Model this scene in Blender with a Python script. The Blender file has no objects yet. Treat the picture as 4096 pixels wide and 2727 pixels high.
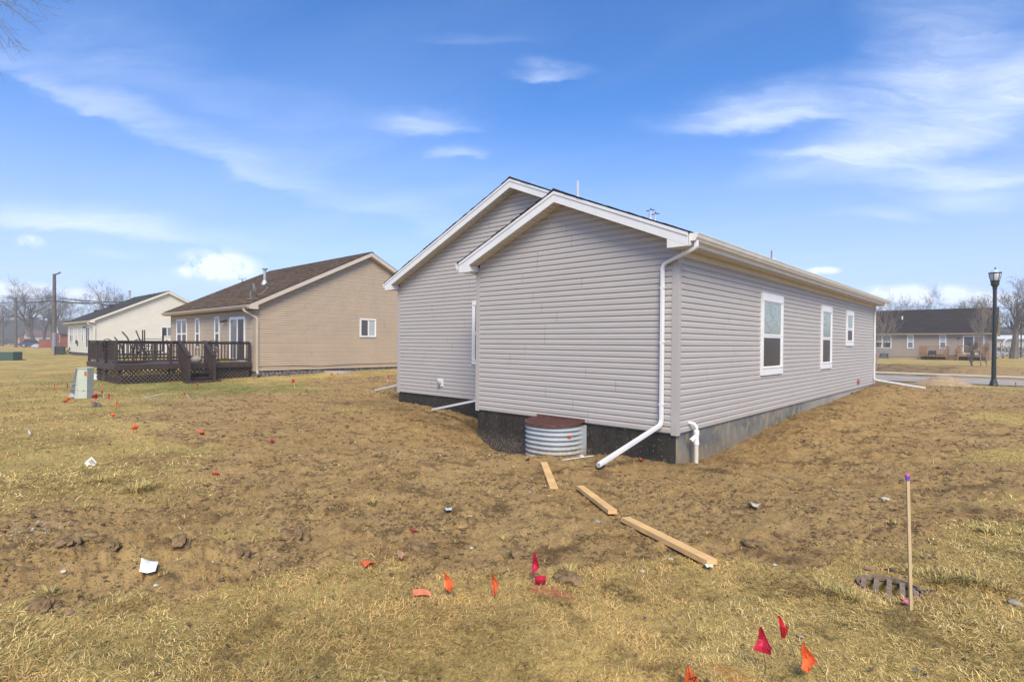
import bpy, bmesh, math, random
import numpy as np
from mathutils import Vector, Matrix
SC = bpy.context.scene
COL = SC.collection
R = math.radians
# ------------------------------------------------------------------ camera
F = 2208.56; HZ = 23.74; ROLL = .0077; YAW = .7425; PIT = -.0067
CAM = np.array([4.050, -8.348, 1.437])
fw = np.array([-math.sin(YAW)*math.cos(PIT), math.cos(YAW)*math.cos(PIT), math.sin(PIT)])
rt = np.array([math.cos(YAW), math.sin(YAW), 0.]); up = np.cross(rt, fw)
cR, sR = math.cos(ROLL), math.sin(ROLL)
Rr = cR*rt + sR*up; Uu = -sR*rt + cR*up
cd = bpy.data.cameras.new('camera'); cam = bpy.data.objects.new('camera', cd); COL.objects.link(cam)
cd.sensor_width = 36; cd.lens = 36*F/4096; cd.shift_y = HZ/4096; cd.clip_start = .05; cd.clip_end = 3000
M = Matrix(((Rr[0], Uu[0], -fw[0], CAM[0]), (Rr[1], Uu[1], -fw[1], CAM[1]), (Rr[2], Uu[2], -fw[2], CAM[2]), (0, 0, 0, 1)))
cam.matrix_world = M; SC.camera = cam
# values of light and exposure
SKY_TINT = (.42, .81, 1.28); SKY_HAZE = (5.0, 5.05, 6.9); SKY_CLOUD = (6.3, 6.9, 8.2); SKY_STR = .13; SUN_E = 4.0; EXPO = .40; HAZE = .0014
# ------------------------------------------------------------------ sky
SUN_EL = R(46); SUN_AZ_VEC = np.array([.75, -.66])       # the hidden sun stands behind the photographer, to the right
W = bpy.data.worlds.new('World'); SC.world = W; W.use_nodes = True
nt = W.node_tree; nt.nodes.clear()
class NT:
    def __init__(s, t): s.t = t
    def n(s, typ, **k):
        nd = s.t.nodes.new(typ)
        for a, b in k.items(): setattr(nd, a, b)
        return nd
    def put(s, sock, v):
        if isinstance(v, bpy.types.NodeSocket): s.t.links.new(v, sock)
        elif v is not None: sock.default_value = v
    def math(s, op, a, b=None, c=None, clamp=False):
        nd = s.n('ShaderNodeMath', operation=op); nd.use_clamp = clamp
        s.put(nd.inputs[0], a); s.put(nd.inputs[1], b)
        if c is not None: s.put(nd.inputs[2], c)
        return nd.outputs[0]
    def vec(s, op, a, b=None):
        nd = s.n('ShaderNodeVectorMath', operation=op); s.put(nd.inputs[0], a); s.put(nd.inputs[1], b)
        return nd.outputs['Value'] if op in ('LENGTH', 'DOT_PRODUCT', 'DISTANCE') else nd.outputs[0]
    def scale(s, a, f):
        nd = s.n('ShaderNodeVectorMath', operation='SCALE'); s.put(nd.inputs[0], a); s.put(nd.inputs['Scale'], f); return nd.outputs[0]
    def rng(s, v, a, b, c=0., d=1., kind='LINEAR'):
        nd = s.n('ShaderNodeMapRange', interpolation_type=kind)
        for i, x in enumerate((v, a, b, c, d)): s.put(nd.inputs[i], x)
        return nd.outputs[0]
    def noise(s, v, scale, detail=4., rough=.55, dist=0., col=False):
        nd = s.n('ShaderNodeTexNoise'); s.put(nd.inputs['Vector'], v); nd.inputs['Scale'].default_value = scale
        nd.inputs['Detail'].default_value = detail; nd.inputs['Roughness'].default_value = rough; nd.inputs['Distortion'].default_value = dist
        return nd.outputs['Color' if col else 'Fac']
    def mix(s, f, a, b, mode='MIX'):
        nd = s.n('ShaderNodeMix', data_type='RGBA', blend_type=mode); s.put(nd.inputs[0], f)
        s.put(nd.inputs[6], c4(a)); s.put(nd.inputs[7], c4(b)); return nd.outputs[2]
    def map(s, v, scale=(1, 1, 1), rot=(0, 0, 0), loc=(0, 0, 0)):
        nd = s.n('ShaderNodeMapping'); s.put(nd.inputs[0], v); nd.inputs['Scale'].default_value = scale
        nd.inputs['Rotation'].default_value = rot; nd.inputs['Location'].default_value = loc; return nd.outputs[0]
def c4(c): return tuple(c)+(1.,) if isinstance(c, (tuple, list)) and len(c) == 3 else c
w = NT(nt)
tc = w.n('ShaderNodeTexCoord').outputs['Generated']
sky = w.n('ShaderNodeTexSky'); sky.sky_type = 'NISHITA'; sky.sun_disc = False; sky.sun_elevation = SUN_EL
sky.sun_rotation = math.atan2(SUN_AZ_VEC[0], SUN_AZ_VEC[1]); sky.air_density = 1.0; sky.dust_density = .6; sky.ozone_density = 1.6; sky.altitude = 200
skyc = w.mix(1., sky.outputs[0], SKY_TINT if 'SKY_TINT' in globals() else (.86, .98, 1.10), 'MULTIPLY')
def unit(v): v = np.array(v, float); return tuple(v/np.linalg.norm(v))
def fixdir(x, y):                         # a direction of the place, read from the photograph at (x, y) of 4096
    X = x-2048; Y = y-1363.5-HZ; a = X*cR+Y*sR; b = -X*sR+Y*cR
    return fw + rt*a/F - up*b/F
E0 = unit((fw[0], fw[1], .38)); E1 = unit(np.cross(E0, (0, 0, 1))); E2 = unit(np.cross(E1, E0))
def gno(d): d = np.array(d); z = d@np.array(E0); return (d@np.array(E1)/z, d@np.array(E2)/z)
dz = w.vec('DOT_PRODUCT', tc, E0); dzc = w.math('MAXIMUM', dz, .05)
gx = w.math('DIVIDE', w.vec('DOT_PRODUCT', tc, E1), dzc); gy = w.math('DIVIDE', w.vec('DOT_PRODUCT', tc, E2), dzc)
cb = w.n('ShaderNodeCombineXYZ'); w.put(cb.inputs[0], gx); w.put(cb.inputs[1], gy); P = cb.outputs[0]
wn = w.vec('SUBTRACT', w.noise(w.map(P, (1.2, 3.6, 1), (0, 0, R(15))), 2.6, 5., .6, 0., True), (.5, .5, .5))
Pw = w.vec('ADD', P, w.vec('MULTIPLY', wn, (.26, .10, 0)))
streak = w.noise(w.map(Pw, (1.0, 8., 1), (0, 0, R(15))), 2.4, 8., .66, .5)
puff = w.noise(P, 16., 6., .6)
# (x, y, half width, half height in photo pixels, turn, strength, puffy)
CLOUDS = [(305, 385, 480, 46, 27, .30, 0), (760, 585, 480, 46, 22, .34, 0), (1370, 785, 560, 60, 17, .28, 0), (360, 250, 520, 150, 15, .20, 0),
 (1250, 600, 800, 190, 12, .14, 0), (1690, 505, 190, 42, -2, .50, 0), (2180, 306, 140, 26, 2, .50, 0), (1865, 622, 105, 26, 4, .42, 0), (1915, 183, 200, 28, 0, .12, 0),
 (330, 925, 560, 48, 6, .75, 0), (122, 968, 58, 28, 0, .55, 1), (408, 1044, 130, 14, 2, .3, 0), (880, 1062, 165, 62, 4, 1., 1), (820, 1085, 130, 35, 0, .8, 1), (60, 1165, 190, 40, 0, .8, 1), (335, 1190, 100, 38, 0, .8, 1),
 (2960, 490, 320, 52, -2, .62, 0), (3240, 440, 420, 75, -9, .52, 0), (3760, 240, 330, 200, -38, .55, 0), (3780, 520, 560, 130, -18, .85, 0), (3900, 715, 420, 50, -2, .68, 0),
 (3880, 800, 280, 60, 4, .40, 0), (3530, 881, 190, 32, 0, .35, 0), (3295, 1082, 70, 16, 0, .8, 1), (3700, 1178, 250, 40, 0, 1., 1), (3940, 1195, 160, 30, 0, .8, 1), (3420, 655, 330, 26, 5, .4, 0), (3480, 1160, 80, 22, 0, .6, 1),
 (1060, 1150, 600, 30, 0, .25, 0), (4300, 420, 400, 300, 0, .4, 0), (2700, 1210, 900, 60, 0, .15, 0)]
tot = None
front = w.rng(dz, .1, .3)
sw_ = w.rng(streak, .30, .72, .25, 1.2); pw_ = w.rng(puff, .40, .55, .0, 1.3)
for (x, y, hw, hh, rot, st, pf) in CLOUDS:
    c0 = gno(fixdir(x, y)); c1 = gno(fixdir(x+hw*math.cos(R(rot)), y+hw*math.sin(R(rot)))); c2 = gno(fixdir(x-hh*math.sin(R(rot)), y+hh*math.cos(R(rot))))
    a = math.atan2(c1[1]-c0[1], c1[0]-c0[0]); sa = math.hypot(c1[0]-c0[0], c1[1]-c0[1]); sb = math.hypot(c2[0]-c0[0], c2[1]-c0[1])
    q = w.n('ShaderNodeMapping', vector_type='TEXTURE'); w.put(q.inputs[0], P if pf else Pw)
    q.inputs['Location'].default_value = (c0[0], c0[1], 0); q.inputs['Rotation'].default_value = (0, 0, a); q.inputs['Scale'].default_value = (sa, sb, 1)
    qv = q.outputs[0]
    if not pf:
        sp = w.n('ShaderNodeSeparateXYZ'); w.put(sp.inputs[0], qv); vy = w.math('ADD', w.math('MULTIPLY', w.math('MINIMUM', sp.outputs[1], 0.), 1.9), w.math('MULTIPLY', w.math('MAXIMUM', sp.outputs[1], 0.), .72))
        cq = w.n('ShaderNodeCombineXYZ'); w.put(cq.inputs[0], sp.outputs[0]); w.put(cq.inputs[1], vy); qv = cq.outputs[0]
    g = w.rng(w.vec('LENGTH', qv), 1.75 if not pf else 1.3, 0. if not pf else .35, 0., st*(.78 if not pf else 1), 'SMOOTHSTEP')
    g = w.math('MULTIPLY', g, pw_ if pf else sw_)
    tot = g if tot is None else w.math('ADD', tot, g)
sz = w.n('ShaderNodeSeparateXYZ'); w.put(sz.inputs[0], tc); el = w.math('MAXIMUM', sz.outputs[2], .06)
pl = w.vec('DIVIDE', tc, None); 
cc = w.n('ShaderNodeCombineXYZ')
for i in range(3): w.put(cc.inputs[i], el)
pl = w.vec('DIVIDE', tc, cc.outputs[0])
cir = w.noise(w.map(pl, (.35, 1.1, .3), (0, 0, R(35))), 1.1, 6., .6, .5)
cirm = w.math('MULTIPLY', w.rng(cir, .48, .8, 0., .32), w.math('SUBTRACT', 1., w.math('MULTIPLY', front, .75)))
tot = w.math('ADD', w.math('MULTIPLY', tot, front), cirm)
tot = w.math('MINIMUM', w.math('MAXIMUM', tot, 0.), .92)
hz_ = w.rng(sz.outputs[2], .42, .0, 0., .62, 'SMOOTHSTEP')
skyc = w.mix(hz_, skyc, SKY_HAZE)
skyc = w.mix(tot, skyc, SKY_CLOUD)
bg = w.n('ShaderNodeBackground'); w.put(bg.inputs[0], skyc); bg.inputs[1].default_value = SKY_STR
wo = w.n('ShaderNodeOutputWorld'); nt.links.new(bg.outputs[0], wo.inputs[0])
# ------------------------------------------------------------------ sun behind thin cloud, exposure
sd = bpy.data.lights.new('sun', 'SUN'); sd.energy = SUN_E; sd.angle = R(28); sd.color = (1., .89, .70)
so = bpy.data.objects.new('sun', sd); COL.objects.link(so)
sv = Vector((SUN_AZ_VEC[0]*math.cos(SUN_EL), SUN_AZ_VEC[1]*math.cos(SUN_EL), math.sin(SUN_EL))); so.rotation_euler = sv.to_track_quat('Z', 'Y').to_euler(); so.location = (0, 0, 60)
SC.view_settings.view_transform = 'Standard'; SC.view_settings.look = 'None'; SC.view_settings.exposure = EXPO; SC.view_settings.gamma = 1
SC.view_settings.use_curve_mapping = False
SC.cycles.max_bounces = 6; SC.cycles.volume_bounces = 0; SC.cycles.volume_max_steps = 16; SC.cycles.transparent_max_bounces = 8
# ------------------------------------------------------------------ helpers: rays of the surveyed view, used only to find where a thing stands
K = {'c1': (0, 950, .44643), 'c2': (600, 950, .4671), 'c3': (1450, 650, .5945), 'c4': (2600, 850, .5421), 'c6': (1450, 1450, .6582),
 'l': (0, 1080, .2551), 'dk': (250, 1280, .2168), 'st': (650, 1280, .1911), 'rh': (3480, 1230, .2616), 'lp': (3700, 1040, .2296), 'fl': (200, 1480, .1699),
 'ww': (2080, 1600, .1913), 'g1': (0, 1500, .574), 'g2': (0, 2000, .552), 'g3': (1200, 1900, .552), 'g4': (2400, 1600, .5102), 'g5': (3200, 1700, .655), 'g6': (2300, 2200, .5096), 'd': (0, 0, 1.7393), 'lf': (0, 1320, .12739), 'wh': (250, 1140, .2293)}
def px(k, x, y): a = K[k]; return a[0]+x*a[2], a[1]+y*a[2]
def on(k, x, y, ax, v):
    d = fixdir(*px(k, x, y)); t = (v-CAM[ax])/d[ax]; return CAM+d*t
def far(k, x, y, Z): return CAM+fixdir(*px(k, x, y))*Z
# ------------------------------------------------------------------ value noise and terrain
def hsh(ix, iy, s):
    n = (ix.astype(np.int64)*374761393 + iy.astype(np.int64)*668265263 + s*1442695041) & 0xffffffff
    n = ((n ^ (n >> 13))*1274126177) & 0xffffffff; n = n ^ (n >> 16)
    return (n & 0xffff)/65535.
def vn(x, y, f, s=0):
    x = np.asarray(x, float)*f; y = np.asarray(y, float)*f; ix = np.floor(x); iy = np.floor(y); fx = x-ix; fy = y-iy
    fx = fx*fx*(3-2*fx); fy = fy*fy*(3-2*fy)
    a = hsh(ix, iy, s); b = hsh(ix+1, iy, s); c = hsh(ix, iy+1, s); d = hsh(ix+1, iy+1, s)
    return (a*(1-fx)+b*fx)*(1-fy)+(c*(1-fx)+d*fx)*fy
def fbm(x, y, f, o=3, s=0, g=.5):
    t = 0; a = 1; n = 0
    for i in range(o):
        cx, sx = math.cos(.6*i+s), math.sin(.6*i+s)
        t = t+a*vn(x*cx-y*sx, x*sx+y*cx, f*2**i, s*7+i); n += a; a *= g
    return t/n
CP = np.array([(4.05,-8.35,-.165),(1,-5.5,-.17),(6,-5,-.17),(0,-8,-.17),(-3,-5,-.19),(8,-8,-.17),(4,-11,-.165),(.1,-.3,-.46),(-.6,-.4,-.47),(-1.5,-.8,-.47),(-1.2,-.02,-.54),
 (.4,.5,-.53),(.1,3.3,-.49),(0,4.9,-.37),(0,9.4,-.235),(0,13,-.13),(0,16.5,-.07),(2,18,-.16),(2,10,-.25),(2.2,5,-.33),(4,2,-.25),(3,-3,-.21),(7,5,-.22),(6,15,-.25),(1,-2,-.36),(-3,-2,-.42),(-2.4,-.8,-.65),(-1.75,-.35,-.6),(-3.3,-.5,-.72),(-2.4,-1.5,-.5),
 (-9.2,1.2,-.3),(-7,1.2,-.35),(-10.5,1.5,-.23),(-6.8,.5,-.31),(-5.5,.3,-.44),(-6,-3,-.24),(-10,-3,-.21),(-15,-5,-.2),(-20.4,1.6,-.13),(-20.4,-3.2,-.2),(-17.5,-.7,-.2),(-20.3,9,.02),(-25,-3.4,-.22),(-31,1.6,-.1),
 (-12,6,-.1),(-51,-3,-.15),(-55,2.3,.02),(-67,2.3,.05),(-66.5,1.7,-.05),(-90,4.4,-.05),(-132,4.8,-.05),(-159,5,-.05),(3.3,24.5,-.32),(0,25,-.34),(-5,25,-.34),(0,31,-.33),(5,31,-.33),(0,35,-.3),(0,50,-.15),(0,65,-.02),
 (-8,68,.06),(3,68,0),(4.3,101,-.1),(8,60,-.1),(-40,28,-.34),(40,28,-.34),(-15,20,-.2),(100,60,-.1),(60,-60,-.1),(-60,-60,-.1),(0,160,-.05),(-120,120,-.05),(-220,0,-.05),(20,-20,-.16),(-20,-20,-.18)])
def Kf(d2): return np.sqrt(d2+4.)
_D = ((CP[:, None, :2]-CP[None, :, :2])**2).sum(2); _A = np.block([[Kf(_D)-np.eye(len(CP))*.02, np.ones((len(CP), 1))], [np.ones((1, len(CP))), np.zeros((1, 1))]])
_w = np.linalg.solve(_A, np.append(CP[:, 2], 0)); _w, _c = _w[:-1], _w[-1]
def base(x, y):
    x = np.asarray(x, float); y = np.asarray(y, float); sh = x.shape; x = x.ravel(); y = y.ravel(); out = np.zeros_like(x)
    for i, (a, b, c) in enumerate(CP): out += _w[i]*Kf((x-a)**2+(y-b)**2)
    out += _c
    r = np.hypot(x, y); k = np.clip((r-150)/90, 0, 1); out = out*(1-k)+(-.05)*k
    def g(cx, cy, sx, sy, a): return a*np.exp(-((x-cx)/sx)**2-((y-cy)/sy)**2)
    out += g(-3.9, .15, .65, .5, -.22)+g(-5.2, 1.0, .75, .55, -.26)
    out += g(.75, 3.6, .5, 1.0, .03)+g(.6, 6.5, .5, 1.2, .035)+g(.55, 9.5, .5, 1.5, .03)
    gx, gy = GR[0], GR[1]; out += g(gx, gy, .30, .30, -.05)
    rg = np.hypot(x-gx, y-gy); k = np.clip((.19-rg)/.025, 0, 1); out += -.15*k*k*(3-2*k)
    out += g(-3.0, -7.6, 1.3, .6, .05)
    return out.reshape(sh)
GR = (1., -5.)
def ground_px(k, x, y, fn=None):
    d = fixdir(*px(k, x, y)); t = np.linspace(1.5, 260, 6000) if d[2] > -.05 else np.linspace(1.5, min(60, 4./-d[2]), 4000)
    X = CAM[0]+d[0]*t; Y = CAM[1]+d[1]*t; Z = CAM[2]+d[2]*t; h = (fn or base)(X, Y); i = np.argmax(Z < h)
    if Z[i] >= h[i]: i = len(t)-1
    return np.array([X[i], Y[i], h[i]]), t[i]
_g, _ = ground_px('g5', 545, 962); GR = (_g[0], _g[1])
# turf (1) and bare soil (0) as seen on the ground, and how green the turf is
def P0(x, y): return on('d', x, y, 2, -.22)[:2] if y > 900 else on('d', x, y, 2, -.2)[:2]
TURF = [(30,1560,1),(300,1500,1),(700,1500,1),(1000,1500,1),(1400,1500,1),(1800,1500,1),(2200,1500,1),(2340,1400,1),(500,1420,1),(300,1430,.95),(800,1400,1),(1100,1420,1),(1400,1390,1),(1700,1380,1),(1900,1400,1),(2100,1440,1),(2340,1250,.95),(2250,1300,.9),
 (1950,1340,.75),(2200,1380,.9),(1600,1350,.75),(1050,1370,.6),(900,1340,.35),(700,1370,.8),(2180,1240,.55),(2330,1150,.55),(2120,1300,.6),(1350,1345,.6),
 (60,1330,.12),(200,1330,.08),(350,1320,.08),(500,1310,.15),(620,1290,.1),(100,1260,.2),(330,1240,.3),(20,1240,.1),(200,1200,.35),(430,1210,.3),(150,1400,.5),(30,1420,.8),(600,1380,.7),(450,1370,.5),
 (60,1180,.6),(60,1100,.85),(200,1120,.7),(300,1130,.7),(100,1050,.95),(250,1050,.9),(50,980,1),(200,980,1),(290,1060,.55),(380,1100,.4),(420,1150,.45),(360,1160,.6),(480,1180,.4),(560,1150,.35),(60,930,1),(200,930,1),(250,950,.85),(330,1180,.5),(520,1240,.45),(400,1280,.1),
 (320,970,.3),(300,940,.7),(420,930,.25),(380,912,.7),(500,900,.6),(600,893,.5),(700,880,.55),(800,868,.6),(900,862,.7),(560,885,1),(750,866,1),(880,855,1),(400,895,1),(250,905,1),
 (450,960,.02),(600,920,.03),(800,885,.03),(900,880,.1),(500,1000,.02),(700,1000,.0),(900,1000,.0),(650,1100,.05),(900,1100,.0),(1100,1150,.0),(1300,1200,.0),(700,1200,.08),(900,1230,.02),(1100,1280,.05),(1400,1280,.03),(1250,1300,.1),(1600,1250,.0),(1700,1150,.0),(1900,1200,.0),(2000,1100,.0),(1800,1290,.05),(2050,1200,.05),(2150,1150,.05),(1000,1310,.1),(750,1290,.1),
 (1900,1000,.0),(2100,950,.02),(2000,920,.0),(2200,1000,.02),(2200,920,.05),(2340,960,.7),(2345,1050,.7),(2290,1000,.12),(2280,1080,.1),(2320,910,.5),(2250,1110,.15),(1300,1000,0),(1250,1150,0),(1600,1050,0)]
TG = np.array([tuple(P0(a, b))+(c,) for a, b, c in TURF]+[(3.6,24,.8),(2.2,22.5,.5),(5,23,.9),(1.5,20,.1),(4,18,.5),(6,10,1),(8,5,1),(9,0,1),(3,14,.15),(0,21,.05),(-6,22,.1),(-3,20,0),(3,37,0),(0,38,0),(-6,40,0),(0,42,0),(5,41,0),(0,46,.05),(6,46,.1),(3,50,.1),(-5,49,.1),(-1,53,1),(4,54,1),(-6,54,1),(2,55,1),(-5,60,1),(8,58,1),(-2,33,.3),(3,33,.35),(-22,10,1),(-15,12,1),(-10,10,.6),(-30,-10,1),(-60,-10,1),(-60,20,1),(-20,-20,1),(20,-20,1)])
TG[:, 2] = TG[:, 2]*2-1
_dd = np.sqrt(((TG[:, None, :2]-TG[None, :, :2])**2).sum(2)); 
def turf(x, y):
    x = np.asarray(x, float); y = np.asarray(y, float); n = np.zeros(x.shape); dsum = np.zeros(x.shape)
    for a, b, c in TG:
        ww = 1/((x-a)**2+(y-b)**2+.01)**1.6; n += ww*c; dsum += ww
    v = n/dsum + (fbm(x, y, 1.1, 4, 3)-.5)*1.35 + (fbm(x, y, 7., 3, 5)-.5)*.8
    r = np.hypot(x+5, y); v = np.where(r > 75, 1.2, v)
    return np.clip(v*1.35+.5, 0, 1)
def green(x, y):
    t = np.clip(1-np.abs((y-.18*(x+16)+1.2)+0)/3.6, 0, 1)*np.clip((x+27)/4, 0, 1)*np.clip((-7.5-x)/5, 0, 1)   # strip in front of the tan house and deck
    g = .15+.85*t*(.55+.9*fbm(x, y, .55, 2, 9)) + .45*(fbm(x, y, .35, 3, 12)-.5)
    g = g + .35*np.exp(-((x+63)/9)**2-((y-1)/2.)**2) + .8*np.exp(-((x+7)/4)**2-((y-66.)/1.2)**2)
    return np.clip(g, 0, 1)
def clods(x, y, T):
    b = 1-T
    r = np.hypot(x-CAM[0], y-CAM[1]); fade = np.clip(1.5-r/30, .0, 1)
    n1 = fbm(x, y, 1.3, 3, 21)-.5; n2 = np.maximum(fbm(x, y, 5., 3, 22)-.50, 0); n3 = np.abs(fbm(x, y, 14., 3, 23)-.5); n4 = fbm(x, y, 34., 2, 24)-.5
    ridge = np.exp(-((x-RD[0])*RN[0]+(y-RD[1])*RN[1])**2/.30)*np.clip(fbm(x, y, 1., 2, 4)*1.6, 0, 1)*RM(x, y)
    wl = 1+.6*np.exp(-((x-.75)/.55)**2)*np.clip(y, 0, 1)
    rt_ = 0
    for (ax, ay, bx, by) in ((1.9, -1., 3.0, 18.), (3.4, -1.5, 4.6, 18.), (-14., -1.6, -3., -2.6), (-14., -.1, -3.5, -1.1)):
        L2 = math.hypot(bx-ax, by-ay); ux, uy = (bx-ax)/L2, (by-ay)/L2; s_ = (x-ax)*ux+(y-ay)*uy; q_ = (x-ax)*uy-(y-ay)*ux+.35*np.sin(s_*.35)
        on_ = np.clip(s_, 0, 1)*np.clip(L2-s_, 0, 1); rt_ = rt_+on_*(-.022*np.exp(-(q_/.11)**2)*(1+.5*np.sin(s_*38+8*np.abs(q_)))+.010*np.exp(-((np.abs(q_)-.17)/.05)**2))
    n5 = np.maximum(fbm(x, y, 11., 2, 25)-.55, 0)
    return b*rt_*fade*.8+wl*b*fade*(n1*.08+n2*.10-n3*.040+n4*.034+n5*.10)+(1-b)*(n1*.06+n4*.02+n5*.05)*fade + ridge*(.012+np.maximum(fbm(x, y, 6, 3, 31)-.38, 0)*.22)
_a = P0(20, 1310); _b = P0(620, 1290); RD = _a; _t = (_b-_a)/np.linalg.norm(_b-_a); RN = (-_t[1], _t[0]); _L = np.linalg.norm(_b-_a)
def RM(x, y):
    s = ((x-RD[0])*_t[0]+(y-RD[1])*_t[1])/_L; return np.clip((s+.6)*3, 0, 1)*np.clip((1.1-s)*4, 0, 1)
def H(x, y):
    x = np.asarray(x, float); y = np.asarray(y, float); return base(x, y)+clods(x, y, turf(x, y))
def h1(x, y): return float(H(np.array([x]), np.array([y]))[0])
def G(k, x, y):                            # the ground point under this spot of the survey, its distance
    p, t = ground_px(k, x, y, H); return p, t
# ------------------------------------------------------------------ materials
MATS = {}
def mat(name, col, rough=.8, var=.0, vscale=6., bump=0., bscale=60., metal=0., spec=.5, attr=None, col2=None, stretch=(1, 1, 1), ramp=(.35, .65), trans=0.):
    if name in MATS: return MATS[name]
    m = bpy.data.materials.new(name); m.use_nodes = True; t = NT(m.node_tree); b = m.node_tree.nodes['Principled BSDF']
    tc = t.n('ShaderNodeTexCoord').outputs['Object']; v = t.map(tc, stretch)
    c = c4(col)
    if attr:
        a = t.n('ShaderNodeAttribute', attribute_name=attr); c = a.outputs['Color']
    if var or col2:
        n = t.noise(v, vscale, 5., .6)
        lo = tuple(x*(1-var) for x in col) if not col2 else col2
        hi = tuple(x*(1+var) for x in col) if not col2 else col
        f = t.rng(n, ramp[0], ramp[1])
        if attr: c = t.mix(1., c, t.mix(f, (1-var,)*3, (1+var,)*3), 'MULTIPLY')
        else: c = t.mix(f, lo, hi)
    t.put(b.inputs['Base Color'], c); b.inputs['Roughness'].default_value = rough; b.inputs['Metallic'].default_value = metal
    b.inputs['Specular IOR Level'].default_value = spec
    if name == 'grey_vinyl_siding':            # mud splashed up from the soil along the lowest courses
        gp = t.n('ShaderNodeNewGeometry').outputs['Position']; sz_ = t.n('ShaderNodeSeparateXYZ'); t.put(sz_.inputs[0], gp)
        mud = t.math('MULTIPLY', t.rng(t.math('ADD', sz_.outputs[2], t.math('MULTIPLY', t.noise(gp, 2.2, 4.), .5)), .50, .16, 0., .55), t.rng(t.noise(gp, 38., 4., .7), .47, .60)); c = t.mix(mud, c, (.36, .27, .17))
        c = t.mix(t.rng(t.noise(t.map(gp, (.5, .5, 1.5)), 1.1, 4.), .35, .7, 0., .10), c, (.33, .30, .27)); t.put(b.inputs['Base Color'], c)
    if bump:
        bn = t.n('ShaderNodeBump'); bn.inputs['Strength'].default_value = .6; bn.inputs['Distance'].default_value = bump
        t.put(bn.inputs['Height'], t.noise(v, bscale, 4., .6)); t.put(b.inputs['Normal'], bn.outputs[0])
    MATS[name] = m; return m
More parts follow.
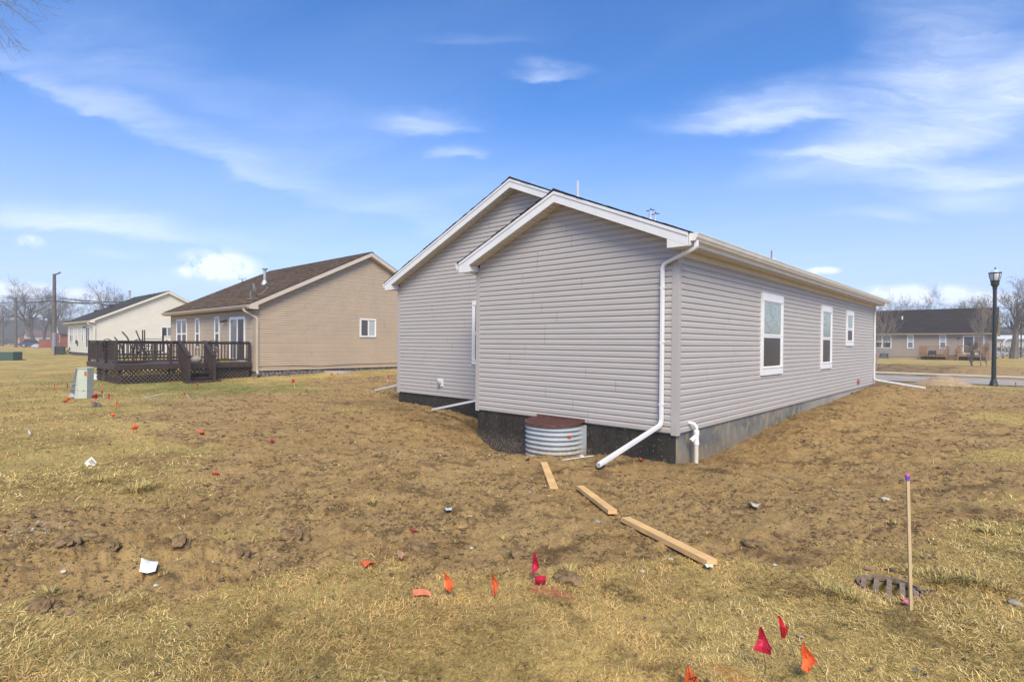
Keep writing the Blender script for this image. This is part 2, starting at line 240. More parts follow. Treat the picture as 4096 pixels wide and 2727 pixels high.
# ------------------------------------------------------------------ meshes
LOCS = {}
def setp(o, label=None, cat=None, group=None, kind=None):
    for k_, v_ in (('label', label), ('category', cat), ('group', group), ('kind', kind)):
        if v_: o[k_] = v_
    return o
def thing(name, loc, label, cat, group=None, rz=0.):
    o = bpy.data.objects.new(name, None); COL.objects.link(o); o.location = tuple(float(q) for q in loc); o.rotation_euler = (0, 0, rz); o.empty_display_size = .1
    LOCS[o.name] = (np.array(loc, float), rz); return setp(o, label, cat, group)
class MB:
    def __init__(s): s.v = []; s.f = []; s.mi = []; s.cols = None
    def add(s, vs, fs, mi=0):
        n = len(s.v); s.v += [tuple(float(c) for c in p) for p in vs]; s.f += [tuple(i+n for i in f) for f in fs]; s.mi += [mi]*len(fs); return s
    def box(s, a, b, mi=0):
        x0, y0, z0 = a; x1, y1, z1 = b
        return s.add([(x0,y0,z0),(x1,y0,z0),(x1,y1,z0),(x0,y1,z0),(x0,y0,z1),(x1,y0,z1),(x1,y1,z1),(x0,y1,z1)], [(0,3,2,1),(4,5,6,7),(0,1,5,4),(1,2,6,5),(2,3,7,6),(3,0,4,7)], mi)
    def obox(s, o, a, b, c, mi=0):       # corner o and three edge vectors
        o, a, b, c = (np.array(q, float) for q in (o, a, b, c))
        if np.dot(np.cross(a, b), c) < 0: a, b = b, a
        return s.add([o, o+a, o+a+b, o+b, o+c, o+a+c, o+a+b+c, o+b+c], [(0,3,2,1),(4,5,6,7),(0,1,5,4),(1,2,6,5),(2,3,7,6),(3,0,4,7)], mi)
    def bar(s, p, q, w, h, upv=(0, 0, 1), mi=0):
        p = np.array(p, float); q = np.array(q, float); d = q-p; u = np.cross(d, upv); 
        if np.linalg.norm(u) < 1e-6: u = np.cross(d, (1, 0, 0))
        u = u/np.linalg.norm(u); v = np.cross(u, d); v = v/np.linalg.norm(v)
        return s.obox(p-u*w/2-v*h/2, u*w, v*h, d, mi)
    def prism(s, poly, vec, mi=0):       # polygon of 3-D points extruded by vec
        n = len(poly); vec = np.array(vec, float); P_ = [np.array(p, float) for p in poly]
        nn = sum((np.cross(P_[i]-P_[0], P_[(i+1) % n]-P_[0]) for i in range(n)), np.zeros(3))
        if np.dot(nn, vec) > 0: P_ = P_[::-1]
        fs = [tuple(range(n)), tuple(range(2*n-1, n-1, -1))]+[(i, i+n, (i+1) % n+n, (i+1) % n) for i in range(n)]
        fs = [f[::-1] if False else f for f in fs]
        return s.add(P_+[p+vec for p in P_], [fs[0], fs[1]]+[tuple(reversed(f)) for f in [( (i+1) % n, (i+1) % n+n, i+n, i) for i in range(n)]], mi)
    def tube(s, pts, r, n=8, cap=True, mi=0, sec=None, upv=(0, 0, 1)):
        pts = [np.array(p, float) for p in pts]; m = len(pts); rs = r if hasattr(r, '__len__') else [r]*m; vs = []
        prev = None
        for i, p in enumerate(pts):
            d = pts[min(i+1, m-1)]-pts[max(i-1, 0)]; d = d/(np.linalg.norm(d)+1e-12)
            if prev is None:
                u = np.cross(d, upv); 
                if np.linalg.norm(u) < 1e-3: u = np.cross(d, (1, 0, 0))
            else: u = prev-d*np.dot(prev, d)
            u = u/(np.linalg.norm(u)+1e-12); prev = u; v = np.cross(d, u)
            if sec is None:
                for k_ in range(n): a = 2*math.pi*k_/n; vs.append(p+(u*math.cos(a)+v*math.sin(a))*rs[i])
            else:
                dd = pts[min(i+1, m-1)]-p if i < m-1 else p-pts[i-1]; d0 = p-pts[i-1] if i else dd
                dd = dd/np.linalg.norm(dd); d0 = d0/np.linalg.norm(d0); mt = 1/max(.5, math.sqrt((1+np.dot(dd, d0))/2))
                bn = np.cross(d0, dd)
                for (a, b) in sec: vs.append(p+u*a*rs[i]+v*b*rs[i]*(mt if i not in (0, m-1) else 1))
        n = n if sec is None else len(sec)
        fs = [(i*n+k_, i*n+(k_+1) % n, (i+1)*n+(k_+1) % n, (i+1)*n+k_) for i in range(m-1) for k_ in range(n)]
        if cap: fs += [tuple(range(n-1, -1, -1)), tuple(range((m-1)*n, m*n))]
        return s.add(vs, fs, mi)
    def lathe(s, prof, c=(0, 0, 0), n=16, mi=0, cap=True):
        c = np.array(c, float); vs = [c+np.array((r*math.cos(2*math.pi*k_/n), r*math.sin(2*math.pi*k_/n), z)) for r, z in prof for k_ in range(n)]
        m = len(prof); fs = [(i*n+k_, i*n+(k_+1) % n, (i+1)*n+(k_+1) % n, (i+1)*n+k_) for i in range(m-1) for k_ in range(n)]
        if cap: fs += [tuple(range(n-1, -1, -1)), tuple(range((m-1)*n, m*n))]
        return s.add(vs, fs, mi)
    def build(s, name, m, parent=None, kind=None, smooth=False, label=None, local=False, cols=None):
        me = bpy.data.meshes.new(name); v = np.array(s.v, float)
        if parent is not None and not local:
            L, rz = LOCS[parent.name]; v = v-L
            if rz: c_, s_ = math.cos(-rz), math.sin(-rz); v = np.stack([v[:, 0]*c_-v[:, 1]*s_, v[:, 0]*s_+v[:, 1]*c_, v[:, 2]], 1)
        me.from_pydata(v.tolist(), [], s.f); ms = m if isinstance(m, (list, tuple)) else [m]
        for q in ms: me.materials.append(q)
        if len(ms) > 1: me.polygons.foreach_set('material_index', s.mi)
        if smooth: me.polygons.foreach_set('use_smooth', [True]*len(me.polygons))
        if cols is not None:
            at = me.color_attributes.new('tone', 'FLOAT_COLOR', 'CORNER'); cc_ = []
            for f, c in zip(s.f, cols): cc_ += [c[0], c[1], c[2], 1.]*len(f)
            at.data.foreach_set('color', cc_)
        o = bpy.data.objects.new(name, me); COL.objects.link(o)
        if parent is not None:
            o.parent = parent; LOCS[o.name] = LOCS[parent.name]
        else: LOCS[o.name] = (np.zeros(3), 0.)
        return setp(o, label, None, None, kind)
def copy_tree(o, parent=None):
    c = o.copy(); COL.objects.link(c); c.parent = parent
    for ch in list(o.children): copy_tree(ch, c)
    return c
# ------------------------------------------------------------------ the ground: one sheet, finer towards the building plot
def soil_mat():
    m = bpy.data.materials.new('soil_and_turf'); m.use_nodes = True; t = NT(m.node_tree); b = m.node_tree.nodes['Principled BSDF']
    g = t.n('ShaderNodeNewGeometry').outputs['Position']
    A = lambda n: t.n('ShaderNodeAttribute', attribute_name=n).outputs['Fac']
    T, Gn, Da = A('turf'), A('green'), A('soil_dark')
    n1 = t.noise(g, .9, 6., .6); n2 = t.noise(g, 9., 6., .65); n3 = t.noise(g, 55., 5., .65); n4 = t.noise(g, 2.6, 4., .6)
    d = t.mix(t.rng(n2, .32, .68), (.285, .172, .065), (.475, .312, .128)); d = t.mix(t.rng(n1, .4, .66), d, t.mix(t.rng(n3, .35, .65), (.38, .245, .098), (.53, .365, .158)))
    d = t.mix(t.math('MULTIPLY', t.rng(n3, .555, .60), .75), d, (.12, .075, .032))                     # crumbs of dark topsoil
    mus = t.noise(t.map(g, (1, 1, 1), (0, 0, .8)), 4.2, 7., .72, .5)
    d = t.mix(t.math('MULTIPLY', t.rng(mus, .54, .60), t.math('MULTIPLY', t.rng(n3, .42, .52), .85)), d, (.085, .053, .022))
    d = t.mix(t.math('MULTIPLY', t.rng(t.noise(g, 130., 2., .5), .73, .77), .6), d, (.50, .46, .40))       # grit
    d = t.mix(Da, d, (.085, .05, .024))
    s1 = t.noise(t.map(g, (1, 1, 1), (0, 0, .3)), 26., 6., .7, .8); s2 = t.noise(g, 70., 4., .7); s3 = t.noise(g, .45, 5., .6); s4 = t.noise(g, 3.2, 5., .6)
    tu = t.mix(t.rng(s1, .34, .66), (.20, .135, .040), (.58, .42, .15)); tu = t.mix(t.rng(s4, .45, .66, 0., .8), tu, (.30, .19, .07)); tu = t.mix(t.rng(s3, .42, .6, 0., .65), tu, (.60, .43, .15))
    tu = t.mix(t.rng(s2, .56, .7, 0., .6), tu, (.10, .07, .03))
    tu = t.mix(t.math('MULTIPLY', t.rng(t.noise(g, 6.5, 5., .7), .60, .67), .7), tu, (.10, .062, .026))
    gr = t.mix(t.rng(s1, .35, .65), (.10, .12, .026), (.26, .255, .07))
    tu = t.mix(t.math('MULTIPLY', Gn, t.rng(s4, .3, .62, .35, 1.)), tu, gr)
    edge = t.rng(t.math('ADD', T, t.math('MULTIPLY', t.math('SUBTRACT', t.noise(g, 18., 6., .75), .5), 1.4)), .36, .64)
    c = t.mix(edge, d, tu); t.put(b.inputs['Base Color'], c); b.inputs['Roughness'].default_value = .95; b.inputs['Specular IOR Level'].default_value = .12
    bn = t.n('ShaderNodeBump'); bn.inputs['Strength'].default_value = 1.; bn.inputs['Distance'].default_value = .03
    t.put(bn.inputs['Height'], t.math('ADD', t.math('MULTIPLY', n3, .6), t.math('ADD', t.math('MULTIPLY', mus, -.5), t.math('MULTIPLY', t.noise(g, 160., 3., .7), .3)))); t.put(b.inputs['Normal'], bn.outputs[0])
    return m
def soil_dark(x, y):
    near = .9*np.exp(-np.maximum(0, np.maximum(np.maximum(-9.5-x, x), np.maximum(-y, 0)))**2/.5)*.5  # soil colour darkened near walls to offset sunlit slopes, plus random patches and drain
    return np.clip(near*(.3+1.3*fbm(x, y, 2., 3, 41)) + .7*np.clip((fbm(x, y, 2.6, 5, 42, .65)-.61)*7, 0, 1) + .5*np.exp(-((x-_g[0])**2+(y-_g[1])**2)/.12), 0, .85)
def make_ground():
    a0 = YAW+math.pi/2
    th = np.concatenate([np.linspace(-1.02, 1.02, 860), np.linspace(1.02, 2*math.pi-1.02, 90)[1:-1]])
    rr = np.concatenate([[0.02, .6, 1.0], 1.4*np.exp(np.arange(0, 520)*.0068)]); rr = rr[rr < 46]
    rr = np.concatenate([rr, 46*np.exp(np.arange(1, 70)*.035)]); rr = np.append(rr[rr < 500], [700, 1100, 1600, 2300])
    TH, RR = np.meshgrid(th, rr); X = CAM[0]+RR*np.cos(a0+TH); Y = CAM[1]+RR*np.sin(a0+TH)
    Tt = turf(X, Y); Z = base(X, Y)+clods(X, Y, Tt); nr, nth = X.shape
    v = np.stack([X.ravel(), Y.ravel(), Z.ravel()], 1)
    i = np.arange(nr-1)[:, None]*nth+np.arange(nth)[None, :]; j = np.arange(nr-1)[:, None]*nth+(np.arange(nth)[None, :]+1) % nth
    q = np.stack([i, i+nth, j+nth, j], 2).reshape(-1, 4)[:, ::-1]
    me = bpy.data.meshes.new('ground'); me.vertices.add(len(v)); me.vertices.foreach_set('co', v.ravel())
    me.loops.add(q.size); me.loops.foreach_set('vertex_index', q.ravel().astype(np.int32)); me.polygons.add(len(q)); me.polygons.foreach_set('loop_start', np.arange(len(q), dtype=np.int32)*4)
    me.polygons.foreach_set('use_smooth', np.ones(len(q), bool)); me.update(calc_edges=True); me.validate()
    for n_, a_ in (('turf', Tt), ('green', green(X, Y)), ('soil_dark', soil_dark(X, Y)*(1-Tt*.9))):
        at = me.attributes.new(n_, 'FLOAT', 'POINT'); at.data.foreach_set('value', a_.ravel().astype(np.float32))
    me.materials.append(soil_mat()); o = bpy.data.objects.new('ground', me); COL.objects.link(o); setp(o, kind='structure')
    n = np.zeros(3*len(me.polygons)); me.polygons.foreach_get('normal', n)
    if n[2::3].mean() < 0: me.flip_normals()
    return o
make_ground()
def fast_mesh(name, v, fsize, cols, m, kind='stuff', label=None, cat=None, parent=None):
    """v: (n, k, 3) polygons of k corners, one colour each"""
    n, k_, _ = v.shape; me = bpy.data.meshes.new(name); me.vertices.add(n*k_); me.vertices.foreach_set('co', v.ravel().astype(np.float32))
    me.loops.add(n*k_); me.loops.foreach_set('vertex_index', np.arange(n*k_, dtype=np.int32)); me.polygons.add(n); me.polygons.foreach_set('loop_start', np.arange(n, dtype=np.int32)*k_)
    me.update(calc_edges=True)
    if cols is not None:
        at = me.color_attributes.new('tone', 'FLOAT_COLOR', 'POINT'); c = np.ones((n, k_, 4), np.float32); c[..., :3] = cols[:, None, :] if cols.ndim == 2 else cols; at.data.foreach_set('color', c.ravel())
    me.materials.append(m); o = bpy.data.objects.new(name, me); COL.objects.link(o); setp(o, label, cat, None, kind); return o
# ------------------------------------------------------------------ siding, shingles, windows
def siding(parent, O, U, N, zb, nrows, xr, prof, m, name='siding_panel', plen=3.66, seed=0, h=.1016, joined=False, gap=.0045):
    """panels of two courses each; O start of wall, U along, N outward; xr(z)=(lo,hi); prof=[(z fraction, outset)]"""
    O = np.array(O, float); U = np.array(U, float); N = np.array(N, float); rnd = random.Random(seed); J = MB()
    for k_ in range(0, nrows, 2):
        nn = min(2, nrows-k_); z0 = zb+k_*h; lo, hi = xr(z0)
        if hi-lo < .05: break
        off = rnd.uniform(.3, 1.)*plen; cuts = [lo]; c = off
        while c < hi-.35:
            if c > lo+.35: cuts.append(c)
            c += plen*rnd.uniform(.96, 1.0)
        cuts.append(hi)
        for i in range(len(cuts)-1):
            a0, b0 = cuts[i]+(gap if i else 0), cuts[i+1]; b = J if joined else MB()
            pr = [(z0+(q+f)*h, o) for q in range(nn) for f, o in ([(prof[0][0], .001)]+prof)]
            row = []
            for z, o in pr:
                l, r_ = xr(z); l = max(a0, l); r_ = min(b0, r_)
                if r_ < l: l = r_ = (l+r_)/2 if abs(l-r_) < .5 else (l if l > b0 else r_)
                l = min(max(l, a0), b0); r_ = min(max(r_, a0), b0)
                row.append((l, r_, z, o))
            vs = []
            for l, r_, z, o in row:
                for q in (l, r_): p = O+U*q+N*o; vs.append((p[0], p[1], z))
            fs = [(2*j, 2*j+1, 2*j+3, 2*j+2) for j in range(len(row)-1)]
            if np.cross(np.append(U, 0), (0, 0, 1)).dot(np.append(N, 0)) < 0: fs = [f[::-1] for f in fs]
            b.add(vs, fs)
            if not joined: b.build(name, m, parent)
    if joined: J.build(name, m, parent, 'stuff')
LAP = [(.035, .018), (.60, .0185), (.66, .016), (.80, .0045), (1.0, .004)]
CLAPW = [(.03, .018), (.97, .004), (1.0, .004)]
CLAP = [(.10, .021), (.97, .004), (1.0, .004)]  # raised lower edge leaves a slit; dark backing there draws the lap shadow
def shingles(parent, E, A, S, Nn, LA, LS, mt, expo=.143, tab=.31, seed=0, lift=.012, name='shingles', tones=((.040, .036, .034), (.11, .10, .09)), uneven=.006, bounds=None):
    """E eave start point; A along; S up the slope; Nn normal; tab by tab with its own edge and tone"""
    E, A, S, Nn = (np.array(q, float) for q in (E, A, S, Nn)); rnd = np.random.default_rng(seed); n = int(LS/expo); V = []; Cc = []
    for i in range(n+1):
        s0 = i*expo; s1 = min(s0+expo+.02, LS+.01); off = rnd.uniform(0, tab); x = -rnd.uniform(.005, .012+uneven); end = LA+rnd.uniform(.005, .012+uneven); lo, hi = (x, end) if bounds is None else bounds(s0)
        a = lo
        while a < hi:
            b = min(hi, a+tab*(1 if a > lo else rnd.uniform(.3, 1))); l = lift*rnd.uniform(.6, 1.25); d = rnd.uniform(-.004, .002)
            p = [E+A*a+S*(s0+d)+Nn*l, E+A*(b-.004)+S*(s0+d)+Nn*l, E+A*(b-.004)+S*s1+Nn*.001, E+A*a+S*s1+Nn*.001]
            q = [E+A*a+S*(s0+d)-Nn*.002, E+A*(b-.004)+S*(s0+d)-Nn*.002, p[1], p[0]]
            k_ = rnd.uniform(0, 1)**1.3; c = np.array(tones[0])*(1-k_)+np.array(tones[1])*k_
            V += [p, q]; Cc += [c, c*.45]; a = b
    o = fast_mesh(name, np.array(V), 4, np.array(Cc), mt)
    # keep coordinates, hang under the roof
    if parent is not None:
        o.parent = parent; L, rz = LOCS[parent.name]; o.location = tuple(-L)
    return o
def glass(name, col, rough=.06, noise=0., col2=None):
    m = bpy.data.materials.new(name); m.use_nodes = True; t = NT(m.node_tree); b = m.node_tree.nodes['Principled BSDF']
    g = t.n('ShaderNodeTexCoord').outputs['Object']
    c = t.mix(t.rng(t.noise(t.map(g, (1, 1.5, 2.2)), 5.5, 7., .7, 1.5), .36, .64), col2 or tuple(x*.8 for x in col), col)
    t.put(b.inputs['Base Color'], c); b.inputs['Roughness'].default_value = rough; b.inputs['Specular IOR Level'].default_value = .8
    bn = t.n('ShaderNodeBump'); bn.inputs['Strength'].default_value = .15; bn.inputs['Distance'].default_value = .01; t.put(bn.inputs['Height'], t.noise(g, 3., 2.)); t.put(b.inputs['Normal'], bn.outputs[0])
    MATS[name] = m; return m
VIN = mat('white_vinyl', (.74, .74, .75), .38, .04, 3.)
GL_UP = glass('misted_sky_glass', (.40, .46, .41), .16, col2=(.16, .20, .175)); GL_DK = glass('dark_screened_glass', (.042, .034, .026), .35, col2=(.028, .022, .017)); GL_GR = glass('curtained_glass', (.22, .22, .225), .10, col2=(.15, .15, .155))  # upper pane's pale tone holds a painted sky reflection along with the misting
GL_BL = mat('pale_blind_behind_glass', (.42, .44, .43), .2, .06, 3.)
def window(house, O, U, N, u0, u1, z0, z1, kind='hung', split=.5, trim=.115, sidew=.05, low=None, upm=None, lowm=None, out=.05, name='window'):
    """frame ring (the window), sashes, panes; drawn outward of the wall line"""
    O = np.array(list(O)+[0.]) if len(O) == 2 else np.array(O, float); U = np.array(list(U)+[0.]); N = np.array(list(N)+[0.]); Z = np.array((0, 0, 1.)); pt = lambda u, z, o: O+U*u+N*o+Z*z
    def bx(b, a, c, z_a, z_b, o0, o1): b.obox(pt(a, z_a, o0), U*(c-a), N*(o1-o0), Z*(z_b-z_a))
    b = MB(); zt, zq = z1-trim, z0+trim
    bx(b, u0, u1, zt, z1, .0, out); bx(b, u0, u1, z0, zq, .0, out); bx(b, u0, u0+sidew, zq, zt, .0, out); bx(b, u1-sidew, u1, zq, zt, .0, out)
    bx(b, u0+.012, u1-.012, zt-.012, zt, .0, out+.008); bx(b, u0+.012, u1-.012, zq, zq+.014, .0, out+.012)
    w_ = b.build(name, VIN, house)
    a, c = u0+sidew, u1-sidew; zm = zq+(zt-zq)*split; sw = .038
    def sash(x0, x1, y0, y1, o, pm, label=None):
        s_ = MB(); bx(s_, x0, x1, y1-sw, y1, .0, o); bx(s_, x0, x1, y0, y0+sw, .0, o); bx(s_, x0, x0+sw, y0+sw, y1-sw, .0, o); bx(s_, x1-sw, x1, y0+sw, y1-sw, .0, o); s_.build('sash', VIN, w_)
        p_ = MB(); bx(p_, x0+sw, x1-sw, y0+sw, y1-sw, .0, o-.010); p_.build('pane', pm, w_)
    upm = upm or GL_UP; lowm = lowm or GL_DK
    if kind == 'hung': sash(a, c, zm-.02, zt, .043, upm); sash(a, c, zq, zm-.022, .036, lowm)
    if kind == 'twin':
        m_ = (a+c)/2; q = MB(); bx(q, m_-.04, m_+.04, zq, zt, 0., out-.004); q.build('mullion', VIN, w_)
        for x0, x1 in ((a, m_-.042), (m_+.042, c)): sash(x0, x1, zm-.02, zt, .040, upm); sash(x0, x1, zq, zm-.022, .036, lowm)
    if kind == 'slide': m_ = (a+c)/2; sash(a, m_+.02, zq, zt, .043, upm); sash(m_+.022, c, zq, zt, .036, lowm)
    return w_
# ------------------------------------------------------------------ the grey house in front
GREY = mat('grey_vinyl_siding', (.442, .410, .384), .48, .035, 1.2, bump=.0012, bscale=90, stretch=(1, 1, 12))
GREYP = mat('grey_corner_vinyl', (.40, .374, .352), .5, .03, 2.)
WALLD = mat('dark_lap_shade_backing', (.06, .055, .05), .9)  # near black, so slits in the siding look like shadow under the laps
WHITE = mat('white_aluminium', (.70, .70, .695), .35, .05, 2.)
GUT = mat('white_gutter_metal', (.70, .68, .635), .35, .07, 3.)
SOF = mat('cream_soffit', (.58, .545, .475), .6, .06, 3.)
SHN = mat('shingle_tabs', (1, 1, 1), .95, .25, 40., bump=.004, bscale=200., attr='tone', spec=.15)
RDK = mat('roof_deck_dark', (.05, .046, .044), .95, .2, 20.)
PVC = mat('white_pvc', (.76, .76, .74), .35, .05, 9.)
def tar_mat():
    m = bpy.data.materials.new('tarred_concrete'); m.use_nodes = True; t = NT(m.node_tree); b = m.node_tree.nodes['Principled BSDF']
    g = t.n('ShaderNodeNewGeometry').outputs['Position']; nz = t.noise(t.map(g, (1, 1, .35)), 5., 6., .65); spk = t.noise(t.map(g, (1, 1, .45)), 42., 4., .65)
    c = t.mix(t.rng(nz, .35, .68), (.010, .008, .006), (.036, .030, .022)); c = t.mix(t.rng(spk, .62, .68, 0., .85), c, (.36, .29, .18))
    z = t.n('ShaderNodeSeparateXYZ'); t.put(z.inputs[0], g); low = t.math('MULTIPLY', t.rng(t.math('ADD', z.outputs[2], t.math('MULTIPLY', nz, .35)), -.25, -.48), t.rng(spk, .44, .58))
    c = t.mix(low, c, (.15, .125, .10)); t.put(b.inputs['Base Color'], c); b.inputs['Roughness'].default_value = .7
    bn = t.n('ShaderNodeBump'); bn.inputs['Strength'].default_value = .5; bn.inputs['Distance'].default_value = .01; t.put(bn.inputs['Height'], spk); t.put(b.inputs['Normal'], bn.outputs[0]); return m
def conc_mat():
    m = bpy.data.materials.new('stained_concrete'); m.use_nodes = True; t = NT(m.node_tree); b = m.node_tree.nodes['Principled BSDF']
    g = t.n('ShaderNodeNewGeometry').outputs['Position']; nz = t.noise(t.map(g, (1, .35, .8)), 2.4, 7., .65); spk = t.noise(g, 30., 5., .65); st = t.noise(t.map(g, (1.4, 1.4, 1.1)), 3., 6., .65)
    c = t.mix(t.rng(nz, .36, .62), (.095, .098, .10), (.20, .195, .175)); c = t.mix(t.rng(st, .50, .62, 0., .8), c, (.31, .24, .14)); c = t.mix(t.rng(spk, .6, .72, 0., .6), c, (.08, .085, .09))
    y = t.n('ShaderNodeSeparateXYZ'); t.put(y.inputs[0], g); c = t.mix(t.rng(t.math('ADD', y.outputs[1], t.math('MULTIPLY', nz, 6.)), 8., 16., 0., .85), c, t.mix(spk, (.30, .28, .25), (.44, .42, .38)))
    c = t.mix(t.rng(t.math('ADD', y.outputs[2], t.math('MULTIPLY', st, .4)), -.05, -.42, 0., .65), c, (.25, .18, .10))
    t.put(b.inputs['Base Color'], c); b.inputs['Roughness'].default_value = .8
    bn = t.n('ShaderNodeBump'); bn.inputs['Strength'].default_value = .4; bn.inputs['Distance'].default_value = .01; t.put(bn.inputs['Height'], spk); t.put(b.inputs['Normal'], bn.outputs[0]); return m
TAR = tar_mat(); CONC = conc_mat()
W1, WB, SB, LR = 4.64, 9.33, 1.311, 16.55; ZE, PP = 3.08, .42
GH = thing('grey_house', (-4.6, 8., 0), 'new one storey grey vinyl house with white trim, nearest, standing on bare soil', 'house')
# dark backing body, showing in the siding slits as painted lap shadow (thin relief hides behind the panels)
b = MB()
def gable(b, x0, x1, y, y1, z0, ze, pk): xm = (x0+x1)/2; b.prism([(x0, y, z0), (x1, y, z0), (x1, y, ze), (xm, y, pk), (x0, y, ze)], (0, y1-y, 0))
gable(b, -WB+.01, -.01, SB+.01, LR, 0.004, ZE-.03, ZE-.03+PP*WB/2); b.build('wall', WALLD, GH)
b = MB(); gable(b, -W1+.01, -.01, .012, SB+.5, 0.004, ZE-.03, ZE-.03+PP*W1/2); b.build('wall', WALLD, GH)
siding(GH, (0, 0), (-1, 0), (0, -1), 0., 42, lambda z: (max(.088, (z-ZE-.03)/PP), min(W1-.088, W1-(z-ZE-.03)/PP)), LAP, GREY, seed=3)
siding(GH, (-W1, SB), (-1, 0), (0, -1), 0., 30, lambda z: (.03, WB-W1-.088), LAP, GREY, seed=5)
siding(GH, (0, SB), (-1, 0), (0, -1), 30*.1016, 22, lambda z: (max(.088, (z-ZE-.03)/PP), min(WB-.088, WB-(z-ZE-.03)/PP)), LAP, GREY, seed=8)
siding(GH, (0, 0), (0, 1), (1, 0), 0., 30, lambda z: (.088, LR-.088), LAP, GREY, seed=11)
siding(GH, (-W1, 0), (0, 1), (-1, 0), 0., 30, lambda z: (.088, SB-.03), LAP, GREY, seed=12)
siding(GH, (-WB, LR), (0, -1), (-1, 0), 0., 30, lambda z: (.088, LR-SB-.088), LAP, GREY, seed=13, joined=True)
def corner(house, x, y, sx, sy, z0, z1, m, w_=.088, t_=.022):
    b = MB(); b.prism([(x+sx*t_, y+sy*t_, z0), (x-sx*w_, y+sy*t_, z0), (x-sx*w_, y+sy*.002, z0), (x+sx*.002, y+sy*.002, z0), (x+sx*.002, y-sy*w_, z0), (x+sx*t_, y-sy*w_, z0)], (0, 0, z1-z0)); b.build('corner_post', m, house)
corner(GH, 0, 0, 1, -1, -.035, ZE-.02, GREYP); corner(GH, -W1, 0, -1, -1, -.03, ZE-.02, GREYP); corner(GH, -WB, SB, -1, -1, -.03, ZE-.02, GREYP); corner(GH, 0, LR, 1, 1, -.03, ZE-.02, GREYP)
# foundation
b = MB(); b.box((-W1+.02, .02, -1.7), (-.02, .24, 0.0)); b.build('foundation_wall', TAR, GH, label='black tarred foundation wall under the front gable')
b = MB(); b.box((-WB+.02, SB+.02, -1.7), (-W1+.02, SB+.24, 0.0)); b.build('foundation_wall', TAR, GH)
b = MB(); b.box((-W1+.022, .24, -1.7), (-W1+.24, SB+.02, 0.0)); b.build('foundation_wall', TAR, GH)
b = MB(); b.box((-.24, .024, -1.7), (-.018, LR-.02, 0.0)); b.build('foundation_wall', CONC, GH, label='grey stained concrete foundation wall along the long side')
b = MB(); b.box((-WB+.022, SB+.24, -1.7), (-WB+.24, LR-.02, 0.0)); b.build('foundation_wall', CONC, GH)
b = MB(); b.box((-.012, .1, -.012), (.006, LR-.1, 0.003)); b.box((-W1+.1, -.006, -.012), (-.1, .02, .003)); b.build('starter_strip', mat('galvanised_strip', (.35, .35, .34), .5), GH)
# roofs
OH = .30; FY = -.27; BY = SB-.26; pk = lambda x, xm, zt: zt-PP*abs(x-xm)
cs = math.cos(math.atan(PP)); sn = math.sin(math.atan(PP)); XA, XB = -W1/2, -WB/2; ZA = ZE+PP*W1/2+.20; ZB = ZE+PP*WB/2+.20    # ridge heights, top of fascia
def slope(b, x0, x1, y0, y1, xm, zt, th=.018, zo=0.): b.prism([(x0, y0, pk(x0, xm, zt)+zo), (x1, y0, pk(x1, xm, zt)+zo), (x1, y0, pk(x1, xm, zt)+zo-th), (x0, y0, pk(x0, xm, zt)+zo-th)], (0, y1-y0, 0))
b = MB(); slope(b, XB, OH+.02, BY-.03, LR+.3, XB, ZB, zo=.02); slope(b, -WB-OH-.02, XB, BY-.03, LR+.3, XB, ZB, zo=.02); roofB = b.build('roof', RDK, GH)
b = MB(); slope(b, XA, OH+.02, FY-.03, BY-.034, XA, ZA, zo=.02); slope(b, -W1-OH-.02, XA, FY-.03, SB-.02, XA, ZA, zo=.02); roofA = b.build('roof', RDK, GH)
for o in (roofA, roofB): LOCS[o.name] = LOCS[GH.name]
Sr = (-cs, 0, sn); Nr = (sn, 0, cs); Sl = (cs, 0, sn); Nl = (-sn, 0, cs)
lsB = (WB/2+OH+.03)/cs; lsA = (W1/2+OH+.03)/cs
for o in (shingles(roofB, (OH+.03, BY-.03, pk(OH+.03, XB, ZB)+.021), (0, 1, 0), Sr, Nr, LR+.3-BY, lsB, SHN, seed=1, uneven=.016), shingles(roofB, (-WB-OH-.03, BY-.03, pk(-WB-OH-.03, XB, ZB)+.021), (0, 1, 0), Sl, Nl, LR+.3-BY, lsB, SHN, seed=2, uneven=.016),
          shingles(roofA, (OH+.03, FY-.03, pk(OH+.03, XA, ZA)+.021), (0, 1, 0), Sr, Nr, BY-FY, lsA, SHN, seed=3, uneven=.016), shingles(roofA, (-W1-OH-.03, FY-.03, pk(-W1-OH-.03, XA, ZA)+.021), (0, 1, 0), Sl, Nl, SB-.04-FY, lsA, SHN, seed=4, uneven=.016)): pass
b = MB()
for xm, zt, y0 in ((XA, ZA, FY-.04), (XB, ZB, BY-.04)):
    y = y0; rnd = random.Random(4)
    while y < (BY if xm == XA else LR):
        q = rnd.uniform(.0, .012); b.prism([(xm-.15, y, pk(xm-.15, xm, zt)+.036), (xm, y, zt+.052+q), (xm+.15, y, pk(xm+.15, xm, zt)+.036), (xm+.15, y, pk(xm+.15, xm, zt)+.026), (xm, y, zt+.034), (xm-.15, y, pk(xm-.15, xm, zt)+.026)], (0, .34, 0)); y += .29
b.build('ridge_cap', RDK, GH)
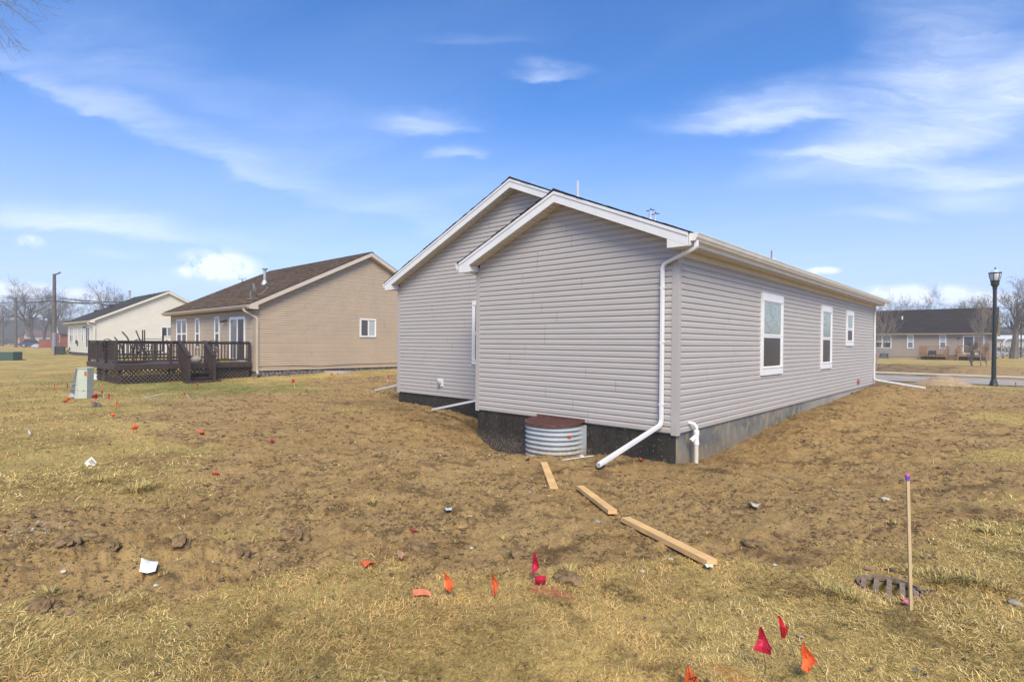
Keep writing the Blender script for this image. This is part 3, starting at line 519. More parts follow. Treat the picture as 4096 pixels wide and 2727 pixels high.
# fascia boards on the rakes: two stepped trims with lapped joints
def rake(house, xm, xe, zt, y, name='fascia', m=WHITE, cuts=(0., .45, 1.), ztop=0., hgt=.20, out=.025):
    sg = 1 if xe > xm else -1
    for i in range(len(cuts)-1):
        x0 = xm+(xe-xm)*cuts[i]; x1 = xm+(xe-xm)*cuts[i+1]; b = MB(); e = .003*i
        f = lambda x, d: (x, y-e, pk(x, xm, zt)-d)
        b.prism([f(x0, .0), f(x1, .0), f(x1, .052), f(x0, .052)], (0, -out-.012, 0)); b.prism([f(x0, .0525), f(x1, .0525), f(x1, hgt), f(x0, hgt)], (0, -out, 0)); b.build(name, m, house)
rake(GH, XA, OH, ZA, FY, cuts=(0, .25, .72, 1.)); rake(GH, XA, -W1-OH+.02, ZA, FY, cuts=(0, .98, 1.)); rake(GH, XB, -WB-OH+.02, ZB, BY, cuts=(0, .5, 1.)); rake(GH, XB, -W1/2+.05, ZB, BY, cuts=(0, .55, 1.))
# soffit panels: short grooved boards under the rake overhangs, and along the eave
def soffit_rake(house, xm, xe, zt, y0, y1, pw=.3):
    n = int(abs(xe-xm)/pw)
    for i in range(n+1):
        x0 = xm+(xe-xm)*i/(n+1); x1 = xm+(xe-xm)*(i+1)/(n+1)-(.006 if xe > xm else -.006); z0, z1 = pk(x0, xm, zt)-.195, pk(x1, xm, zt)-.195
        b = MB()
        for j in range(3):
            a, c = x0+(x1-x0)*j/3, x0+(x1-x0)*(j+.88)/3; za, zc = pk(a, xm, zt)-.195, pk(c, xm, zt)-.195
            b.prism([(a, y0, za), (c, y0, zc), (c, y0, zc+.012), (a, y0, za+.012)], (0, y1-y0, 0))
        b.prism([(x0, y0, z0+.0122), (x1, y0, z1+.0122), (x1, y0, z1+.018), (x0, y0, z0+.018)], (0, y1-y0, 0)); b.build('soffit_panel', SOF, house)
soffit_rake(GH, XA, -W1-.04, ZA, FY-.0, -.02); soffit_rake(GH, XA, -.02, ZA, FY-.0, -.02); soffit_rake(GH, XB, -WB-.04, ZB, BY, SB-.02); soffit_rake(GH, XB, -W1/2, ZB, BY, SB-.02)
ZS = ZE-.115
y = FY+.02
while y < LR+.2:
    y1 = min(y+.305, LR+.28); b = MB()
    for j in range(3): b.box((.022, y+(y1-y)*j/3, ZS), (OH-.002, y+(y1-y)*(j+.9)/3, ZS+.01))
    b.box((.022, y, ZS+.0102), (OH-.002, y1-.004, ZS+.016)); b.build('soffit_panel', SOF, GH); y = y1
for (x0, x1, y0, y1) in ((-W1-OH+.03, -W1-.024, FY+.02, SB-.03), (-WB-OH+.03, -WB-.024, BY+.02, LR+.2)):
    b = MB(); b.box((x0, y0, ZS), (x1, y1, ZS+.012)); b.build('soffit_panel', SOF, GH)
# boxed returns, side fascia, frieze
def ret(x0, x1, y, yb, z0, zt, xm):
    b = MB(); b.prism([(x0, y-.03, z0), (x1, y-.03, z0), (x1, y-.03, pk(x1, xm, zt)-.202), (x0, y-.03, pk(x0, xm, zt)-.202)], (0, .03, 0)); b.box((min(x0, x1), y, z0), (max(x0, x1), yb, z0+.012)); xx = x1 if abs(x1-xm) < abs(x0-xm) else x0; w_ = .02 if xx == x1 else -.02
    b.prism([(xx, y+.001, z0), (xx, yb, z0), (xx, yb, pk(xx, xm, zt)-.205), (xx, y+.001, pk(xx, xm, zt)-.205)], (-.012 if x1 < x0 or xx == x1 and x1 > x0 else .012, 0, 0)); b.build('eave_return', WHITE, GH)
ret(-.045, OH+.0, FY, -.024, ZS-.012, ZA, XA); ret(-W1-OH+.02, -W1+.035, FY, -.024, ZS-.012, ZA, XA); ret(-WB-OH+.02, -WB+.035, BY, SB-.024, ZS-.012, ZB, XB)
b = MB(); b.box((OH, FY+.005, ZS), (OH+.022, LR+.3, pk(OH, XA, ZA)-.005)); b.build('fascia', WHITE, GH)
b = MB(); b.box((-W1-OH, FY+.005, ZS), (-W1-OH+.02, SB-.02, pk(-W1-OH, XA, ZA)-.005)); b.build('fascia', WHITE, GH)
b = MB(); b.box((-WB-OH, BY+.005, ZS), (-WB-OH+.02, LR+.3, pk(-WB-OH, XB, ZB)-.005)); b.build('fascia', WHITE, GH)
for y0, y1, e in ((.03, 1.9, .0), (1.905, 5.5, .004), (5.505, 9.2, .0), (9.205, 12.9, .004), (12.905, LR-.03, 0.)):
    b = MB(); b.box((.0, y0, ZS-.10+e), (.034+e, y1, ZS-.004)); b.build('frieze_board', SOF, GH)
# gutters
KSEC = [(0, 0), (.075, 0), (.09, .03), (.105, .045), (.122, .10), (.128, .104), (.128, .115), (.112, .115), (.112, .106), (.10, .05), (.085, .035), (.07, .008), (.008, .008), (.008, .115), (0, .115)]
def gutter(house, x, sx, y0, y1, z, m=GUT):
    b = MB(); b.prism([(x+sx*a, y0, z+c) for a, c in KSEC], (0, y1-y0, 0)); b.prism([(x+sx*a, y0-.004, z+c) for a, c in KSEC[:7]]+[(x, y0-.004, z+.115)], (0, .004, 0))
    n = int((y1-y0)/3.2)
    for i in range(n+1): yy = y0+.6+i*3.1; b.box((x+.01*sx if sx > 0 else x-.1, yy, z+.10), (x+.1 if sx > 0 else x-.01, yy+.03, z+.106))
    return b.build('gutter', m, house)
GZ = pk(OH, XA, ZA)-.125
gutter(GH, OH+.022, 1, FY+.02, LR+.33, GZ); gutter(GH, -W1-OH, -1, FY+.0, SB-.02, GZ); gutter(GH, -WB-OH, -1, BY+.0, LR+.3, GZ)
def spout(house, pts, m=GUT, w_=.033, d_=.026, bends=True, label=None, name='downspout', open_=True, upv=(0, 0, 1)):
    P_ = [np.array(p, float) for p in pts]; out = [P_[0]]
    for i in range(1, len(P_)-1):                       # round every elbow
        a, p, c = P_[i-1], P_[i], P_[i+1]; r_ = min(.09, .4*np.linalg.norm(a-p), .4*np.linalg.norm(c-p)); u = (a-p)/np.linalg.norm(a-p); v = (c-p)/np.linalg.norm(c-p)
        for t in np.linspace(0, 1, 6): out.append((1-t)**2*(p+u*r_)+2*t*(1-t)*p+t*t*(p+v*r_))
    out.append(P_[-1]); o_ = [(1, .8), (.8, 1), (-.8, 1), (-1, .8), (-1, -.8), (-.8, -1), (.8, -1), (1, -.8)]
    b = MB(); b.tube(out, 1., sec=[(x*w_, y*d_) for x, y in o_], cap=False, upv=upv); inner = [p for p in out]
    e = out[-1]; dd = (out[-1]-out[-2]); dd /= np.linalg.norm(dd); b2 = len(b.v)
    b.tube([out[-1], out[-1]-dd*.12], 1., sec=[(x*w_*.9, y*d_*.88) for x, y in o_], cap=False, upv=upv); n = 8; b.f += [(len(b.v)-1-q) for q in range(n)] and [tuple(len(b.v)-1-q for q in range(n))]; b.mi += [0]
    k0 = b2-8; b.f += [(k0+q, k0+(q+1) % 8, b2+(q+1) % 8, b2+q) for q in range(8)]; b.mi += [0]*8
    return b.build(name, m, house, label=label)
e1, _ = G('ww', 1640, 1440)
DS = mat('white_downspout', (.72, .72, .73), .35, .04, 2.)
spout(GH, [(OH+.08, -.17, GZ+.01), (OH+.08, -.17, GZ-.10), (-.235, -.06, 2.74), (-.235, -.06, .13), (e1[0], e1[1], e1[2]+.05)], DS, label='long white downspout on the near corner with its leader lying on the soil')
for z in (2.35, 1.46, .45): b = MB(); b.box((-.272, -.09, z), (-.198, -.03, z+.022)); b.build('downspout_strap', DS, GH)
e2, _ = G('c6', 427, 297); spout(GH, [(-W1-OH-.06, .35, GZ+.01), (-W1-OH-.06, .35, GZ-.13), (-W1-.055, .35, GZ-.3), (-W1-.055, .35, .2), (e2[0], e2[1], e2[2]+.05)], DS)
e3, _ = G('c6', 80, 176); spout(GH, [(-WB-OH-.06, 1.6, GZ+.01), (-WB-OH-.06, 1.6, GZ-.12), (-WB-.055, 1.6, GZ-.3), (-WB-.055, 1.6, .22), (e3[0], e3[1], e3[2]+.05)], DS)
e4, _ = G('rh', 850, 1250); spout(GH, [(OH+.08, LR-.35, GZ+.01), (OH+.08, LR-.35, GZ-.10), (.055, LR-.35, 2.72), (.055, LR-.35, .17), (e4[0], e4[1], e4[2]+.05)], DS)
# windows of the grey house
for i, (u0, u1) in enumerate(((3.845, 5.265), (8.675, 9.805))): window(GH, (0, 0), (0, 1), (1, 0), u0, u1, .79, 2.555, trim=.15, sidew=.10, split=.49)
window(GH, (0, 0), (0, 1), (1, 0), 11.69, 12.66, 1.434, 2.555, trim=.14, sidew=.10, split=.49)
window(GH, (-W1, SB), (-1, 0), (0, -1), .62, 1.51, .895, 2.493, trim=.09, sidew=.06, split=.5, upm=GL_GR)
b = MB(); vx = -7.39; b.box((vx-.10, SB-.045, .27), (vx+.10, SB-.002, .47)); vb = b.build('dryer_vent', VIN, GH); LOCS[vb.name] = LOCS[GH.name]
b = MB(); b.tube([(vx, SB-.045, .36), (vx, SB-.11, .35)], .055, 10); b.build('vent_hood', mat('grey_vent', (.33, .32, .30), .6), vb)
b = MB(); b.tube([(.03, 13.38, .22), (.05, 13.38, .22), (.05, 13.75, .20)], .012, 6); b.box((.02, 13.4, .12), (.035, 13.7, .30)); b.build('rust_stain_patch', mat('rusty_tape', (.33, .14, .08), .8, .4, 30), GH)
# pipes on the roof
PG = mat('pale_vent_pipe', (.46, .52, .60), .5)
def roof_pipe(k_, x, yb, yt, yy, r_, label, cross=False):
    p = on(k_, x, yt, 1, yy); zr = pk(p[0], XB, ZB)+.03; t = thing('vent_pipe', (p[0], yy, zr), label, 'vent pipe'); b = MB(); b.tube([(p[0], yy, zr-.02), (p[0], yy, p[2])], r_, 10); b.build('pipe', PG, t)
    b = MB(); b.lathe([(r_*2.4, 0), (r_*1.15, .09), (r_*1.02, .1)], (p[0], yy, zr-.005), 12); b.build('flashing', PG, t)
    if cross:
        b = MB(); b.tube([(p[0]-.1, yy, p[2]+.01), (p[0]+.1, yy+.02, p[2]+.012)], .012, 6); b.tube([(p[0], yy, p[2]-.05), (p[0]+.02, yy, p[2]+.06)], .015, 6); b.build('cap', mat('dark_pipe_cap', (.10, .10, .11), .6), t)
roof_pipe('c3', 1447, 222, 127, 3.1, .040, 'plain pale vent pipe on the grey roof just right of the front ridge')
roof_pipe('c3', 1936, 375, 325, 3.4, .032, 'thin capped vent pipe on the grey roof, the taller one of the close pair', True)
roof_pipe('c3', 1968, 380, 350, 3.6, .026, 'thin capped vent pipe on the grey roof, the shorter one of the close pair', True)
roof_pipe('c4', 907, 350, 280, 7.0, .05, 'pale vent pipe on the grey roof above the tall window')
# ------------------------------------------------------------------ window well
WW = thing('window_well', (-2.37, 0, -.6), 'corrugated galvanised window well with rusty grate against the black foundation', 'window well')
def galv():
    m = bpy.data.materials.new('galvanised_steel'); m.use_nodes = True; t = NT(m.node_tree); b = m.node_tree.nodes['Principled BSDF']
    g = t.n('ShaderNodeNewGeometry').outputs['Position']; n = t.noise(g, 14., 5., .6); z = t.n('ShaderNodeSeparateXYZ'); t.put(z.inputs[0], g)
    c = t.mix(n, (.27, .30, .32), (.42, .45, .47)); mud = t.math('MULTIPLY', t.rng(t.math('ADD', z.outputs[2], t.math('MULTIPLY', n, .5)), -.12, -.35), t.rng(t.noise(g, 22., 5., .7), .42, .56))
    c = t.mix(mud, c, (.33, .24, .13)); t.put(b.inputs['Base Color'], c); b.inputs['Roughness'].default_value = .7; b.inputs['Metallic'].default_value = .0; return m
GA = galv(); wa, wb = .54, .65; wc = -2.37
def well_pt(t_, r_): a = math.pi*t_; c_, s_ = math.cos(a), math.sin(a); e = 2/2.5; return (wc+(wa+r_)*math.copysign(abs(c_)**e, c_), -(wb+r_)*abs(s_)**e-.0)
prof = []; z = -1.25
while z < -.055:
    f = ((z+1.25)/.085) % 1; prof.append((z, .019*math.sin(2*math.pi*f))); z += .085/6
nT = 40; vs = []; 
for z, o in prof:
    for i in range(nT+1):
        edge = min(1, min(i, nT-i)/2.5); x, y = well_pt(i/nT, o*edge); vs.append((x, min(y, -.004), z))
n = nT+1; fs = [(j*n+i, (j+1)*n+i, (j+1)*n+i+1, j*n+i+1) for j in range(len(prof)-1) for i in range(nT)]
b = MB(); b.add(vs, fs); b.build('corrugated_shell', GA, WW, smooth=True)
for sx in (-1, 1): b = MB(); b.box((wc+sx*(wa+.03)-.045, -.012, -1.2), (wc+sx*(wa+.03)+.045, .012, -.05)); b.build('flange', GA, WW)
RUST = mat('rusty_steel', (.14, .052, .038), .8, .45, 14., bump=.003, bscale=120, col2=(.07, .03, .022))
tilt = lambda x, y: -.035+max(0, (y+.65))*.06
b = MB(); pr = [well_pt(i/28, .025) for i in range(29)]
for i in range(28):
    (xa, ya), (xb_, yb_) = pr[i], pr[i+1]; (xc, yc), (xd, yd) = [(wc+(p[0]-wc)*.94, p[1]*.94) for p in (pr[i], pr[i+1])]
    b.add([(xa, min(ya, -.03), tilt(xa, ya)-.035), (xb_, min(yb_, -.03), tilt(xb_, yb_)-.035), (xb_, min(yb_, -.03), tilt(xb_, yb_)+.01), (xa, min(ya, -.03), tilt(xa, ya)+.01), (xc, min(yc, -.03), tilt(xc, yc)+.01), (xd, min(yd, -.03), tilt(xd, yd)+.01), (xc, min(yc, -.03), tilt(xc, yc)-.035), (xd, min(yd, -.03), tilt(xd, yd)-.035)],
          [(0, 1, 2, 3), (3, 2, 5, 4), (4, 5, 7, 6), (6, 7, 1, 0)])
b.build('grate_rim', RUST, WW)
for i in range(11):
    yy = -.06-i*.055; e = 2.5; lim = (1-(abs(yy)/(wb+.02))**e); 
    if lim <= 0: continue
    hw = (wa+.0)*lim**(1/e); b = MB(); b.box((wc-hw, yy-.015, tilt(0, yy)-.03), (wc+hw, yy+.015, tilt(0, yy)+.006)); b.build('grate_bar', RUST, WW)
b = MB(); b.box((wc-.52, -.045, .0), (wc+.60, -.024, .058)); b.box((wc-.52, -.09, .0), (wc+.60, -.045, .012)); b.build('grate_ledge', RUST, WW)
b = MB(); xx, yy = well_pt(.13, .02); xq, yq = well_pt(.17, .02); b.prism([(xx, yy, -.245), (xq, yq, -.245), (xq, yq, -.205), (xx, yy, -.205)], (.004, -.004, 0)); b.build('red_tape', mat('red_tape', (.62, .05, .03), .6), WW)
# ------------------------------------------------------------------ sump discharge pipe
pp, _ = G('g4', 755, 520); pxx, pyy = .13, .46
DP = thing('discharge_pipe', (pxx, pyy, -.5), 'white plastic sump discharge pipe rising from the soil beside the near corner', 'pipe')
b = MB(); b.tube([(pxx, pyy, -.8), (pxx, pyy, -.20)], .036, 14); b.build('riser', mat('cream_pvc', (.62, .58, .48), .5, .1, 20), DP, smooth=False)
b = MB(); b.tube([(.0, pyy-.05, .135), (.05, pyy-.035, .135), (.095, pyy-.01, .12), (pxx, pyy, .075), (pxx, pyy, -.01)], .028, 12); b.build('elbow', PVC, DP, smooth=True)
b = MB(); b.lathe([(.036, -.22), (.046, -.22), (.046, -.17), (.040, -.165), (.040, -.06), (.046, -.055), (.046, .01), (.038, .015), (.030, .03), (.028, .03)], (pxx, pyy, 0), 14); b.build('wye_fitting', PVC, DP, smooth=False)
b = MB(); b.tube([(pxx, pyy, -.07), (pxx-.03, pyy-.07, -.12), (pxx-.045, pyy-.105, -.15)], [.034, .036, .042], 12); b.build('side_outlet', PVC, DP)
# ------------------------------------------------------------------ neighbour houses of one plan (front faces -Y, gable wall faces +X)
def eave_house(name, label, X, Y, zb, L, m_sid, m_trim, m_roof_t, m_corner, m_found, gutter_m, detail=2, prof=None, seed=0, we=2.83, depth=11.4, p=.489, gable_win=True, fnd=None):
    h = thing(name, (X-L/2, Y+depth/2, zb), label, 'house'); ze = zb+we; rise = depth/2*p; ym = Y+depth/2; oh = .30
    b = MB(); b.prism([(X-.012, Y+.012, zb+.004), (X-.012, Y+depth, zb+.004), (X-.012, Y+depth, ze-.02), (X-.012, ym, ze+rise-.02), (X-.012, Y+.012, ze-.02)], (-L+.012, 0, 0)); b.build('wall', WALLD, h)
    nr = int((we-.12)/.1016); ng = int((we+rise)/.1016)
    xr = lambda z: (max(.08, (z-ze-.02)/p), min(depth-.08, depth-(z-ze-.02)/p))
    prof = prof or CLAP
    siding(h, (X, Y), (0, 1), (1, 0), zb, ng, xr, prof, m_sid, seed=seed, joined=detail < 1)
    siding(h, (X, Y), (-1, 0), (0, -1), zb, nr, lambda z: (.08, L-.08), prof, m_sid, seed=seed+1, joined=detail < 1)
    corner(h, X, Y, 1, -1, zb-.02, ze-.12, m_corner); corner(h, X-L, Y, -1, -1, zb-.02, ze-.12, m_corner)
    b = MB(); b.box((X-L+.03, Y+.03, zb-1.2), (X-.03, Y+depth-.1, zb+.002)); b.build('foundation_wall', m_found, h)
    zf = lambda y: ze+rise+.20-p*abs(y-ym)                                  # top of rake trim
    b = MB()
    for ya, yb_ in ((Y-oh-.02, ym), (ym, Y+depth+oh+.02)):
        b.prism([(X+.27, ya, zf(ya)+.016), (X+.27, yb_, zf(yb_)+.016), (X+.27, yb_, zf(yb_)-.01), (X+.27, ya, zf(ya)-.01)], (-L-.54, 0, 0))
    rf = b.build('roof', RDK, h); LOCS[rf.name] = LOCS[h.name]
    a_ = math.atan(p); S = (0, math.cos(a_), math.sin(a_)); Nn = (0, -math.sin(a_), math.cos(a_)); ls = (depth/2+oh+.02)/math.cos(a_)
    shingles(rf, (X+.27, Y-oh-.03, zf(Y-oh-.03)+.02), (-1, 0, 0), S, Nn, L+.54, ls, SHN, seed=seed+5, tones=m_roof_t, expo=.143 if detail else .28, tab=.31 if detail else .9, lift=.010)
    b = MB(); b.prism([(X+.28, ym-.13, zf(ym-.13)+.034), (X+.28, ym, zf(ym)+.045), (X+.28, ym+.13, zf(ym+.13)+.034), (X+.28, ym, zf(ym)+.02)], (-L-.56, 0, 0)); b.build('ridge_cap', mat(name+'_ridge', m_roof_t[0], .95, .2, 8), h)
    for (y0, y1) in ((ym, Y-oh), (ym, Y+depth+oh)):
        for xx, ss in ((X+.24, 1), (X-L-.24, -1)):
            b = MB(); b.prism([(xx, y0, zf(y0)), (xx, y1, zf(y1)), (xx, y1, zf(y1)-.20), (xx, y0, zf(y0)-.20)], (ss*.025, 0, 0)); b.build('fascia', m_trim, h)
        b = MB(); b.prism([(X+.24, y0, zf(y0)-.195), (X+.24, y1, zf(y1)-.195), (X+.24, y1, zf(y1)-.18), (X+.24, y0, zf(y0)-.18)], (-.22, 0, 0)); b.build('soffit_panel', SOF, h)
    zs = ze-.145
    b = MB(); b.box((X-L-.2, Y-oh+.0, zs), (X+.2, Y-.022, zs+.012)); b.build('soffit_panel', SOF if gutter_m is None else m_trim, h)
    b = MB(); b.box((X-L-.24, Y-oh-.02, zs), (X+.24, Y-oh, zf(Y-oh)-.005)); b.build('fascia', gutter_m, h)
    b = MB(); b.prism([(X+.02, Y-oh, zs-.01), (X+.02, Y+.06, zs-.01), (X+.02, Y+.06, zf(Y+.06)-.2), (X+.02, Y-oh, zf(Y-oh)-.2)], (.243, 0, 0)); b.build('eave_return', m_trim, h)
    b = MB(); b.prism([(X-L-.25, Y-oh-.02-a, zs+.025+c) for a, c in KSEC], (L+.50, 0, 0)); b.build('gutter', gutter_m, h)
    gx = X-.35 if name != 'far_beige_house' else X-.2
    spout(h, [(gx+.2, Y-oh-.09, zs+.02), (gx+.2, Y-oh-.09, zs-.07), (X+.055, Y+.10, zs-.40), (X+.055, Y+.10, zb+.25), (X+.075, Y+.10, zb-.05), (X+.3, Y+.02, zb-.12)], gutter_m, w_=.045, d_=.035)
    return h, ze, zf
TAN = mat('tan_vinyl_siding', (.445, .345, .24), .55, .04, 1.5); TANC = mat('tan_corner_vinyl', (.34, .275, .205), .55, .03, 2.)
TRIM_T = mat('pale_tan_trim', (.56, .48, .40), .5, .04, 2.); GUT_T = mat('cream_gutter', (.50, .42, .32), .45, .06, 2.)
BLK = mat('speckled_foundation', (.21, .205, .20), .9, .55, 12., col2=(.05, .048, .045), ramp=(.42, .58))
TH_, tze, tzf = eave_house('tan_house', 'tan vinyl house with brown shingle roof behind the dark deck', -20.33, 1.72, .144, 11.26, TAN, TRIM_T, ((.075, .050, .031), (.155, .106, .067)), TANC, BLK, GUT_T, seed=21)
TO = (-20.33, 1.72)
window(TH_, TO, (-1, 0), (0, -1), 8.57, 10.22, 1.05, 2.61, 'twin', trim=.05, sidew=.05, upm=GL_GR, lowm=glass('grey_glass', (.10, .10, .105), .15))
for u0 in (6.63, 3.93): window(TH_, TO, (-1, 0), (0, -1), u0, u0+.61, 1.06, 2.61, 'hung', trim=.05, sidew=.05, upm=GL_GR, lowm=MATS['grey_glass'])
def slider(house, O, u0, u1, z0, z1, left=None, right=None):
    b = MB(); x0, x1 = O[0]-u0, O[0]-u1; y = O[1]
    b.box((x1, y-.05, z0), (x1+.05, y, z1)); b.box((x0-.05, y-.05, z0), (x0, y, z1)); b.box((x1+.05, y-.05, z1-.06), (x0-.05, y, z1)); b.box((x1+.05, y-.05, z0), (x0-.05, y, z0+.05)); d = b.build('sliding_door', VIN, house); m_ = (x0+x1)/2
    for a, c, o, pm in ((x1+.05, m_+.03, .042, left), (m_+.032, x0-.05, .047, right)):
        b = MB(); sw = .06
        b.box((a, y-o, z0+.05), (a+sw, y, z1-.06)); b.box((c-sw, y-o, z0+.05), (c, y, z1-.06)); b.box((a+sw, y-o, z1-.13), (c-sw, y, z1-.06)); b.box((a+sw, y-o, z0+.05), (c-sw, y, z0+.15)); b.build('door_frame', VIN, d)
        b = MB(); b.box((a+sw, y-o+.012, z0+.15), (c-sw, y, z1-.13)); b.build('pane', pm, d)
    return d
slider(TH_, TO, .93, 2.65, .50, 2.55, GL_GR, GL_DK)
window(TH_, TO, (0, 1), (1, 0), 5.17, 6.12, 1.68, 2.615, 'slide', trim=.045, sidew=.045, upm=MATS['grey_glass'], lowm=GL_BL)
def flood(x, y, z, label):
    t = thing('flood_light', (x, y, z), label, 'light'); b = MB(); b.tube([(x, y, z), (x, y-.03, z)], .06, 10); b.build('base', BRZ, t)
    for sx in (-1, 1):
        b = MB(); b.tube([(x, y-.03, z), (x+sx*.09, y-.13, z-.02)], .015, 6); b.tube([(x+sx*.07, y-.10, z), (x+sx*.2, y-.2, z-.06)], [.035, .065], 10); b.build('lamp_head', BRZ, t)
BRZ = mat('dark_bronze', (.05, .042, .036), .5)
flood(-23.4, 1.70, 2.40, 'bronze twin flood light beside the sliding door of the tan house')
flood(-57.9, 2.39, 2.62, 'dark twin flood light beside the door of the white house')
# dish, flue and roof pipe on the tan house
def dish():
    y = 2.0; x, z = -21.35, tzf(2.0)+.02
    t = thing('satellite_dish', (x, y, z), 'grey satellite dish on the roof edge of the tan house', 'satellite dish'); g = mat('dish_grey', (.20, .21, .21), .5)
    b = MB(); b.tube([(x, y, z), (x, y-.05, z+.22), (x+.02, y, z+.32)], .025, 8); b.box((x-.12, y-.15, z-.03), (x+.12, y+.15, z+.02)); b.build('mast', g, t)
    b = MB(); c = np.array((x+.08, y+.04, z+.40)); d = np.array((.30, .90, .25)); d /= np.linalg.norm(d); u = np.cross(d, (0, 0, 1)); u /= np.linalg.norm(u); v = np.cross(u, d); vs = []; n = 18
    for r_, o in ((.0, 0), (.12, .012), (.22, .045), (.29, .085)):
        for i in range(n): a = 2*math.pi*i/n; vs.append(c+(u*math.cos(a)+v*math.sin(a)*1.08)*max(r_, .001)+d*o)
    for r_, o in ((.295, .078), (.0, -.012)):
        for i in range(n): a = 2*math.pi*i/n; vs.append(c+(u*math.cos(a)+v*math.sin(a)*1.08)*max(r_, .001)+d*o)
    b.add(vs, [(j*n+i, j*n+(i+1) % n, (j+1)*n+(i+1) % n, (j+1)*n+i) for j in range(5) for i in range(n)]); b.build('reflector', g, t, smooth=True)
    b = MB(); tip = c+d*.62+np.array((0, 0, -.02)); b.tube([c-v*.28+d*.08, c-v*.22+d*.35, tip], .012, 6); b.tube([tip-u*.06, tip+u*.06], .02, 6); b.tube([tip, tip+d*-.06+v*.05], .025, 8); b.build('feed_arm', g, t)
dish()
def flue(x, y, z, top, label, r_=.075):
    t = thing('flue_pipe', (x, y, z), label, 'flue'); b = MB(); b.lathe([(.20, -.05), (.11, .16), (r_+.01, .20)], (x, y, z), 14); b.build('flashing', mat('flue_metal', (.45, .46, .47), .4, metal=.4), t)
    b = MB(); b.tube([(x, y, z), (x, y, z+top)], r_, 12); b.build('pipe', MATS['flue_metal'], t)
    b = MB(); b.lathe([(r_+.02, top-.03), (r_+.07, top), (r_+.07, top+.05), (r_, top+.06)], (x, y, z), 12); b.build('cap', MATS['flue_metal'], t)
p = on('c2', 983, 345, 1, 4.35); flue(p[0], 4.35, tzf(4.35)+.01, .78, 'metal flue with cap on the brown roof of the tan house')
p = on('c2', 752, 408, 1, 7.3); t = thing('vent_pipe', (p[0], 7.6, tzf(7.6)), 'small vent pipe with metal fitting behind the ridge of the tan house', 'vent pipe'); q = on('c2', 752, 365, 1, 7.6)
b = MB(); b.tube([(p[0], 7.6, q[2]-.9), (p[0], 7.6, q[2])], .05, 8); b.build('pipe', mat('grey_pipe', (.30, .31, .32), .5), t)
b = MB(); b.tube([(p[0]-.12, 7.4, q[2]+.02), (p[0]+.15, 7.8, q[2]+.05)], .02, 5); b.tube([(p[0]-.12, 7.4, q[2]-.02), (p[0]-.12, 7.4, q[2]+.16)], .015, 5); b.tube([(p[0]+.14, 7.8, q[2]), (p[0]+.14, 7.8, q[2]+.18)], .015, 5); b.build('fitting', MATS['grey_pipe'], t)
# half sunk well cover and cable by the tan house
x = -20.33; pa = on('c2', 1490, 1130, 0, x); pb = on('c2', 1740, 1165, 0, x)
t = thing('low_window_well', (x+.4, (pa[1]+pb[1])/2, 0), 'low rusty window well against the foundation of the tan house', 'window well'); yc = (pa[1]+pb[1])/2; hw = (pb[1]-pa[1])/2
prf = [(x+.75*math.sin(math.pi*i/14), yc-hw*math.cos(math.pi*i/14)) for i in range(15)]
for k_ in range(3):
    b = MB(); z0 = -.16+k_*.075
    for i in range(14): b.obox((prf[i][0]+.01*(k_ % 2), prf[i][1], z0), (prf[i+1][0]-prf[i][0], prf[i+1][1]-prf[i][1], 0), (-.02, 0, 0), (0, 0, .07))
    b.build('corrugated_ring', GA, t)
b = MB(); b.prism([(a, c, .07) for a, c in prf], (0, 0, .02)); b.build('grate', RUST, t)
b = MB(); pts = [on('c2', xx, yy, 0, -20.30) for xx, yy in ((920, 1108), (1000, 1100), (1150, 1098), (1300, 1098), (1450, 1102), (1600, 1092), (1800, 1083), (2000, 1078), (2130, 1076))]; b.tube(pts, .008, 5); b.build('cable', BRZ, TH_)
# white house further left
WHT = mat('cream_white_siding', (.66, .62, .52), .55, .04, 1.5); WHC = mat('cream_corner', (.62, .58, .49), .55)
HO = (-55.23, 2.41)
HW, wze, wzf = eave_house('white_house', 'cream white vinyl house with dark grey roof, left of the tan house', HO[0], HO[1], .264, 11.4, WHT, mat('cream_trim', (.68, .63, .53), .5), ((.048, .044, .042), (.09, .083, .078)), WHC, mat('dark_foundation', (.07, .068, .07), .9, .3, 6), mat('cream_gutter_far', (.62, .57, .46), .5), detail=1, seed=41, prof=CLAPW)
window(HW, HO, (-1, 0), (0, -1), 8.75, 10.40, 1.20, 2.74, 'twin', trim=.05, sidew=.05, upm=GL_BL, lowm=GL_DK)
for u0 in (6.85, 4.05): window(HW, HO, (-1, 0), (0, -1), u0, u0+.65, 1.22, 2.75, 'hung', trim=.05, sidew=.05, upm=GL_BL, lowm=GL_DK)
slider(HW, HO, 1.2, 2.95, .66, 2.66, GL_DK, GL_GR)
window(HW, HO, (0, 1), (1, 0), 5.13, 6.10, 1.80, 2.73, 'slide', trim=.045, sidew=.045, upm=GL_DK, lowm=GL_GR)
p = on('l', 1215, 1130, 1, HO[1]); b = MB(); b.box((p[0]-.2, HO[1]-.14, p[2]-.15), (p[0]+.12, HO[1]-.02, p[2]+.18)); b.box((p[0]+.2, HO[1]-.1, p[2]-.35), (p[0]+.35, HO[1]-.02, p[2]+.05)); b.build('meter_box', BRZ, HW)
p = on('wh', 1170, 235, 1, 8.3); flue(p[0], 8.3, wzf(8.3), .95, 'grey flue on the roof of the white house', .11)
p = on('wh', 600, 475, 1, 4.6); b = MB(); b.box((p[0]-.2, 4.4, wzf(4.6)-.02), (p[0]+.2, 4.8, wzf(4.6)+.16)); b.build('roof_vent', RDK, HW)
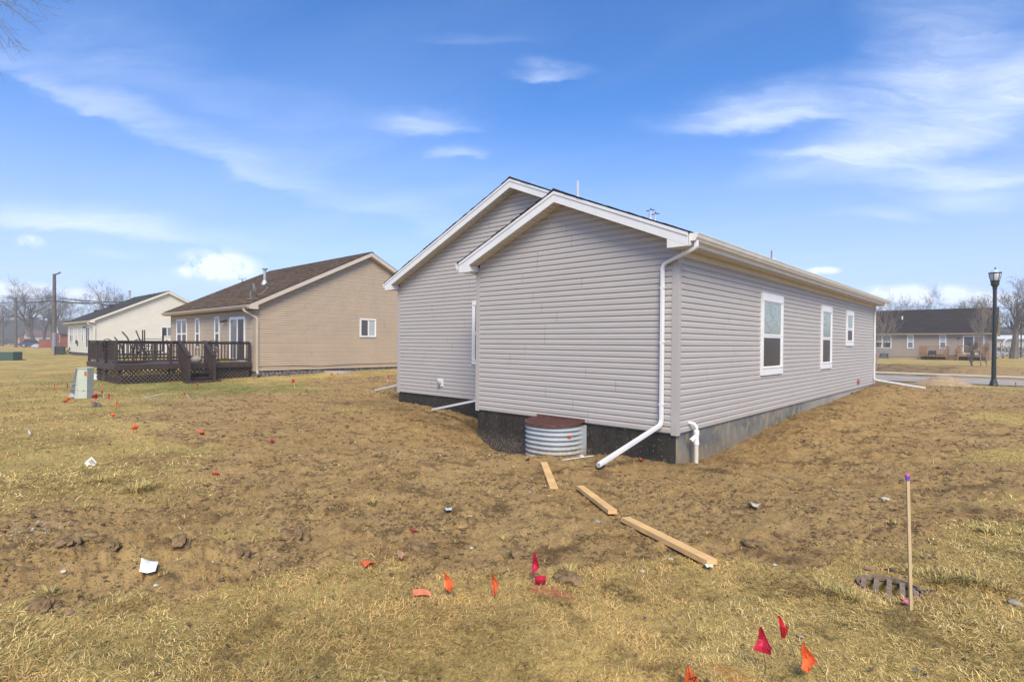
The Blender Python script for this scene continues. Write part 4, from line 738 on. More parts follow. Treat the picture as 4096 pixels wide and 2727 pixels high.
def ac_unit(x, y, z, w_, h_, label, col=(.10, .10, .11)):
    t = thing('air_conditioner', (x, y, z), label, 'air conditioner', 'air conditioners beside the houses'); m = mat('ac_grey_%d' % int(col[0]*100), col, .5)
    b = MB(); b.box((x-w_/2+.03, y-w_/2+.03, z+.03), (x+w_/2-.03, y+w_/2-.03, z+h_-.06)); b.build('coil', mat('ac_coil', (.05, .05, .055), .6), t)
    b = MB(); n = 8
    for i in range(n+1):
        q = -w_/2+w_*i/n
        for (xa, ya) in ((q, -w_/2), (q, w_/2), (-w_/2, q), (w_/2, q)): b.box((x+xa-.02, y+ya-.02, z+.05), (x+xa+.02, y+ya+.02, z+h_-.07))
    b.build('grille', m, t, 'stuff')
    b = MB(); b.box((x-w_/2-.03, y-w_/2-.03, z+h_-.07), (x+w_/2+.03, y+w_/2+.03, z+h_)); b.tube([(x, y, z+h_), (x, y, z+h_+.03)], w_*.4, 14); b.build('top', m, t)
    b = MB(); b.box((x-w_/2-.08, y-w_/2-.08, z-.04), (x+w_/2+.08, y+w_/2+.08, z+.05)); b.build('pad', mat('ac_pad', (.13, .12, .11), .9), t); return t
p, tt = G('l', 935, 1325); ac_unit(p[0], p[1], p[2], .74, .84, 'dark air conditioner standing on the grass left of the white house')
b = MB(); pe = on('l', 1090, 1245, 1, HO[1]-.05); b.tube([(p[0]+.3, p[1], p[2]+.1), (p[0]+.9, p[1]+.2, p[2]+.1), pe, pe+np.array((.1, 0, .2))], .06, 6); b.build('line_set', BRZ, HW)
# beige house across the road
BGE = mat('beige_siding', (.33, .265, .205), .6, .03, 1.); BO = (2.12, 68.7)
BH, bze, bzf = eave_house('far_beige_house', 'long beige house with dark brown roof and two timber decks across the road', BO[0], BO[1], .24, 12.4, BGE, TRIM_T, ((.022, .017, .015), (.040, .031, .027)), BGE, mat('beige_foundation', (.34, .29, .21), .9), mat('brown_cream_gutter', (.42, .35, .27), .5), detail=0, seed=61, we=2.62)
window(BH, BO, (-1, 0), (0, -1), 8.96, 10.75, 1.19, 2.72, 'twin', trim=.05, sidew=.06, upm=GL_GR, lowm=GL_DK)
for u0 in (6.86, 3.94): window(BH, BO, (-1, 0), (0, -1), u0, u0+.62, 1.19, 2.715, 'hung', trim=.05, sidew=.06, upm=GL_BL, lowm=GL_GR)
slider(BH, BO, .75, 2.54, .62, 2.635, MATS['grey_glass'], GL_GR)
b = MB(); b.tube([(-.745, 68.66, 2.37), (-.745, 68.55, 2.32)], .08, 8); b.build('porch_light', BRZ, BH)
pz = bzf(68.7+3.2); t = thing('vent_pipe', (-6.26, 71.9, pz), 'white vent pipe on the dark brown roof across the road', 'vent pipe'); b = MB(); b.tube([(-6.26, 71.9, pz-.05), (-6.26, 71.9, pz+.42)], .08, 8); b.build('pipe', VIN, t)
ac_unit(-7.35, 67.6, h1(-7.35, 67.6), .75, .62, 'light grey air conditioner under the twin window of the beige house', (.23, .24, .25))
b = MB(); b.tube([(-7.6, 68.4, .5), (-7.5, 68.3, .95), (-7.1, 68.3, .9)], .05, 6); b.build('meter_pipe', MATS['grey_pipe'], BH)
# ------------------------------------------------------------------ timber decks
def balusters(b_parent, p, q, z0, z1, m, n, w_=.036, name='baluster'):
    p = np.array(p, float); q = np.array(q, float)
    for i in range(n):
        c = p+(q-p)*(i+.5)/n; b = MB(); b.box((c[0]-w_/2, c[1]-w_/2, z0), (c[0]+w_/2, c[1]+w_/2, z1)); b.build(name, m, b_parent)
DK = mat('dark_brown_stain', (.048, .031, .026), .55, .14, 3., stretch=(1, 1, 1)); DKR = mat('grey_brown_boards', (.17, .135, .125), .6, .12, 5.)
dx, dy0, dy1, dz = -20.45, -3.25, 1.64, .55; xl = -25.1
DE = thing('timber_deck', (-22.7, -.8, -.2), 'dark brown raised timber deck with lattice skirt and steps, in front of the tan house', 'deck')
y = dy0+.02
while y < dy1: b = MB(); b.box((xl+.02, y, dz-.035), (dx-.005, min(y+.138, dy1), dz)); b.build('deck_board', DKR, DE); y += .145
b = MB(); b.box((dx, dy0-.04, dz-.215), (dx+.04, dy1, dz-.01)); b.build('rim_board', DK, DE)
for x0, x1 in ((xl, -23.2), (-23.19, dx-.002)): b = MB(); b.box((x0, dy0-.04, dz-.215), (x1, dy0, dz-.01)); b.build('rim_board', DK, DE)
b = MB(); b.box((xl, dy0+.002, dz-.215), (xl+.04, dy1, dz-.01)); b.build('rim_board', DK, DE)
ZT = 1.425
posts = [(dx-.05, dy0+.045), (dx-.05, -1.42), (dx-.05, -1.12), (dx-.05, -.18), (dx-.05, dy1-.06), (xl+.06, dy0+.045), (-22.0, dy0+.045), (-23.5, dy0+.045), (xl+.06, -.8), (xl+.06, dy1-.08)]
for x, y in posts: b = MB(); b.box((x-.045, y-.045, dz-.0), (x+.045, y+.045, ZT-.035)); b.build('rail_post', DK, DE)
def rail(p, q, n, cap=True):
    b = MB(); b.bar((p[0], p[1], ZT-.0175), (q[0], q[1], ZT-.0175), .14, .035); b.build('rail_cap', DK, DE)
    d = np.array((q[0]-p[0], q[1]-p[1])); d = d/np.linalg.norm(d)
    for zz in (ZT-.085, dz+.10):
        b = MB(); b.bar((p[0], p[1], zz), (q[0], q[1], zz), .036, .085); b.build('rail_board', DK, DE)
    balusters(DE, (p[0], p[1], 0), (q[0], q[1], 0), dz+.144, ZT-.129, DK, n)
rail((dx-.05, dy0+.09), (dx-.05, -1.47), 13); rail((dx-.05, -1.37), (dx-.05, -1.17), 2); rail((dx-.05, -.13), (dx-.05, dy1-.1), 13)
rail((xl+.1, dy0+.045), (dx-.1, dy0+.045), 34); rail((xl+.06, dy0+.09), (xl+.06, -.85), 17); rail((xl+.06, -.75), (xl+.06, dy1-.12), 17)
# lattice skirt
def lattice(p, q, z0, z1, m, parent, sp=.15, off=(0, 0)):
    p = np.array(p, float); q = np.array(q, float); Lh = np.linalg.norm(q-p); d = (q-p)/Lh; hgt = z1-z0
    nrm = np.array((-d[1], d[0])); b = MB()
    for sg, o in ((1, .0), (-1, .007)):
        s = -hgt
        while s < Lh+hgt:
            a0, a1 = s, s+hgt*1. ; za, zb_ = (z0, z1) if sg > 0 else (z1, z0)
            t0 = max(0, (0-a0)/hgt); t1 = min(1, (Lh-a0)/hgt)
            if t1-t0 > .03:
                u0, u1 = a0+hgt*t0, a0+hgt*t1; w0, w1 = za+(zb_-za)*t0, za+(zb_-za)*t1
                P0_ = (p[0]+d[0]*u0+nrm[0]*o, p[1]+d[1]*u0+nrm[1]*o, w0); P1_ = (p[0]+d[0]*u1+nrm[0]*o, p[1]+d[1]*u1+nrm[1]*o, w1)
                b.bar(P0_, P1_, .006, .034, upv=(nrm[0], nrm[1], 0)) if False else b.bar(P0_, P1_, .034, .006, upv=(nrm[0], nrm[1], 0))
            s += sp*1.0
    return b.build('lattice', m, parent, 'stuff')
LTC = mat('lattice_stain', (.085, .062, .05), .7)
lattice((dx-.09, dy0+.12), (dx-.09, dy1-.1), -.36, dz-.22, LTC, DE); lattice((xl+1.0, dy0+.12), (dx-.1, dy0+.12), -.36, dz-.22, LTC, DE)
lattice((xl+1.0, dy0+.12), (xl+1.0, dy1), -.36, dz-.22, DK, DE)
for x, y in ((dx-.15, dy0+.18), (dx-.15, -1.3), (dx-.15, .2), (dx-.15, dy1-.08), (xl+1.1, dy0+.2), (-22.8, dy0+.2), (xl+1.1, -.5)):
    b = MB(); b.box((x-.045, y-.045, -.7), (x+.045, y+.045, dz-.036)); b.build('support_post', DK, DE)
b = MB(); b.box((xl+1.06, dy0+.18, -.3), (dx-.15, dy1-.05, -.28)); b.build('under_deck_sheet', mat('under_deck_dark_brown', (.05, .036, .025), 1.), DE)  # dark brown sheet below the deck boards
# steps towards +X
sy0, sy1, sx1 = -1.12, -.18, -19.42
for i in range(3):
    z = dz-.19*(i+1)-.02; x0 = dx+.04+.27*i
    for k_ in (0, 1): b = MB(); b.box((x0+.002+k_*.14, sy0+.05, z), (x0+.137+k_*.14, sy1-.05, z+.035)); b.build('tread', DK, DE)
for yy in (sy0+.0, sy1-.04):
    b = MB(); b.prism([(dx+.04, yy, dz-.02), (dx+.04, yy, dz-.30), (sx1-.1, yy, -.26), (sx1+.02, yy, -.26), (sx1+.02, yy, -.06)], (0, .04, 0)); b.build('stringer', DK, DE)
b = MB(); b.box((sx1-.32, sy0-.10, -.30), (sx1+.18, sy1+.16, -.10)); b.build('base_step', DK, DE)
for yy in (sy0-.005, sy1-.04):
    b = MB(); b.box((sx1-.0, yy-.045, -.11), (sx1+.09, yy+.045, .80)); b.build('newel_post', DK, DE)
    b = MB(); b.bar((dx-.04, yy, ZT-.0), (sx1+.12, yy, .83), .14, .035); b.build('hand_rail', DK, DE)
    b = MB(); b.bar((dx+.0, yy, ZT-.10), (sx1+.03, yy, .74), .036, .085); b.build('rail_board', DK, DE); b = MB(); b.bar((dx+.0, yy, dz+.12), (sx1+.03, yy, -.0), .036, .085); b.build('rail_board', DK, DE)
    for i in range(9):
        f = (i+.6)/9.3; xx = dx+(sx1-dx)*f; za, zc = ZT-.12+(.72-ZT+.1)*f, dz+.12+(-.12-dz)*f; b = MB(); b.box((xx-.018, yy-.018, zc), (xx+.018, yy+.018, za)); b.build('baluster', DK, DE)
# patio furniture, a sack, a yellow toy shovel pair
IRON = mat('black_cast_iron', (.035, .028, .026), .45)
def patio_chair(loc, rz, label, flip=None):
    t = thing('patio_chair', (0, 0, 0), label, 'chair', 'cast metal patio chairs on the dark deck')
    b = MB(); b.lathe([(.0, .42), (.22, .42), (.235, .43), (.235, .445), (.0, .45)], n=14); b.build('seat', IRON, t)
    for sx in (-1, 1):
        b = MB(); b.tube([(sx*.2, -.17, .43), (sx*.22, -.2, .25), (sx*.19, -.22, .12), (sx*.23, -.25, 0)], .016, 6); b.build('leg', IRON, t)
        b = MB(); b.tube([(sx*.2, .17, .43), (sx*.22, .2, .25), (sx*.2, .2, .12), (sx*.24, .26, 0)], .016, 6); b.build('leg', IRON, t)
        b = MB(); b.tube([(sx*.23, .2, .66), (sx*.29, .05, .67), (sx*.29, -.15, .65), (sx*.24, -.2, .5), (sx*.21, -.18, .43)], .014, 6); b.build('arm', IRON, t)
    b = MB(); arc = [(.24*math.cos(a), .2+.05*math.sin(a), .62+.30*math.sin(a)) for a in np.linspace(-.25, math.pi+.25, 14)]; b.tube([(.2, .19, .44)]+arc+[(-.2, .19, .44)], .015, 6); b.build('back_frame', IRON, t)
    b = MB()
    for i in range(-3, 4):
        for sg in (1, -1):
            x0, z0, x1, z1 = i*.075-.09*sg, .5, i*.075+.09*sg, .86; x0 = max(-.22, min(.22, x0)); x1 = max(-.19, min(.19, x1)); b.tube([(x0, .205, z0), (x1, .235, z1)], .008, 4)
    for zz in (.56, .66, .76): b.tube([(-.23, .21, zz), (.23, .21, zz)], .008, 4)
    b.build('back_lattice', IRON, t, 'stuff')
    t.location = loc; t.rotation_euler = (flip or (0, 0, 0))[0], (flip or (0, 0, 0))[1], rz; return t
def pc(t, loc, rot, label):
    c = copy_tree(t); c.location = loc; c.rotation_euler = rot; c['label'] = label; return c
c0 = patio_chair((-21.35, .35, dz), R(60), 'cast metal chair on the deck right of the steps')
pc(c0, (-22.0, -.9, dz), (0, 0, R(170)), 'cast metal chair on the deck left of the steps, near the house wall')
pc(c0, (-22.6, -1.9, dz), (0, 0, R(110)), 'lattice backed chair in the middle of the left deck section')
pc(c0, (-21.6, -2.2, dz), (0, 0, R(80)), 'lattice backed chair under the upturned stool on the deck')
pc(c0, (-21.9, -2.95, dz+.02), (R(8), R(-18), R(120)), 'tipped cast metal chair in the left deck corner')
def stool():
    t = thing('upturned_stool', (-21.0, -1.95, dz+.45), 'bar stool turned legs up above the deck railing', 'stool', None); zz = 1.07
    for dx_, dy_ in ((0, -.30), (-.3, -.16), (.12, .34), (-.1, .42)):
        b = MB(); b.tube([(-21.0+dx_, -1.95+dy_, 1.0), (-21.0+dx_*1.05, -1.95+dy_*1.02, 1.84 if dy_ < 0 else 1.80)], .022, 8); b.build('leg', IRON, t)
    b = MB(); b.tube([(-21.0, -2.25, 1.5), (-20.88, -1.61, 1.49)], .014, 6); b.tube([(-21.3, -2.11, 1.5), (-21.1, -1.53, 1.49)], .014, 6); b.tube([(-21.0, -2.25, 1.5), (-21.3, -2.11, 1.5)], .014, 6); b.build('stretcher', IRON, t)
    b = MB(); b.lathe([(.0, .98), (.3, .98), (.3, 1.03), (.0, 1.03)], (-21.08, -1.88, 0), 16); b.build('seat', IRON, t)
stool()
def table():
    t = thing('upturned_table', (-21.5, -2.7, dz), 'upturned patio table with curved dark legs in the left deck corner', 'table')
    b = MB(); b.lathe([(.0, dz+.02), (.55, dz+.02), (.57, dz+.05), (.0, dz+.06)], (-21.6, -2.55, 0), 20); b.build('tabletop', IRON, t)
    for pts in ([('dk', 1300, 745), ('dk', 1360, 640), ('dk', 1430, 570), ('dk', 1400, 480), ('dk', 1430, 370), ('dk', 1355, 195)], [('dk', 1130, 740), ('dk', 1290, 560), ('dk', 1240, 430), ('dk', 1195, 320), ('dk', 1100, 215)], [('dk', 1150, 660), ('dk', 1075, 470), ('dk', 1010, 380), ('dk', 960, 315)]):
        P_ = [on(*q, 0, -21.35-.12*i) for i, q in enumerate(pts)]; b = MB(); b.tube(P_, .026, 8); b.build('leg', IRON, t)
table()
def lump(name, loc, r_, m, label, cat, seed=0, squash=(1, 1, .6), rough=.35, sub=3, group=None):
    bm = bmesh.new(); bmesh.ops.create_icosphere(bm, subdivisions=sub, radius=1.); rnd = np.random.default_rng(seed); o = rnd.uniform(0, 50, 3)
    for v in bm.verts:
        a = np.array(v.co); n = fbm(np.array([a[0]*1.3+o[0]+a[2]]), np.array([a[1]*1.3+o[1]-a[2]*.7]), 1.3, 4, seed)[0]-.5; k_ = 1+n*rough*2
        if rough >= .5: k_ += (fbm(np.array([a[0]*7+a[2]*4+o[1]]), np.array([a[1]*7-a[2]*5]), 1., 3, seed+3)[0]-.5)*.55
        v.co = Vector((a[0]*squash[0]*k_*r_, a[1]*squash[1]*k_*r_, a[2]*squash[2]*k_*r_))
    me = bpy.data.meshes.new(name); bm.to_mesh(me); bm.free(); me.materials.append(m); ob = bpy.data.objects.new(name, me); COL.objects.link(ob); ob.location = tuple(float(q) for q in loc); return setp(ob, label, cat, group)
sack = lump('sack', (-20.75, -.45, dz+.10), .2, mat('sack_cloth', (.30, .25, .22), .9, .35, 25), 'lumpy pale sack lying on the deck at the top of the steps', 'sack', 5, (.9, 1.25, .75), .3)
YEL = mat('yellow_plastic', (.70, .48, .05), .5)
for i, (yy, lb) in enumerate(((.62, 'yellow snow shovel leaning by the sliding door, the left one of the pair'), (.82, 'yellow snow shovel leaning by the sliding door, the right one of the pair'))):
    t = thing('yellow_shovel', (-20.9, yy, dz), lb, 'shovel', 'yellow shovels on the deck'); b = MB(); b.prism([(-20.9, yy-.09, dz), (-20.9, yy+.09, dz), (-20.92, yy+.07, dz+.16), (-20.94, yy, dz+.24), (-20.92, yy-.07, dz+.16)], (.012, 0, 0)); b.build('blade', YEL, t)
    b = MB(); b.tube([(-20.93, yy, dz+.2), (-21.05, yy, dz+1.15)], .014, 6); b.build('handle', mat('tan_handle', (.35, .25, .12), .6), t)
# timber decks of the beige house
CED = mat('orange_cedar', (.27, .145, .065), .7, .15, 4.)
def far_deck(x0, x1, y0, y1, z, label, plant_side):
    t = thing('timber_deck', ((x0+x1)/2, (y0+y1)/2, -.1), label, 'deck', 'orange timber decks across the road')
    b = MB(); b.box((x0, y0, z-.25), (x1, y1, z)); b.build('platform', CED, t)
    for x in (x0+.05, x1-.05):
        for y in (y0+.05, y1-.1): b = MB(); b.box((x-.06, y-.06, -.3), (x+.06, y+.06, z+.85)); b.build('post', CED, t)
    for zz in (z+.82, z+.12): b = MB(); b.box((x0, y0-.03, zz), (x1, y0+.03, zz+.08)); b.build('rail_board', CED, t)
    n = int((x1-x0)/.14)
    for i in range(n): xx = x0+.1+(x1-x0-.2)*(i+.5)/n; b = MB(); b.box((xx-.02, y0-.02, z+.2), (xx+.02, y0+.02, z+.82)); b.build('baluster', CED, t)
    b = MB(); b.box((plant_side-.35, y0-.045, z+.02), (plant_side+.35, y0-.031, z+.86)); b.build('solid_panel', CED, t)
    return t
far_deck(-3.95, -1.55, 66.2, 68.6, .60, 'orange timber deck left of the gap, under the narrow window of the beige house', -3.6)
far_deck(-.72, 1.80, 66.2, 68.6, .66, 'orange timber deck right of the gap, before the sliding door of the beige house', 1.45)
t = thing('deck_stairs', (-1.1, 67, 0), 'dark timber stairs between the two orange decks', 'stairs')
for i in range(4): b = MB(); b.box((-1.53, 65.6+.3*i, -.1+.17*i), (-.74, 65.95+.3*i, .02+.17*i)); b.build('tread', mat('dark_cedar', (.16, .09, .05), .8), t)
t = thing('gas_grill', (-2.6, 65.5, 0), 'dark grill with shelf standing before the left orange deck', 'grill'); x, y, z = -2.75, 65.5, h1(-2.75, 65.5)
b = MB(); b.box((x-.35, y-.25, z+.55), (x+.35, y+.25, z+.80)); b.prism([(x-.35, y-.25, z+.80), (x+.35, y-.25, z+.80), (x+.35, y+.1, z+1.0), (x-.35, y+.1, z+1.0)], (0, .15, 0)); b.build('lid', IRON, t)
b = MB(); b.box((x+.36, y-.2, z+.50), (x+1.0, y+.2, z+.56)); b.build('shelf', IRON, t)
for a in (-.3, .3): b = MB(); b.box((x+a-.03, y-.2, z), (x+a+.03, y-.14, z+.55)); b.build('leg', IRON, t)
t = thing('patio_set', (1.1, 67.3, .66), 'small pale patio table on the right orange deck', 'table'); b = MB(); b.lathe([(.3, 1.35), (.3, 1.40)], (1.15, 67.2, 0), 12); b.build('tabletop', BRZ, t); b = MB(); b.tube([(1.15, 67.2, .66), (1.15, 67.2, 1.35)], .03, 6); b.build('leg', BRZ, t)
t = thing('cushioned_chair', (1.2, 66.8, .66), 'white cushioned chair behind the rail of the right orange deck', 'chair'); b = MB(); b.box((.95, 66.5, 1.0), (1.4, 66.9, 1.12)); b.box((.95, 66.9, 1.1), (1.4, 67.0, 1.5)); b.build('cushion', VIN, t); b = MB(); b.box((.97, 66.52, .66), (1.38, 66.88, 1.0)); b.build('frame', BRZ, t)
# ------------------------------------------------------------------ street, walk, mound
ASP = mat('worn_asphalt', (.34, .30, .245), .9, .12, 1.2, bump=.003, bscale=120); CCR = mat('pale_concrete', (.50, .43, .33), .9, .12, 2.)
def strip(name, y0, y1, m, dz_, x0=-90, x1=90, n=90):
    xs = np.linspace(x0, x1, n); ys = np.linspace(y0, y1, 7); V = []; Fc = []
    X, Y = np.meshgrid(xs, ys); Z = base(X, Y)+clods(X, Y, turf(X, Y))*0+dz_; vs = np.stack([X.ravel(), Y.ravel(), Z.ravel()], 1); b = MB()
    b.add(vs, [(j*n+i, j*n+i+1, (j+1)*n+i+1, (j+1)*n+i) for j in range(6) for i in range(n-1)]); o = b.build(name, m, None, 'structure'); return o
strip('road', 25.2, 31.0, ASP, .03); strip('sidewalk', 33.5, 35.6, CCR, .025)
def mound(cx, cy, rx, ry, hh, m, label, seed):
    n = 40; V = []; b = MB(); vs = []
    for j in range(22):
        for i in range(n):
            a = 2*math.pi*i/n; r_ = j/21; x = cx+rx*r_*math.cos(a)*(1+.12*math.sin(3*a+seed)); y = cy+ry*r_*math.sin(a); z = hh*(math.cos(r_*math.pi)*.5+.5)**.9-.05*r_; q = (fbm(np.array([x]), np.array([y]), 3., 3, seed)[0]-.5)*.09
            vs.append((x, y, float(base(np.array([x]), np.array([y]))[0])+z+q))
    b.add(vs, [(j*n+i, (j+1)*n+i, (j+1)*n+(i+1) % n, j*n+(i+1) % n) for j in range(21) for i in range(n)]); o = b.build('sand_pile', m, None, smooth=True); setp(o, label, 'sand pile'); return o
SAND = mat('sand', (.36, .255, .145), .95, .22, 5., bump=.02, bscale=8)
mound(1.55, 23.6, 1.35, 1.6, .42, SAND, 'pale sand pile by the road beyond the far corner of the grey house', 3)
# ------------------------------------------------------------------ street lamps
LMP = mat('dark_green_black_paint', (.022, .027, .025), .4, .1, 6.); LGL = mat('lamp_glass', (.60, .63, .64), .25, .05, 4.)
def lamp(loc, label, htop=5.38):
    x, y, z = loc; t = thing('street_lamp', loc, label, 'street lamp', 'street lamps along the road'); k_ = htop/5.38
    b = MB(); b.lathe([(.17, -.1), (.17, .05), (.15, .10), (.12, .22), (.095, .30), (.09, .36)], (x, y, z), 16); b.build('base', LMP, t)
    b = MB(); b.lathe([(.09, .36), (.085, 1.4), (.073, 4.05*k_), (.07, 4.36*k_), (.09, 4.38*k_), (.09, 4.42*k_), (.075, 4.44*k_)], (x, y, z), 14); b.build('pole', LMP, t, smooth=False)
    b = MB(); b.lathe([(.085, 4.44*k_), (.10, 4.50*k_), (.15, 4.56*k_), (.155, 4.70*k_), (.175, 4.73*k_), (.175, 4.76*k_)], (x, y, z), 16); b.build('collar', LMP, t)
    b = MB(); b.lathe([(.13, 4.765*k_), (.17, 4.85*k_), (.20, 5.0*k_), (.21, 5.10*k_), (.0, 5.12*k_)], (x, y, z), 16, cap=False); b.build('globe', LGL, t, smooth=True)
    b = MB()
    for i in range(6): a = i*math.pi/3+.3; c_, s_ = math.cos(a), math.sin(a); b.tube([(x+c_*.15, y+s_*.15, z+4.76*k_), (x+c_*.20, y+s_*.20, z+4.88*k_), (x+c_*.225, y+s_*.225, z+5.1*k_), (x+c_*.24, y+s_*.24, z+5.14*k_)], .012, 5)
    b.lathe([(.20, 5.085*k_), (.232, 5.085*k_), (.232, 5.125*k_), (.20, 5.125*k_)], (x, y, z), 18); b.build('cage', LMP, t)
    b = MB(); b.lathe([(.205, 5.126*k_), (.12, 5.22*k_), (.03, 5.27*k_), (.0, 5.28*k_)], (x, y, z), 16, cap=False); b.build('clear_dome', mat('pale_dome', (.48, .60, .74), .12), t, smooth=True)
    b = MB(); b.lathe([(.03, 5.27*k_), (.035, 5.30*k_), (.012, 5.32*k_), (.03, 5.34*k_), (.012, 5.36*k_), (.0, 5.40*k_)], (x, y, z), 8); b.build('finial', LMP, t); return t
p, _ = G('rh', 1890, 1197); l0 = lamp((p[0], p[1], p[2]), 'tall black street lamp at the right edge, on the near side of the road')
l1 = copy_tree(l0); l1['label'] = 'small distant street lamp beside the bare tree behind the beige house'; q, _ = G('rh', 2312, 768); l1.location = (4.3, 101.6, h1(4.3, 101.6))
# ------------------------------------------------------------------ utility pedestal, transformer boxes
MINT = mat('pale_green_enamel', (.46, .50, .41), .5, .05, 3.); PLG = mat('dark_grey_conduit', (.14, .145, .15), .45, .15, 6.)
def pedestal():
    p, tt = G('dk', 365, 1445); x, y, z = p; t = thing('utility_pedestal', p, 'pale green utility pedestal with red sticker on the grass left of the deck', 'utility box')
    R3, U3 = np.array((rt[0], rt[1], 0.)), np.array((0, 0, 1.)); D3 = np.array((-rt[1], rt[0], 0.)); o = np.array(p); s = tt/2208.56*.2168
    f = lambda a, c, d=0: o+R3*a*s+D3*d+U3*c*s             # measured outline of its front, in true size
    b = MB(); b.prism([f(-80, -6), f(85, -6), f(85, 130), f(-80, 130)], D3*.26); b.build('base_cover', MINT, t)
    b = MB(); b.prism([f(-79, 133), f(84, 133), f(90, 548), f(-82, 548)], D3*.25-D3*.0); b.build('cabinet', MINT, t)
    b = MB(); b.prism([f(-160, -6, .02), f(-81, -6, .02), f(-83, 548, .02), f(-100, 548, .02)], D3*.22); b.build('side_panel', mat('pale_green_shade', (.42, .46, .375), .5), t)
    b = MB(); b.prism([f(-104, 548, -.02), f(92, 548, -.02), f(92, 560, -.02), (f(60, 568, -.02)), f(-85, 566, -.02)], D3*.30); b.build('lid', MINT, t)
    b = MB(); b.prism([f(38, 415, -.004), f(80, 415, -.004), f(80, 500, -.004), f(38, 500, -.004)], D3*.003); b.build('sticker', mat('orange_red_sticker', (.52, .09, .03), .6), t)
    b = MB(); b.tube([f(30, 150, -.005), f(30, 143, -.02)], .012, 6); b.build('latch', BRZ, t)
    t2 = thing('leaning_conduit', f(-205, 40, .12), 'dark grey capped conduit tube leaning behind the pale green pedestal', 'conduit')
    b = MB(); b.tube([f(-205, 30, .12), f(-190, 150, .12), f(-170, 280, .13), (f(-120, 540, .14))], [.095, .10, .095, .085], 12); b.build('tube', PLG, t2)
    for c in (175, 272): b = MB(); b.tube([f(-255, c+10, .02), f(-190, c-8, -.0), f(-85, c-12, .02)], .008, 5); b.build('cable_tie', mat('grey_tie', (.35, .36, .38), .6), t2)
    b = MB(); b.tube([f(-215, 20, .10), f(-210, 95, .10)], [.10, .085], 8); b.build('collar', mat('pale_grey_plastic', (.35, .37, .40), .6, .3, 20), t2)
pedestal()
GRN = mat('transformer_green', (.055, .095, .062), .55, .06, 3.)
p, tt = G('l', 100, 1420); t = thing('green_transformer', p, 'dark green transformer box on the grass at the left edge', 'utility box'); R3 = np.array((rt[0], rt[1], 0.)); D3 = np.array((-rt[1], rt[0], 0.)); o = np.array(p)
for a0, a1 in ((-1.0, .0), (.006, .49)): b = MB(); b.obox(o+R3*a0+np.array((0, 0, .07)), R3*(a1-a0), D3*.8, (0, 0, .56)); b.build('cabinet_panel', GRN, t)
b = MB(); b.obox(o-R3*1.03-D3*.03+np.array((0, 0, .632)), R3*1.54, D3*.86, (0, 0, .035)); b.build('lid', mat('light_green_lid', (.19, .27, .21), .45), t)
b = MB(); b.obox(o-R3*1.1-D3*.1+np.array((0, 0, -.1)), R3*1.78, D3*1.0, (0, 0, .18)); b.build('pad', GRN, t)
# splash block
p, _ = G('dk', 600, 1100); t = thing('splash_block', p, 'white downspout splash block on the grass at the left side of the deck', 'splash block'); b = MB(); o = np.array(p)
b.prism([o-R3*.38+np.array((0, 0, .0)), o+R3*.45, o+R3*.42+np.array((0, 0, .24)), o-R3*.08+np.array((0, 0, .25))], D3*.28); b.build('tray', mat('white_plastic', (.66, .70, .72), .4, .1, 6), t)
# ------------------------------------------------------------------ utility poles and wires
WOOD = mat('weathered_pole', (.115, .095, .08), .95, .25, 5., stretch=(3, 3, .4)); WIR = mat('black_cable', (.02, .02, .022), .6)
POL = []
for i, (kb, bx_, by_, kt, tx_, ty_, r_, lb) in enumerate((('l', 850, 1268, 'l', 851, 62, .22, 'tall grey utility pole left of the white house, nearest of the row'), ('l', 247, 1213, 'l', 268, 425, .20, 'utility pole in the haze, second of the row'), ('l', 40, 1192, 'l', 5, 640, .18, 'faint utility pole at the left edge, farthest of the row'))):
    p, tt = G(kb, bx_, by_); Zc = (np.array(p)-CAM)@fw; tp = far(kt, tx_, ty_, Zc); t = thing('utility_pole', p, lb, 'utility pole', 'utility poles along the far street'); b = MB(); b.tube([(p[0], p[1], p[2]-.3), (p[0], p[1], tp[2]*.5), (p[0]+.0, p[1], tp[2])], [r_*1.25, r_*1.05, r_*.8], 10); b.build('shaft', WOOD, t); POL.append((np.array((p[0], p[1], tp[2])), Zc, t))
    if i == 0:
        b = MB(); b.tube([(p[0], p[1], tp[2]-.1), (p[0]+.1, p[1]+.35, tp[2]+.05), (p[0]+.1, p[1]+.62, tp[2]+.28)], .10, 6); b.build('bracket', WOOD, t)
        b = MB(); b.tube([(p[0]+.3, p[1]-.05, p[2]), (p[0]+.28, p[1]-.05, p[2]+2.4)], .24, 8); b.build('conduit_guard', mat('pole_guard', (.22, .23, .25), .5), t)
Z0 = POL[0][1]; A0 = {k_: far('l', 835, yy, Z0) for k_, yy in (('a', 405), ('b', 435), ('c', 478))}
def wire(pts, sag, label, r_=.025):
    b = MB(); out = []
    for i in range(len(pts)-1):
        a, c = np.array(pts[i]), np.array(pts[i+1])
        for t_ in np.linspace(0, 1, 9)[:-1 if i < len(pts)-2 else None]: out.append(a+(c-a)*t_-np.array((0, 0, sag*4*t_*(1-t_))))
    b.tube(out, r_, 5, cap=False); o = b.build('overhead_wire', WIR); setp(o, label, 'wire', 'overhead wires on the utility poles')
Z1, Z2 = POL[1][1], POL[2][1]
wire([far('l', -300, 400, 160), far('l', 266, 403, Z1), A0['a'], far('l', 1700, 505, 58), far('wh', 900, 350, 52)], .12, 'topmost thin overhead wire, running over the white house', .03)
wire([far('l', -300, 432, 160), far('l', 268, 432, Z1), A0['b'], far('l', 1900, 500, 60)], .15, 'second overhead wire from the top', .04)
wire([far('l', -300, 516, 160), far('l', 266, 502, Z1), A0['c'], far('l', 1568, 518, 64), far('wh', 880, 345, 54)], .15, 'thick black overhead cable, lowest at the near pole top', .07)
